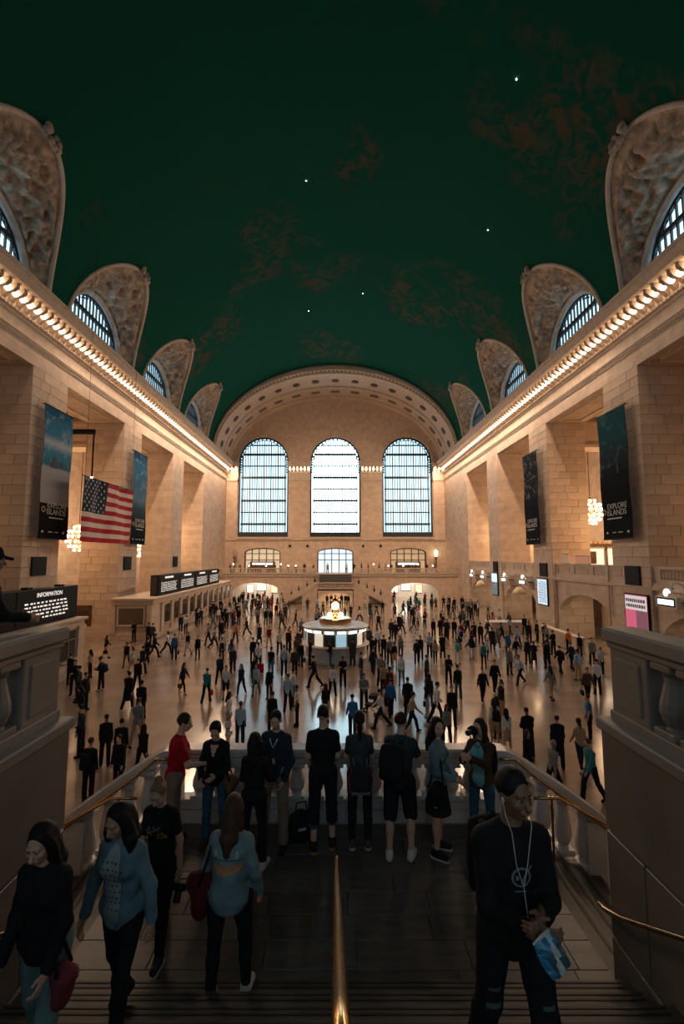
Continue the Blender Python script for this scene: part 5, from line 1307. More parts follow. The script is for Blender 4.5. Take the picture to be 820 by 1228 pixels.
SKIN = [mat('skin_%s' % n, c, .5) for n, c in (('fair', (.55, .33, .24)), ('tan', (.42, .24, .16)), ('brown', (.22, .115, .07)), ('deep', (.11, .058, .038)))]
M_eye = mat('eye_white', (.33, .30, .28), .4); M_iris = mat('iris_dark', (.012, .009, .007), .3); M_lip = mat('lip', (.36, .14, .12), .45)
HAIRM = [mat('hair_%s' % n, c, .6) for n, c in (('black', (.010, .009, .009)), ('dark_brown', (.025, .016, .011)), ('brown', (.06, .034, .02)), ('blond', (.22, .14, .07)), ('grey', (.22, .21, .20)))]
CN = {'K': ('black', (.010, .011, .013)), 'N': ('navy', (.014, .024, .045)), 'W': ('white', (.60, .60, .60)), 'G': ('grey', (.17, .18, .19)), 'B': ('blue', (.025, .13, .30)), 'T': ('teal', (.03, .16, .19)),
      'R': ('red', (.40, .015, .025)), 'M': ('maroon', (.13, .012, .022)), 'P': ('pink', (.50, .17, .15)), 'Y': ('tan', (.36, .25, .16)), 'O': ('orange', (.60, .20, .02)), 'D': ('denim', (.035, .085, .15)),
      'C': ('charcoal', (.035, .037, .040)), 'L': ('pale-blue', (.32, .42, .52)), 'E': ('mint', (.12, .38, .32)), 'V': ('brown', (.09, .05, .03))}
CLOTH = {k: mat('cloth_' + v[0].replace('-', '_'), v[1], .85, var=.12, scale=6) for k, v in CN.items()}

# ================================================================== CROWD
_parts = {}
def crowd_part(pose, fem, kind, val):
    key = (pose, fem, kind, val)
    if key not in _parts:
        g = Rig(POSES[pose], fem)
        if kind == 'top': p, k, c = top_prims(g, val); r = polygonise(p, .022, k, c)
        elif kind == 'bottom': p, k = bottom_prims(g, val); r = polygonise(p, .022, k, bottom_hem(g, val))
        elif kind == 'hair': p, c = hair_prims(g, val); r = polygonise(p, .016, .03, c)
        elif kind == 'shoe': r = polygonise(g.shoe(val), .016, .02)
        else: r = body_parts(g, .022, .016, False, None, None, None)['person'][:2]
        _parts[key] = r
    return _parts[key]
_cm = {}
def crowd_mesh(nm, *key):
    if key not in _cm: V, Q = crowd_part(*key); _cm[key] = np_mesh(nm, V, Q); _cm[key].materials.append(None)
    return _cm[key]
def crowd_merged(pose, fem, top, bottom, hair):
    key = (pose, fem, top, bottom, hair)
    if key not in _cm:
        V, Q, mi = [], [], []; o = 0
        for m, kk in enumerate((('body', 0), ('hair', hair), ('top', top), ('bottom', bottom), ('shoe', 0), ('shoe', 1))):
            v, q = crowd_part(pose, fem, *kk); V.append(v); Q.append(q + o); mi.append(np.full(len(q), min(m, 4), int)); o += len(v)
        _cm[key] = np_mesh('person', np.concatenate(V), np.concatenate(Q), np.concatenate(mi))
        for _ in range(5): _cm[key].materials.append(None)
    return _cm[key]
PEOPLE = []      # records, labelled at the end
WORDS = {'stand': 'standing', 'walk': 'walking', 'stride': 'striding', 'phone': 'checking a phone', 'fold': 'waiting'}
def add_person(x, y, z, tc, bc, pose, face, fem, top='long', bottom='trousers', hair='short', zone=None, s=None):
    s = s or random.uniform(.94, 1.03) * (.95 if fem else 1.0)
    far_ = y > 47
    sk = random.choice(SKIN[:3] + SKIN[:2]); hm = random.choice(HAIRM[:3] + HAIRM[:2]); shm = random.choice([CLOTH['K']] * 4 + [CLOTH['W'], CLOTH['V']])
    if hair == 'grey': hair, hm = 'short', HAIRM[4]
    if hair == 'cap': hm = CLOTH['K']
    if far_:
        o = link('person', crowd_merged(pose, fem, top, bottom, hair), None, None, None, [sk, hm, CLOTH[tc], CLOTH[bc], shm])
    else:
        o = link('person', crowd_mesh('person', pose, fem, 'body', 0), None, None, None, sk)
        link('hair', crowd_mesh('hair', pose, fem, 'hair', hair), o, m=hm)
        link({'coat': 'coat', 'jacket': 'jacket', 'tee': 't_shirt'}.get(top, 'shirt'), crowd_mesh('top', pose, fem, 'top', top), o, m=CLOTH[tc])
        link({'skirt': 'skirt', 'shorts': 'shorts'}.get(bottom, 'trousers'), crowd_mesh('bottom', pose, fem, 'bottom', bottom), o, m=CLOTH[bc])
        for i in (0, 1): link('shoe', crowd_mesh('shoe', pose, fem, 'shoe', i), o, m=shm)
    o.location = (x, y, z); o.rotation_euler = (0, 0, face); o.scale = (s, s, s)
    PEOPLE.append(dict(o=o, x=x, y=y, z=z, tc=tc, bc=bc, pose=pose, bottom=bottom, top=top, zone=zone, s=s, face=face, fem=fem))
    return o
# bags
def rb(mb, x0, x1, y0, y1, z0, z1, b): return mb.cbox(x0, x1, y0, y1, z0, z1, b)
bp_b = MB().cbox(-.15, .15, -.16, 0, 0, .44, .06).mesh('pack', False); bp_p = MB().cbox(-.11, .11, -.21, -.14, .05, .24, .03).mesh('pocket'); bp_s = MB().tube([(-.1, .0, .42), (-.11, .12, .46), (-.12, .24, .35), (-.12, .22, .1), (-.13, 0, .03)], .016, 5).mesh('strap'); bp_s2 = MB().tube([(.1, .0, .42), (.11, .12, .46), (.12, .24, .35), (.12, .22, .1), (.13, 0, .03)], .016, 5).mesh('strap')
hb_b = MB().cbox(-.05, .05, -.15, .15, -.25, 0, .025).mesh('pouch'); hb_h = MB().tube([(0, -.11, -.01), (0, -.07, .10), (0, .07, .10), (0, .11, -.01)], .008, 5).mesh('handle')
for m in (bp_b, bp_p, bp_s, bp_s2, hb_b, hb_h): m.materials.append(None)
BAGS = []
def local(rec, p):
    c, s_ = math.cos(rec['face']), math.sin(rec['face']); k = rec['s']; return (rec['x'] + k * (p[0] * c - p[1] * s_), rec['y'] + k * (p[0] * s_ + p[1] * c), rec['z'] + k * p[2])
def backpack(rec, c, label):
    o = empty('backpack', local(rec, (0, -.135, .95)), rec['face']); o.scale = (rec['s'],) * 3
    link('pack', bp_b, o, m=CLOTH[c]); link('pocket', bp_p, o, m=CLOTH[c]); link('strap', bp_s, o, m=CLOTH['K']); link('strap', bp_s2, o, m=CLOTH['K']); tag(o, label, 'backpack', 'backpacks in the crowd'); return o
def handbag(rec, c, label, side=1):
    o = empty('handbag', local(rec, (side * .27, .02, .62)), rec['face']); o.scale = (rec['s'],) * 3
    link('pouch', hb_b, o, m=CLOTH[c]); link('handle', hb_h, o, m=CLOTH['K']); tag(o, label, 'handbag', 'bags carried in the crowd'); return o
FACE = {'a': 0, 't': PI, 'l': PI / 2, 'r': -PI / 2}
CROPS = {'A': (80, 740, 6.833), 'B': (180, 700, 8.2), 'C': (260, 690, 10.25), 'D': (180, 790, 8.2), 'E': (260, 750, 10.25), 'G': (260, 810, 6.833), 'F': (320, 750, 10.25), 'H': (380, 750, 10.25),
         'J': (380, 810, 5.857), 'K': (440, 750, 10.25), 'L': (500, 750, 10.25), 'M': (500, 800, 6.833), 'N': (530, 690, 7.4545), 'O': (620, 720, 6.833), 'P': (620, 830, 6.833), 'Q': (80, 840, 6.833)}
# x y(feet) top bottom pose+sex facing [extras]; extras: b backpack, h bag, S shorts, Q skirt, c coat, j jacket, e tee, o old, k cap; capitals after '#' colour the bag
CROWD = '''
A 548 205 K K pm t;A 318 335 K P wf r Qh;A 278 600 N K pm l b#N;A 188 500 Y K sf l;A 55 640 K K sm t;A 140 765 K K sm r;A 112 900 K K sf l j;A 20 560 K K sm a;A 95 700 C K sm l;A 488 410 K V wf t;A 537 445 W Y wf t Q;A 495 762 K K wm a c;A 612 468 N K wm a;A 574 595 K K wm a j;A 655 382 K K Wm a j;A 712 335 K K Wm r j;A 665 225 K K sm a;A 700 232 C K sm a;A 600 850 K K wm a j
B 160 690 W K Wm r;B 235 750 B N sm a h#K;B 370 702 K W wf t Q;B 465 750 K K sf t j;B 298 480 N K sm a;B 332 482 W N sm a;B 458 420 K K sm a;B 497 402 N K sm a;B 590 345 K K sm a;B 645 335 K K sm a;B 618 322 K N sm a;B 572 600 G K wm l;B 625 640 G K Wm r;B 690 545 K K sm t;B 738 372 K K sm t;B 700 372 W K sf t j;B 702 770 W N wm a b#K;B 796 800 B K wf a
C 50 470 K K sm a;C 95 565 K K sm t;C 208 600 R K sf t;C 252 602 K K sm t;C 210 385 K K sm t;C 300 345 K K sm a;C 338 505 G Y wf t;C 368 745 K K Wm l j;C 395 500 V V sf a;C 500 592 G K wm a;C 600 622 K K sm a j;C 662 605 K K wm t;C 728 515 K K sm a;C 226 830 P K wm a;C 518 850 N K wm a c;C 640 880 M Y wm t;C 450 335 K K sm t;C 486 338 C K sm a;C 540 342 K K sf t;C 582 336 P K sf t;C 625 425 K N sm a;C 662 408 K K sm a;C 392 320 V K sf t;C 432 425 K K sm a;C 560 405 P K sf a;C 340 315 K K sm t;C 690 330 C K sm l;C 520 440 K K wm t
D 318 342 N K wf r h#V;D 550 432 T K wm a h#R;D 742 392 W N wm t Se;D 678 246 N K wm a h#O
E 195 585 C K wm t j;E 458 745 K K sf t c;E 510 575 W N sm a e;E 662 640 K T sm a e;E 770 352 W K wm t;E 440 470 K K sm a;E 80 330 W K wf a;E 60 180 K N sm t
G 200 168 N K wf t;G 250 165 L T wf t;G 428 195 K K sf t j;G 580 298 L K wm a;G 655 415 W K sm l e;G 188 590 L N sm a;G 92 480 W Y sf r h#W;G 450 480 K K sm a;G 620 250 W K sm r
F 282 300 R N sm l e;F 240 335 K K sm a;F 358 425 V K sf a;F 400 335 N K sm a;F 478 385 V K sf a h#W;F 540 485 K N sm r;F 650 445 K K sm a h#K;F 208 612 L K wm a;F 340 628 C K wm t;F 585 765 K K Wm l j
H 190 468 K D sm l j;H 342 455 C K sm a c;H 190 885 W K wm a;H 318 768 K K pm t e;H 525 425 K K sm a;H 545 700 N D sm l;H 690 605 N N Wm a;H 640 310 C N sm a;H 745 330 W K sm a
J 330 250 G K fm t e;J 452 372 W K Wm l b#K;J 250 440 B K wm a k;J 60 330 K Y sf a;J 640 292 K K wm a c;J 505 240 M K wf a;J 605 270 B K wm a;J 665 405 Y K Wm r;J 790 245 N D wf a
K 205 425 K K sm a;K 280 475 G K sm a e;K 340 515 K O sf a Q;K 415 405 G K sf t;K 170 740 G K wm a e;K 205 860 Y K sf t;K 425 725 W T wf t e;K 612 475 K K wm a j;K 770 395 L K sm t;K 735 765 C K sm r j;K 280 930 M V sf a;K 300 175 C K wm t;K 350 195 K K wm a;K 425 95 K K Wm r
L 225 455 Y K wf t;L 318 402 K K sm a c;L 390 730 K K sm t j;L 500 480 E W sf t;L 530 290 L K wm a b#K;L 672 412 K L wf a j;L 785 235 K K sm a;L 205 155 K K sm a;L 375 150 K K wm t;L 430 162 K N sm a h#K;L 45 430 K K sm a
M 160 465 W K wm r;M 90 385 K L sf l h#K;M 292 490 K K sm t j;M 245 638 G K Wf t;M 540 285 K K wm t;M 640 208 K K wm t j;M 340 276 K D sm a j;M 700 430 K Y sf l;M 640 640 W Y sf a Sb#K;M 705 690 W Y sf a Q;M 790 730 K K sm a c;M 825 690 Y K sf a
N 265 300 K K sm t c;N 15 300 K K sm a;N 65 290 K K sm t;N 58 362 K K wm a;N 30 555 K K sm a;N 82 560 K K wm t;N 165 472 N K wf a;N 185 362 K K sm t;N 240 385 K K sm a;N 228 540 K K Wm t;N 345 612 K K sm a c;N 415 425 Y K sf a;N 455 475 P K sf a;N 452 672 K K sm a c;N 540 602 K K Wm l;N 592 525 L K wf a;N 400 765 W D wf t;N 375 830 T K sf a;N 590 710 B N sm t j;N 605 890 G K sm t j;N 662 765 K G wm t j;N 640 440 W D sf t;N 682 475 C K wf t;N 680 640 L N Wm a;N 700 360 W K sm l;N 790 520 K K sm t;N 300 330 G K sm a;N 352 300 R K sf t;N 380 330 N K sm a;N 440 330 G K sm t;N 470 335 C D sm a;N 500 340 G K sm t;N 330 360 K K sm a;N 110 320 K K sm a
O 90 525 N K sm a;O 150 545 K K sf a c;O 202 545 K K sm a;O 240 502 C N sm t j;O 300 445 K K sm a;O 270 545 G K sf a;O 358 598 K K wm a b#K;O 285 815 G Y wf a Sh#W;O 452 572 N K wm a;O 502 658 L Y sm a b#L;O 582 840 V K wm t jh#K;O 662 772 W K sm a;O 692 620 L K sm t e;O 618 532 G K sm t j;O 570 472 K K sf t;O 430 435 O K sm a;O 392 352 K K sm t;O 490 350 K K sm l;O 150 330 Y K sm t;O 100 340 K K sm a;O 250 380 G K sm l;O 28 688 L K Wm l
P 345 632 K K sm a c;P 512 652 Y N wf a h#K;P 600 395 B K sm l e;P 300 860 G K wm r o;P 620 890 T K wm l j;P 95 740 K K sf t
Q 308 540 K K sm a j;Q 432 592 K K sm a j;Q 572 372 G Y wm a;Q 610 620 K K wf a h#K;Q 170 830 K K sm a b#K;Q 335 760 K K sm t j;Q 110 460 N K sm l
'''
taken = []
def free(x, y, d=.5): return all((x - a) ** 2 + (y - b) ** 2 > d * d for a, b in taken)
def settle(x, y, d=.72):
    if (x - BX) ** 2 + (y - BY) ** 2 < 2.75 ** 2:
        v = Vector((x - BX, y - BY)); v = v.normalized() * 2.78 if v.length > .01 else Vector((0, -2.78)); x, y = BX + v.x, BY + v.y
    for k in range(40):
        if free(x, y, d): break
        x += random.uniform(-.18, .18); y += random.uniform(-.25, .25)
    taken.append((x, y)); return x, y
def blocked(x, y):
    if x < -15.3 and (y < 29.8 or 39.7 < y < 70.5): return True
    if x > 17.6 and not (33 < y < 40): return True
    if x < -18.8: return True
    if y > 65.6 and abs(x) < 8.2: return True
    if 14.4 < x < 18 and 43 < y < 45: return True
    if 17.6 < x and 34 < y < 41: return True
    return False
for line in CROWD.strip().split('\n'):
    c0 = line[0]
    for e in line.split(';'):
        f = e.split(); ox, oy, sc = CROPS[f[0]]; px, py = ox + float(f[1]) / sc, oy + float(f[2]) / sc
        p = on_floor(px, py); x, y = p.x, p.y
        if y > 71: k = 71 / y; x, y = x * k, 71 - random.uniform(0, 1.5)
        x = max(-15.2 if (y < 29.9 or y > 39.6) else -18.5, min(17.4, x))
        if 14.4 < x < 18 and 43 < y < 45: y = 42.7
        if y > 65.4 and abs(x) < 8.4: x = math.copysign(8.7, x)
        x, y = settle(x, y)
        pose = {'s': 'stand', 'w': 'walk', 'W': 'stride', 'p': 'phone', 'f': 'fold'}[f[5][0]] if len(f[5]) > 1 else 'stand'
        fem = f[5][1] == 'f'; fc = FACE[f[6]] if len(f) > 6 and f[6] in FACE else 0
        ex = f[7] if len(f) > 7 else ''; bag, bcol = (ex.split('#') + ['K'])[:2]
        if pose == 'stand' and random.random() < .2: pose = 'fold' if random.random() < .4 else 'phone'
        top = 'coat' if 'c' in bag else 'jacket' if 'j' in bag else 'tee' if 'e' in bag else 'long'
        bot = 'shorts' if 'S' in bag else 'skirt' if 'Q' in bag else ('slim' if fem else 'trousers')
        hair = 'cap' if 'k' in bag else 'grey' if 'o' in bag else (random.choice(('long', 'long', 'pony')) if fem else 'short')
        o = add_person(x, y, 0, f[3], f[4], pose, fc + random.uniform(-.35, .35), fem, top, bot, hair)
        PEOPLE[-1]['bagkind'] = ('b' if 'b' in bag else 'h' if 'h' in bag else None, bcol)
# the denser throng towards the far arches
rnd = random.Random(21)
n = 0
while n < 95:
    q = rnd.random()
    if q < .34: x, y = rnd.gauss(-9.5, 3.2), rnd.uniform(46, 71.5)
    elif q < .70: x, y = rnd.gauss(9.8, 3.6), rnd.uniform(44, 71.5)
    elif q < .82: x, y = rnd.uniform(-6, 6), rnd.uniform(38, 63)
    elif q < .92: x, y = rnd.choice((-1, 1)) * 12.4 + rnd.uniform(-3.0, 3.0), rnd.uniform(73.9, 78.0)
    else: x, y = rnd.uniform(10, 17), rnd.uniform(30, 46)
    if blocked(x, y) or not free(x, y, .75) or (abs(x) > 15.2 and y > 71.5) or (72.4 < y < 73.8): continue
    taken.append((x, y)); n += 1
    fem = rnd.random() < .4; tc = rnd.choice('KKKKKNCCGGWLMRVT'); bc = rnd.choice('KKKKNNCDY' if not fem else 'KKKDNT')
    add_person(x, y, 0, tc, bc, rnd.choice(('stand', 'walk', 'walk', 'stride', 'phone')), rnd.choice((0, PI, PI, 0, PI / 2, -PI / 2)) + rnd.uniform(-.5, .5), fem, rnd.choice(('long', 'jacket', 'tee', 'coat', 'long')), 'slim' if fem else 'trousers', 'long' if fem else 'short')
# people on the far flights and far balcony
for x, k, f_ in ((-3.2, 2, 'a'), (-4.4, 5, 't'), (-5.6, 9, 't'), (-6.7, 12, 'a'), (3.6, 3, 't'), (4.9, 7, 'a'), (6.0, 10, 't'), (7.0, 13, 't')):
    kk = int((abs(x) - 2.6) / .34) + 1; add_person(x, 66 + 4.6 + (k % 3) * .7, FL - FL / 15 * kk, rnd.choice('KKNC'), 'K', 'stand', FACE['r' if x > 0 else 'l'], False, 'jacket', 'trousers', 'short', 'on the far stair flights')
for i in range(26):
    x = (-17 + i * 1.33) + rnd.uniform(-.3, .3)
    if abs(x) < 2.8 and i % 2: continue
    add_person(x, 75.4 + (i % 3) * .8, FBZ, rnd.choice('KKKCWVYN'), 'K', rnd.choice(('stand', 'phone', 'fold')), rnd.choice((0, PI, PI / 2)), rnd.random() < .4, 'long', 'trousers', 'short', 'on the far balcony')
for x, y in ((-1.2, 67.4), (-.6, 67.9), (.9, 67.2), (1.5, 67.7), (1.9, 67.1)):
    add_person(x, y, 0, 'K', 'K', 'stand', rnd.choice((0, PI)), False, 'jacket', 'trousers', 'short', 'under the far landing arch')

def zone_of(r_):
    x, y = r_['x'], r_['y']
    if r_['zone']: return r_['zone']
    if y > 73: return 'inside the far %s passage' % ('left' if x < 0 else 'right')
    if (x - BX) ** 2 + (y - BY) ** 2 < 30: return 'beside the information booth'
    if y > 62: return 'before the far %s arch' % ('left' if x < 0 else 'right')
    if x < -10 and y > 39: return 'by the far ticket windows'
    if x < -9 and y <= 39: return 'by the near ticket office' if y > 24 else 'below the left balustrade'
    if x > 9.5 and y > 46: return 'near the gate signs'
    if x > 9.5 and y > 30: return 'near the big right archway'
    if y < 19: return 'just beyond the balustrade'
    if y < 26: return 'on the open %s floor' % ('left' if x < -4 else 'right' if x > 4 else 'middle')
    if y < 46: return '%s of the booth' % ('left' if x < 0 else 'right')
    return 'behind the booth, %s' % ('left' if x < 0 else 'right')
ORD = ['leftmost', 'second', 'third', 'fourth', 'fifth', 'sixth', 'seventh', 'eighth', 'ninth', 'tenth', 'eleventh', 'twelfth', 'thirteenth', 'fourteenth', 'fifteenth', 'sixteenth', 'seventeenth', 'eighteenth', 'nineteenth', 'twentieth']
def label_people():
    groups = {}
    for r_ in PEOPLE:
        fd = (r_['face'] + 2 * PI) % (2 * PI); dr = 'facing away' if fd < .8 or fd > 5.5 else 'facing left' if fd < 2.35 else 'facing the stairs' if fd < 3.95 else 'facing right'
        bt = {'skirt': 'skirt', 'shorts': 'shorts'}.get(r_['bottom'], 'trousers')
        base = 'person in %s %s and %s %s %s %s' % (CN[r_['tc']][0], {'coat': 'coat', 'jacket': 'jacket', 'tee': 'tee'}.get(r_['top'], 'top'), CN[r_['bc']][0], bt, WORDS[r_['pose']].split()[0], zone_of(r_))
        groups.setdefault(base, []).append(r_)
    for base, rs in groups.items():
        rs.sort(key=lambda q: to_px((q['x'], q['y'], q['z']))[0])
        for k, q in enumerate(rs):
            lab = base if len(rs) == 1 else base + (', leftmost' if k == 0 else ', rightmost' if k == len(rs) - 1 else ', %s-from-left' % (ORD[k] if k < 20 else 'later'))
            tag(q['o'], lab, 'person', 'people on the concourse' if q['zone'] is None else 'people ' + q['zone']); q['label'] = lab
            bk = q.get('bagkind')
            if bk and bk[0]:
                who = base.replace('person in ', '').split(' and ')[0]; zn = zone_of(q)
                if bk[0] == 'b': backpack(q, bk[1], '%s backpack worn by the %s person in %s %s' % (CN[bk[1]][0], WORDS[q['pose']].split()[0], who, zn))
                else: handbag(q, bk[1], '%s bag carried by the %s person in %s %s' % (CN[bk[1]][0], WORDS[q['pose']].split()[0], who, zn))
label_people()
# ================================================================== THE PEOPLE ON THE LANDING AND STAIRS
HERO = {}
def hero(key, label, loc, yaw, height, pose, fem, hair, hm, top, tm, bottom, bm, shm, skin=0, wide=1.0, curls=(.5, .5), inner=None, shoe_sole=None, names=('shirt', 'trousers'), blendk=None):
    g = Rig(pose, fem, wide); P = body_parts(g, .0105, .0052, True, top, bottom, hair, curls, .0035)
    s = height / (g.H[2] + .125 + (.0 if True else 0)) if pose.get('lean', 0) < 8 else height / 1.75
    V, Q, mi = P['person']; me = np_mesh('person', V, Q, mi)
    for m in (SKIN[skin], M_eye, M_iris, M_lip): me.materials.append(m)
    o = link('person', me, None, loc, (0, 0, R(yaw))); o.scale = (s, s, s); objs = {'root': o, 'rig': g}
    def part(nm, vq, m):
        me = np_mesh(nm, vq[0], vq[1]); me.materials.append(m); c = link(nm, me, o); objs[nm] = c; return c
    if 'hair' in P: part('hair' if hair != 'cap' else 'cap', P['hair'], hm)
    part(names[0], P['top'], tm); part(names[1], P['bottom'], bm)
    if inner:
        p, k, c = top_prims(g, inner[0]); part(inner[2], polygonise(p, .0105, k, c, .003), inner[1])
    for i in (0, 1):
        part('shoe', P['shoe%d' % i], shm)
        if shoe_sole:
            an, f = g.foot(i); a = an + np.array([0, 0, -.072]) - f * .05
            part('sole', polygonise([Cone(a, a + f * .19, .046, .041)], .008, .01, [Ell(a + np.array([0, .07, .07]), (.4, .5, .062))]), shoe_sole)
    tag(o, label, 'person', 'people on the landing and stairs'); HERO[key] = objs; objs['s'] = s; return objs
def world(h, p):      # a rig point of a hero in world space
    o = h['root']; c, s_ = math.cos(o.rotation_euler.z), math.sin(o.rotation_euler.z); k = h['s']
    return Vector((o.location.x + k * (p[0] * c - p[1] * s_), o.location.y + k * (p[0] * s_ + p[1] * c), o.location.z + k * p[2]))
def print_on(h, part_nm, shapes, m, y_from, nm, gap=.004):
    """lay flat print on a garment: shapes is a list of 2-D polygons in the figure's own x,z; dropped on the cloth along y"""
    o = h[part_nm]; me = o.data; vs = [v.co.copy() for v in me.vertices]; ps = [tuple(p.vertices) for p in me.polygons]; bv = BVHTree.FromPolygons(vs, ps)
    d = Vector((0, -1 if y_from > 0 else 1, 0)); mb = MB()
    for poly in shapes:
        n = len(poly); pts = []
        for x, z in poly:
            hit = bv.ray_cast(Vector((x, y_from, z)), d)
            if hit[0] is None: pts = None; break
            pts.append(hit[0] - d * gap)
        if pts: mb.add(pts, [tuple(range(n))])
    if mb.v:
        q = mb.build(nm, m, h['root']); q['kind'] = 'stuff'; return q
def grid_polys(x0, x1, z0, z1, nx, nz, keep):
    out = []
    for i in range(nx):
        for j in range(nz):
            if keep((i + .5) / nx, (j + .5) / nz): xa, xb, za, zb = x0 + (x1 - x0) * i / nx, x0 + (x1 - x0) * (i + 1) / nx, z0 + (z1 - z0) * j / nz, z0 + (z1 - z0) * (j + 1) / nz; out.append([(xa, za), (xb, za), (xb, zb), (xa, zb)])
    return out
def cm(name, col, r=.85, var=.15, sc=9): return mat(name, col, r, var=var, scale=sc, bump=.12, bscale=60)
M_tb = cm('black_cotton', (.010, .011, .012)); M_bd = cm('black_denim', (.012, .014, .017)); M_jean = cm('blue_denim', (.025, .085, .14), var=.35, sc=5); M_jacket = cm('washed_denim', (.15, .225, .25), var=.45, sc=4); M_light = cm('light_denim', (.11, .195, .24), var=.3, sc=4)
M_redp = cm('red_polo', (.36, .006, .014)); M_teal = cm('teal_shirt', (.16, .38, .42)); M_brj = cm('brown_jacket', (.055, .032, .02)); M_navy = cm('navy_wool', (.012, .028, .042)); M_khaki = cm('khaki', (.20, .15, .11)); M_slate = cm('slate_tee', (.022, .038, .048)); M_gtee = cm('grey_tee', (.035, .045, .05)); M_dotw = cm('pale_blouse', (.30, .34, .36))
M_wsh = mat('white_shoe', (.62, .62, .60), .6); M_bsh = mat('black_shoe', (.012, .013, .015), .6); M_osole = mat('orange_sole', (.45, .14, .05), .7); M_wsole = mat('white_sole', (.45, .45, .44), .7); M_tsh = mat('teal_black_shoe', (.012, .035, .045), .6)
L = LZ0
BENT = dict(lean=3, arms=[(18, 18, 78, -18), (18, 18, 78, -18)], legs=[(2, 4, 0, 2), (-2, 4, -3, 2)], head=(0, -6))
hero('polo', 'person in red polo shirt leaning at the left balustrade corner', (-2.22, 6.62, L), -72, 1.76, dict(lean=6, arms=[(30, 8, 88, -14), (26, 10, 84, -16)], legs=[(2, 4, 0, 2), (-4, 4, -6, 2)], head=(-8, -14)), False, 'short', HAIRM[1], 'tee', M_redp, 'trousers', M_khaki, M_bsh, 0, 1.08, names=('polo_shirt', 'trousers'))
hero('cardi', 'person in black cardigan and blue jeans looking down at balustrade', (-1.66, 6.66, L), 176, 1.67, dict(lean=2, arms=[(16, 12, 84, -26), (12, 14, 70, -20)], legs=[(4, 4, 2, 2), (0, 4, -2, 2)], head=(6, -28)), True, 'pony', HAIRM[0], 'long', M_tb, 'slim', M_jean, mat('brown_shoe', (.06, .035, .02)), 0, 1.06, names=('cardigan', 'jeans'))
hero('blackhair', 'person with long dark hair in all black facing the navy sweater', (-1.05, 6.20, L), -12, 1.66, dict(lean=2, arms=[(14, 14, 70, -22), (24, 12, 104, -10)], legs=[(-3, 4, -8, 2), (4, 4, 0, 2)], head=(-10, 4)), True, 'long', HAIRM[0], 'long', M_tb, 'slim', M_bd, M_wsh, 0, 1.0, names=('sweater', 'jeans'))
hero('navy', 'person in navy v-neck sweater leaning back on the balustrade', (-.84, 6.72, L), 168, 1.78, dict(lean=-2, arms=[(6, 14, 24, -16), (8, 14, 40, -24)], legs=[(8, 5, 6, 3), (12, 4, 4, 2)], head=(6, -14)), False, 'short', HAIRM[0], 'long', M_navy, 'trousers', M_khaki, M_bsh, 0, 1.06, names=('sweater', 'trousers'))
hero('tee', 'person in black tee and rolled dark denim shorts, seen from behind', (-.17, 6.62, L), 2, 1.86, dict(lean=2, arms=[(10, 9, 50, -14), (10, 9, 50, -14)], legs=[(-2, 3, -4, 1), (6, 3, -2, 1)], head=(0, -8)), False, 'short', HAIRM[0], 'tee', M_tb, 'capri', M_bd, M_bsh, 0, 1.0, shoe_sole=M_osole, names=('t_shirt', 'rolled_shorts'))
hero('pack', 'person in grey tee and black leggings wearing a low backpack', (.34, 6.66, L), 0, 1.76, dict(lean=4, arms=[(20, 9, 84, -30), (20, 9, 84, -30)], legs=[(0, 2, -1, 1), (0, 2, -1, 1)], head=(0, -6)), True, 'pony', HAIRM[0], 'tee', M_gtee, 'slim', M_bd, mat('plum_shoe', (.10, .05, .05)), 0, 1.0, shoe_sole=M_wsole, names=('t_shirt', 'leggings'))
hero('shorts', 'person in slate tee and black shorts leaning forward on the balustrade', (.86, 6.42, L), -18, 1.80, dict(lean=15, arms=[(34, 12, 96, -14), (30, 12, 88, -20)], legs=[(-4, 3, -6, 1), (10, 4, -12, 2)], head=(-18, 4)), False, 'short', HAIRM[1], 'tee', M_slate, 'shorts', M_bd, M_wsh, 0, 1.06, names=('t_shirt', 'shorts'))
hero('djack', 'person in denim jacket and black skirt looking back from the balustrade', (1.38, 6.52, L), -118, 1.75, dict(lean=2, arms=[(6, 10, 62, -20), (6, 10, 70, -24)], legs=[(0, 3, -2, 1), (4, 3, -2, 1)], head=(-52, -2)), True, 'long', HAIRM[0], 'jacket', M_jacket, 'skirt', M_bd, M_bsh, 0, .95, shoe_sole=M_wsole, names=('denim_jacket', 'skirt'))
hero('camera', 'person in brown jacket and teal shirt aiming a camera at the right end', (2.02, 6.62, L), 138, 1.70, dict(lean=1, arms=[(62, 10, 122, -30), (58, 4, 118, -24)], legs=[(0, 4, -2, 2), (2, 4, -1, 2)], head=(-8, 0)), True, 'long', HAIRM[1], 'wide_open', M_brj, 'slim', M_jean, M_bsh, 0, 1.02, inner=('tank', M_teal, 't_shirt'), names=('jacket', 'jeans'))
hero('printtee', 'person in black tee with yellow print coming up with head bowed', (-1.80, 5.05, L), 172, 1.65, dict(lean=5, arms=[(-10, 12, 4, 4), (10, 12, 34, 2)], legs=[(20, 2, 10, 1), (-10, 2, -34, 1)], head=(0, -24)), True, 'bun', HAIRM[3], 'tee', M_tb, 'slim', M_bd, M_tsh, 0, 1.05, shoe_sole=M_wsole, names=('t_shirt', 'leggings'))
zst = lambda y: L + RK * max(0, math.ceil((4.5 - y) / .30 - 1e-6))
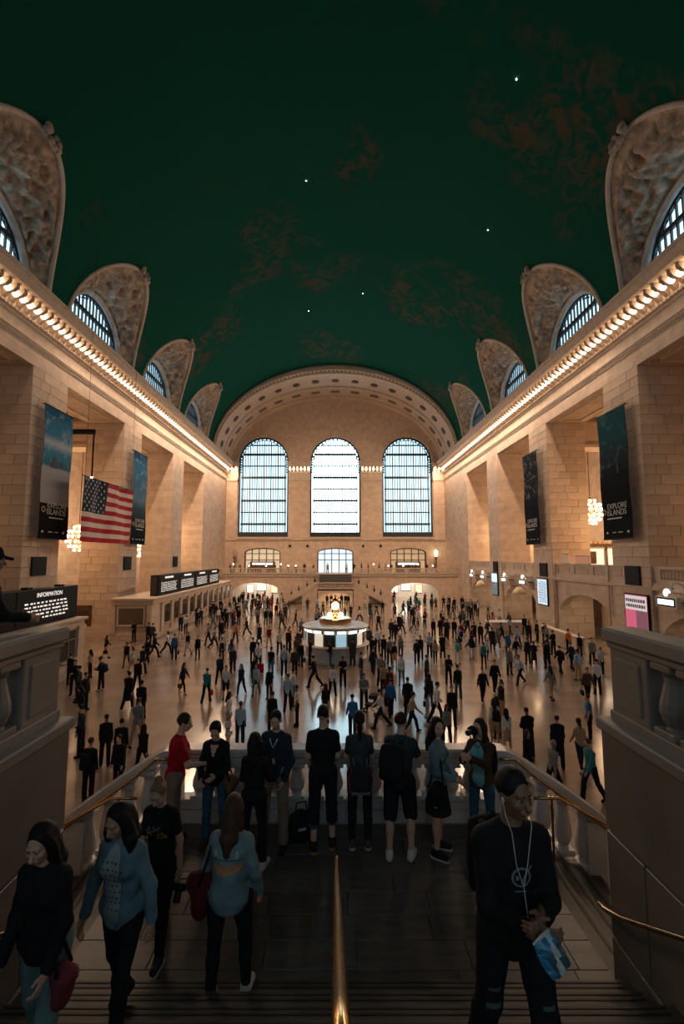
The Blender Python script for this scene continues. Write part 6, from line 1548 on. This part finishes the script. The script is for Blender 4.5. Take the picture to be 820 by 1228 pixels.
hero('shirt', 'person in open light denim shirt over dotted blouse climbing the stairs', (-1.60, 3.72, zst(3.72)), 166, 1.60, dict(lean=5, arms=[(-8, 20, 6, 10), (4, 20, 16, 8)], legs=[(22, 2, 6, 1), (-8, 2, -24, 1)], head=(-8, -18)), True, 'wavy', HAIRM[0], 'open', M_light, 'slim', M_bd, M_bsh, 1, 1.1, inner=('long', M_dotw, 'blouse'), names=('denim_shirt', 'trousers'))
hero('back', 'person in washed denim jacket with orange lettering descending, seen from behind', (-.92, 4.28, zst(4.28)), -6, 1.64, dict(lean=3, arms=[(6, 20, 30, 6), (-4, 18, 26, 4)], legs=[(-2, 3, -8, 1), (10, 3, 2, 1)], head=(0, -12)), True, 'long', HAIRM[2], 'jacket', M_jacket, 'slim', M_bd, M_wsh, 0, 1.22, names=('denim_jacket', 'jeans'))
hero('snack', 'person in black hooded jacket with white earphones opening a blue packet', (.98, 2.75, zst(2.75)), 184, 1.78, dict(lean=4, arms=[(14, 3, 104, -36), (16, 3, 100, -32)], legs=[(18, 3, 4, 1), (-8, 3, -26, 1)], head=(20, -4)), False, 'short', HAIRM[0], 'open', M_tb, 'trousers', M_bd, M_bsh, 2, 1.0, inner=('tee', cm('black_tee', (.013, .013, .014)), 't_shirt'), curls=(.9, .8), names=('jacket', 'ripped_jeans'))
hero('dark', 'person with long dark hair at the far left edge of the stairs', (-1.78, 3.05, zst(3.05)), 172, 1.50, dict(lean=6, arms=[(4, 10, 40, 0), (6, 8, 50, -10)], legs=[(14, 2, 2, 1), (-6, 2, -20, 1)], head=(4, -16)), True, 'long', HAIRM[0], 'jacket', M_tb, 'trousers', cm('pale_jeans', (.13, .22, .23)), M_bsh, 0, 1.05, names=('jacket', 'jeans'))
hero('capman', 'dark silhouette of a capped person behind the left balcony balustrade', (-3.28, 4.28, BALC), -40, 1.74, BENT, False, 'cap', CLOTH['K'], 'jacket', M_tb, 'trousers', M_bd, M_bsh, 1, 1.05, names=('jacket', 'trousers'))

# prints and patches
h = HERO['printtee']; rnd = random.Random(3); P0 = h['rig'].P; zc = P0[2] + .28
print_on(h, 't_shirt', grid_polys(-.11, -.015, zc - .03, zc + .05, 6, 5, lambda a, b: rnd.random() < .62), mat('yellow_print', (.45, .26, .03)), .5, 'yellow_print')
print_on(h, 't_shirt', grid_polys(.03, .11, zc - .02, zc + .06, 5, 5, lambda a, b: rnd.random() < .6), mat('yellow_print', (.45, .26, .03)), .5, 'yellow_print')
print_on(h, 't_shirt', grid_polys(-.09, .09, zc + .05, zc + .13, 9, 4, lambda a, b: rnd.random() < .4), mat('blue_grey_print', (.10, .15, .18)), .5, 'grey_print')
h = HERO['shirt']; P0 = h['rig'].P; dots = []
for i in range(7):
    for j in range(9):
        x, z = -.12 + i * .04 + (.02 if j % 2 else 0), P0[2] + .06 + j * .045; dots.append([(x + .007 * math.cos(k * PI / 3), z + .009 * math.sin(k * PI / 3)) for k in range(6)])
hh_ = h; print_on(h, 'blouse', dots, mat('dot_print', (.02, .022, .025)), .5, 'dots', .006)
h = HERO['snack']; P0 = h['rig'].P; cz = P0[2] + .33; ring = []
for k in range(20):
    a0, a1 = 2 * PI * k / 20, 2 * PI * (k + 1) / 20; ring.append([(.052 * math.cos(a0), cz + .052 * math.sin(a0)), (.052 * math.cos(a1), cz + .052 * math.sin(a1)), (.042 * math.cos(a1), cz + .042 * math.sin(a1)), (.042 * math.cos(a0), cz + .042 * math.sin(a0))])
ring += [[(-.028, cz + .02), (-.018, cz + .024), (.004, cz - .03), (-.004, cz - .034)], [(-.004, cz - .034), (.004, cz - .03), (-.05, cz + .06), (-.058, cz + .056)], [(.03, cz - .016), (.012, cz - .012), (.015, cz + .01), (.03, cz + .012)], [(-.03, cz - .078), (.03, cz - .078), (.03, cz - .071), (-.03, cz - .071)]]
print_on(h, 't_shirt', ring, mat('grey_emblem', (.20, .25, .28)), .5, 'round_emblem', .006)
# orange lettering on the jacket's back, dropped onto the cloth
h = HERO['back']; P0 = h['rig'].P; zc = P0[2] + .27
c = bpy.data.curves.new('lettering', 'FONT'); c.body = 'Explorer'; c.size = .085; c.align_x = 'CENTER'; c.shear = .35; c.offset = .003
t = bpy.data.objects.new('lettering', c); COL.objects.link(t); me = bpy.data.meshes.new_from_object(t.evaluated_get(bpy.context.evaluated_depsgraph_get())); bpy.data.objects.remove(t)
polys = [[(me.vertices[i].co.x, zc + me.vertices[i].co.y + .1 * me.vertices[i].co.x) for i in p.vertices] for p in me.polygons]
sw = [[(-.09 + .03 * k, zc - .038 + .004 * k), (-.06 + .03 * k, zc - .034 + .004 * k), (-.06 + .03 * k, zc - .014 + .004 * k), (-.09 + .03 * k, zc - .018 + .004 * k)] for k in range(7)]
print_on(h, 'denim_jacket', polys + sw, mat('orange_print', (.62, .24, .07)), -.5, 'orange_lettering', .006)
print_on(h, 'denim_jacket', grid_polys(-.14, .14, zc + .088, zc + .096, 14, 1, lambda a, b: True), mat('denim_seam', (.03, .07, .09)), -.5, 'yoke_seam', .004)
print_on(h, 'denim_jacket', grid_polys(-.13, -.09, zc + .11, zc + .16, 3, 3, lambda a, b: True) + grid_polys(.08, .11, zc + .10, zc + .16, 3, 3, lambda a, b: True), mat('worn_patch', (.36, .40, .40)), -.5, 'worn_patch', .004)
h = HERO['navy']; P0 = h['rig'].P; zc = P0[2] + .47
vn = []
for sgn in (-1, 1): vn += [[(sgn * (.062 - .06 * k / 6), zc - .11 * k / 6), (sgn * (.062 - .06 * (k + 1) / 6), zc - .11 * (k + 1) / 6), (sgn * (.048 - .048 * (k + 1) / 6), zc + .004 - .11 * (k + 1) / 6 + .012), (sgn * (.048 - .048 * k / 6), zc + .012 - .11 * k / 6)] for k in range(6)]
print_on(h, 'sweater', vn, mat('white_collar', (.5, .5, .5)), .5, 'white_collar', .006)
h = HERO['cardi']; P0 = h['rig'].P; print_on(h, 'cardigan', grid_polys(-.055, .055, P0[2] + .36, P0[2] + .50, 6, 8, lambda a, b: abs(a - .5) < .08 + .42 * b), SKIN[0], .5, 'neckline', .003)
# rips in the jeans
h = HERO['snack']; kn = h['rig'].legs
for i in (0, 1): print_on(h, 'ripped_jeans', grid_polys(kn[i][1][0] - .04, kn[i][1][0] + .04, kn[i][1][2] + .02, kn[i][1][2] + .05, 4, 2, lambda a, b: True) + grid_polys(kn[i][1][0] - .03, kn[i][1][0] + .035, kn[i][1][2] + .12, kn[i][1][2] + .14, 4, 1, lambda a, b: True), mat('frayed_denim', (.08, .12, .13)), .6, 'rip', .003)
# rolled cuffs
h = HERO['tee']; 
for i in (0, 1):
    hip, k1, an = h['rig'].legs[i]; a = k1 + (an - k1) * .26; b = k1 + (an - k1) * .42; V, Q = polygonise([Cone(a, b, .078, .076)], .009, .01); me = np_mesh('cuff', V, Q); me.materials.append(cm('cuff_denim', (.06, .10, .12))); link('cuff', me, h['root'])
for key, i in (('polo', 0),):
    pass

# ---- things they carry
def hrec(key): h = HERO[key]; o = h['root']; return dict(x=o.location.x, y=o.location.y, z=o.location.z, face=o.rotation_euler.z, s=h['s'])
def carried(name, loc, face, label, cat): o = empty(name, loc, face); tag(o, label, cat); return o
def pack_thing(key, off, w, hgt, d, m, label, trim, tilt=0., straps=True):
    r_ = hrec(key); c, s_ = math.cos(r_['face']), math.sin(r_['face']); o = carried('backpack', local(r_, off), r_['face'], label, 'backpack'); o.rotation_euler = (R(tilt), 0, r_['face'])
    def rounded(x0, x1, y0, y1, z0, z1, nm, mm, rr):
        cx, cy, cz = (x0 + x1) / 2, (y0 + y1) / 2, (z0 + z1) / 2
        pr = [Cone((sx, cy, z0 + rr), (sx, cy, z1 - rr), rr, rr * .9) for sx in np.linspace(x0 + rr, x1 - rr, 4)] + [Ell((cx, cy, cz), ((x1 - x0) / 2, (y1 - y0) / 2, (z1 - z0) / 2))]
        V, Q = polygonise(pr, .012, .04, (), .003); me = np_mesh(nm, V, Q); me.materials.append(mm); return link(nm, me, o)
    rounded(-w / 2, w / 2, -d, 0, 0, hgt, 'pack', m, d * .42); rounded(-w * .36, w * .36, -d * 1.25, -d * .6, hgt * .08, hgt * .5, 'pocket', m, d * .22)
    if straps:
        for q in (-1, 1): MB().tube([(q * w * .28, -.03, hgt * .96), (q * w * .32, .06, hgt + .04), (q * w * .36, .20, hgt - .04), (q * w * .38, .22, hgt - .22), (q * w * .4, .02, .06)], .014, 6).build('strap', trim, o, smooth=True)
    MB().tube([(-.03, -d * .3, hgt - .01), (0, -d * .3, hgt + .035), (.03, -d * .3, hgt - .01)], .008, 5).build('grab_loop', trim, o)
    return o
M_pk = cm('pack_nylon', (.010, .011, .013)); M_pink = mat('pink_webbing', (.30, .03, .09), .7)
b_ = pack_thing('pack', (0, -.15, .82), .30, .34, .13, cm('pack_grey', (.020, .026, .030)), 'low dark backpack with pink straps on the grey tee wearer', mat('grey_strap', (.09, .12, .13)))
for q in (-1, 1): MB().tube([(q * .12, -.14, .31), (q * .16, -.10, .18), (q * .14, -.13, .02)], .010, 5).build('pink_strap', M_pink, b_)
MB().cbox(-.13, .13, -.16, -.12, -.01, .03, .01).build('grey_band', mat('grey_strap', (.09, .12, .13)), b_)
pack_thing('shorts', (-.06, -.20, 1.02), .32, .44, .17, M_pk, 'black backpack on the person leaning in black shorts', CLOTH['K'], tilt=-15)
pack_thing('camera', (0.02, -.16, .90), .30, .46, .14, M_pk, 'black backpack on the person aiming a camera', CLOTH['K'])
pack_thing('snack', (0.0, -.17, .92), .30, .44, .14, M_pk, 'black backpack on the person with earphones', CLOTH['K'])
fl_ = carried('duffel_bag', (-.50, 6.80, L), R(20), 'black bag resting on the landing below the navy sweater', 'bag'); V, Q = polygonise([Cone((-.12, 0, .13), (.12, 0, .13), .12, .12), Ell((0, 0, .2), (.2, .12, .2))], .012, .06, (), .004); me = np_mesh('bag_body', V, Q); me.materials.append(M_pk); link('bag_body', me, fl_)
MB().tube([(-.1, -.08, .36), (-.07, -.1, .55), (.05, -.1, .55), (.1, -.08, .36)], .010, 6).build('handle', CLOTH['K'], fl_); MB().box(-.06, .05, -.15, -.14, .2, .23).build('zip', M_greylt, fl_)
def soft_bag(name, loc, face, size, m, label, strap_pts, flap=None):
    o = carried(name, loc, face, label, 'bag'); w, d, h_ = size
    V, Q = polygonise([Ell((0, 0, h_ * .42), (w / 2, d / 2, h_ * .42)), Cone((-w * .36, 0, h_ * .8), (w * .36, 0, h_ * .8), d * .3, d * .3)], .012, .06, (), .003); me = np_mesh('pouch', V, Q); me.materials.append(m); link('pouch', me, o)
    MB().tube(strap_pts, .011, 6).build('strap', CLOTH['K'], o, smooth=True)
    if flap: MB().cbox(-w * .4, w * .4, -d * .62, -d * .4, h_ * .35, h_ * .75, .02).build('flap', flap, o)
    return o
p = world(HERO['djack'], HERO['djack']['rig'].P + np.array([.24, .06, .0])); soft_bag('shoulder_bag', (p.x, p.y, p.z - .22), R(-118), (.14, .30, .26), M_pk, 'black and grey shoulder bag on the denim jacket wearer', [(0, .1, .22), (-.06, .06, .45), (-.16, .0, .72), (-.12, -.06, .45), (0, -.1, .22)], M_greylt)
p = world(HERO['back'], HERO['back']['rig'].P + np.array([-.27, .0, -.02])); soft_bag('tote_bag', (p.x, p.y, p.z - .20), R(-6), (.17, .28, .36), cm('oxblood', (.085, .008, .014)), 'dark red tote bag under the arm of lettered denim jacket', [(0, .09, .32), (.06, .05, .55), (.10, -.03, .66), (.06, -.07, .5), (0, -.1, .32)])
p = world(HERO['dark'], HERO['dark']['rig'].P + np.array([-.27, .16, -.05])); soft_bag('red_bag', (p.x, p.y, p.z - .2), R(172), (.08, .17, .22), cm('coral_bag', (.16, .03, .04)), 'coral and white handbag at the far left edge', [(0, .06, .2), (.03, .04, .36), (.05, -.03, .36), (0, -.06, .2)], mat('bag_white', (.4, .42, .44)))
def camera_thing(loc, face, label, tilt=0):
    o = carried('photo_camera', loc, face, label, 'camera'); o.rotation_euler = (R(tilt), 0, face)
    MB().cbox(-.068, .068, -.03, .03, -.045, .045, .012).cbox(-.028, .028, -.028, .028, .04, .072, .01).build('body', M_black, o); MB().lathe([(.032, 0), (.034, .05), (.038, .09), (.034, .095), (.03, .09)], 16).build('lens', M_iron, o, (0, .03, 0), rot=(R(-90), 0, 0)); MB().tube([(-.068, 0, .03), (-.13, -.05, -.12), (-.04, -.06, -.22), (.06, -.05, -.15), (.068, 0, .03)], .006, 5).build('strap', M_black, o); return o
h = HERO['camera']; p = world(h, h['rig'].hp(0, .16, -.005)); camera_thing(p, R(138 - 8), 'black camera held to the eye at the right end')
h = HERO['polo']; p = world(h, (h['rig'].arms[0][2] + h['rig'].arms[1][2]) / 2 + np.array([0, .12, .03])); camera_thing(p, R(-60), 'black camera held over the rail by the red polo wearer', -10)
h = HERO['cardi']; p = world(h, (h['rig'].arms[0][2] + h['rig'].arms[1][2]) / 2 + np.array([0, .10, .03])); o = carried('phone', p, R(176), 'black phone held by the person in black cardigan', 'phone'); MB().cbox(-.036, .036, -.005, .005, -.07, .07, .004).build('case', M_black, o); MB().box(-.031, .031, -.0065, -.005, -.06, .06).build('screen', mat('phone_glass', (.03, .05, .06), .1), o); o.rotation_euler = (R(-40), 0, R(176))
h = HERO['cardi']; p = world(h, h['rig'].P + np.array([-.24, .05, .02])); soft_bag('shoulder_bag', (p.x, p.y, p.z - .2), R(176), (.12, .24, .22), cm('rust_leather', (.16, .07, .035)), 'rust brown shoulder bag beside the blue jeans', [(0, .08, .2), (.08, .05, .42), (.14, .0, .62), (.08, -.05, .42), (0, -.08, .2)])
h = HERO['printtee']; p = world(h, h['rig'].arms[0][2] + h['rig'].arms[0][3] * .16); o = camera_thing((p.x, p.y, p.z - .05), R(170), 'black camera hanging in the hand of the yellow print wearer', -60)
# glasses
h = HERO['camera']; g = h['rig']; gl = MB()
for q in (-1, 1): gl.tube([g.hp(q * .033 + .024 * math.cos(2 * PI * k / 14), .098, .008 + .02 * math.sin(2 * PI * k / 14)) for k in range(14)], .0028, 5, closed=True); gl.tube([g.hp(q * .057, .096, .012), g.hp(q * .078, .0, .008)], .0026, 5)
gl.tube([g.hp(-.009, .1, .012), g.hp(.009, .1, .012)], .0026, 5); o = gl.build('glasses', M_black); o.matrix_world = h['root'].matrix_basis; tag(o, 'dark-framed glasses on the person aiming the camera', 'glasses')
# earphones
h = HERO['snack']; g = h['rig']; o = empty('earphones', h['root'].location, h['root'].rotation_euler.z); o.scale = (h['s'],) * 3; mw = mat('white_plastic', (.55, .55, .54), .4); chest = g.P + g.up * .36
for q in (-1, 1):
    e = g.hp(q * .084, .004, -.016); MB().ball(e, (.009, .011, .016), 8, 6).build('earbud', mw, o, smooth=True)
    MB().tube([e, g.hp(q * .088, .03, -.08), g.hp(q * .07, .06, -.16), chest + np.array([q * .03, .135, .04]), chest + np.array([.0, .145, -.06])], .0026, 5).build('wire', mw, o)
MB().tube([chest + np.array([.0, .145, -.06]), chest + np.array([-.02, .15, -.25]), g.P + np.array([-.1, .16, .02]), g.P + np.array([-.16, .10, -.12])], .0026, 5).build('wire', mw, o)
tag(o, 'white wired earphones on the person in black hooded jacket', 'earphones')
# snack packet
h = HERO['snack']; p = world(h, (h['rig'].arms[0][2] + h['rig'].arms[1][2]) / 2 + np.array([0, .13, -.03])); o = carried('snack_packet', p, R(200), 'blue and white crumpled snack packet held in both hands', 'packet')
vs, fs = [], []; N = 8; rnd = random.Random(4)
for j in range(N + 1):
    for i in range(N + 1):
        u, v = i / N - .5, j / N - .5; vs.append((u * .12 * (1 - .15 * abs(v)), .022 * math.cos(PI * u) * math.cos(PI * v * .8) + rnd.uniform(-.008, .008), v * .14 + rnd.uniform(-.006, .006)))
for j in range(N):
    for i in range(N): a = j * (N + 1) + i; fs.append((a, a + 1, a + N + 2, a + N + 1))
me = bpy.data.meshes.new('film'); me.from_pydata(vs, [], fs)
for m in (mat('packet_blue', (.03, .22, .38), .25), mat('packet_white', (.5, .56, .58), .25), mat('packet_teal', (.05, .12, .14), .25)): me.materials.append(m)
me.polygons.foreach_set('material_index', [1 if 3 <= i + (j // 3) <= 4 else 0 if j > 4 or i > 5 else 2 for j in range(N) for i in range(N)]); q = link('film', me, o); q.modifiers.new('t', 'SOLIDIFY').thickness = .008
MB().tube([(-.05, .0, .07), (0, .015, .08), (.05, .0, .07)], .008, 5).build('torn_edge', mat('packet_white', (.5, .56, .58)), o)
o.rotation_euler = (R(25), R(25), R(200))
# stroller and red suitcase out on the floor
p = on_floor(445, 858); o = empty('stroller', (p.x, p.y, 0), R(60)); MB().cbox(-.2, .2, -.25, .25, .42, .52, .03).cbox(-.2, .2, -.28, -.2, .5, .95, .03).build('seat', CLOTH['K'], o)
MB().lathe([(.0, .0), (.3, -.05), (.32, -.2)], 12, a0=PI, a1=2 * PI, cap=False).build('hood', CLOTH['C'], o, (0, -.02, 1.0))
for q in (-1, 1):
    MB().tube([(q * .2, .4, .12), (q * .2, -.1, .55), (q * .2, -.5, 1.0)], .014, 6).build('side_frame', M_iron, o); MB().tube([(q * .2, -.35, .12), (q * .2, 0, .5)], .014, 6).build('leg', M_iron, o)
    for yy in (.4, -.35): MB().lathe([(.06, -.02), (.12, -.02), (.12, .02), (.06, .02)], 16, cap=False).build('wheel', M_black, o, (q * .22, yy, .12), rot=(0, R(90), 0))
MB().tube([(-.2, -.5, 1.0), (.2, -.5, 1.0)], .016, 6).build('push_bar', M_iron, o); tag(o, 'dark baby stroller on the bright middle floor', 'stroller')
p = on_floor(312, 808); o = empty('suitcase', (p.x, p.y, 0), .3); MB().cbox(-.2, .2, -.12, .12, .06, .62, .04).build('shell', CLOTH['R'], o); MB().tube([(-.12, 0, .62), (-.12, 0, .95), (.12, 0, .95), (.12, 0, .62)], .012, 6).build('pull_handle', M_iron, o)
for q in (-.15, .15): MB().lathe([(.01, -.03), (.05, -.03), (.05, .03), (.01, .03)], 10).build('wheel', M_black, o, (q, 0, .05), rot=(R(90), 0, 0))
tag(o, 'red suitcase beside the person in white tee', 'suitcase')
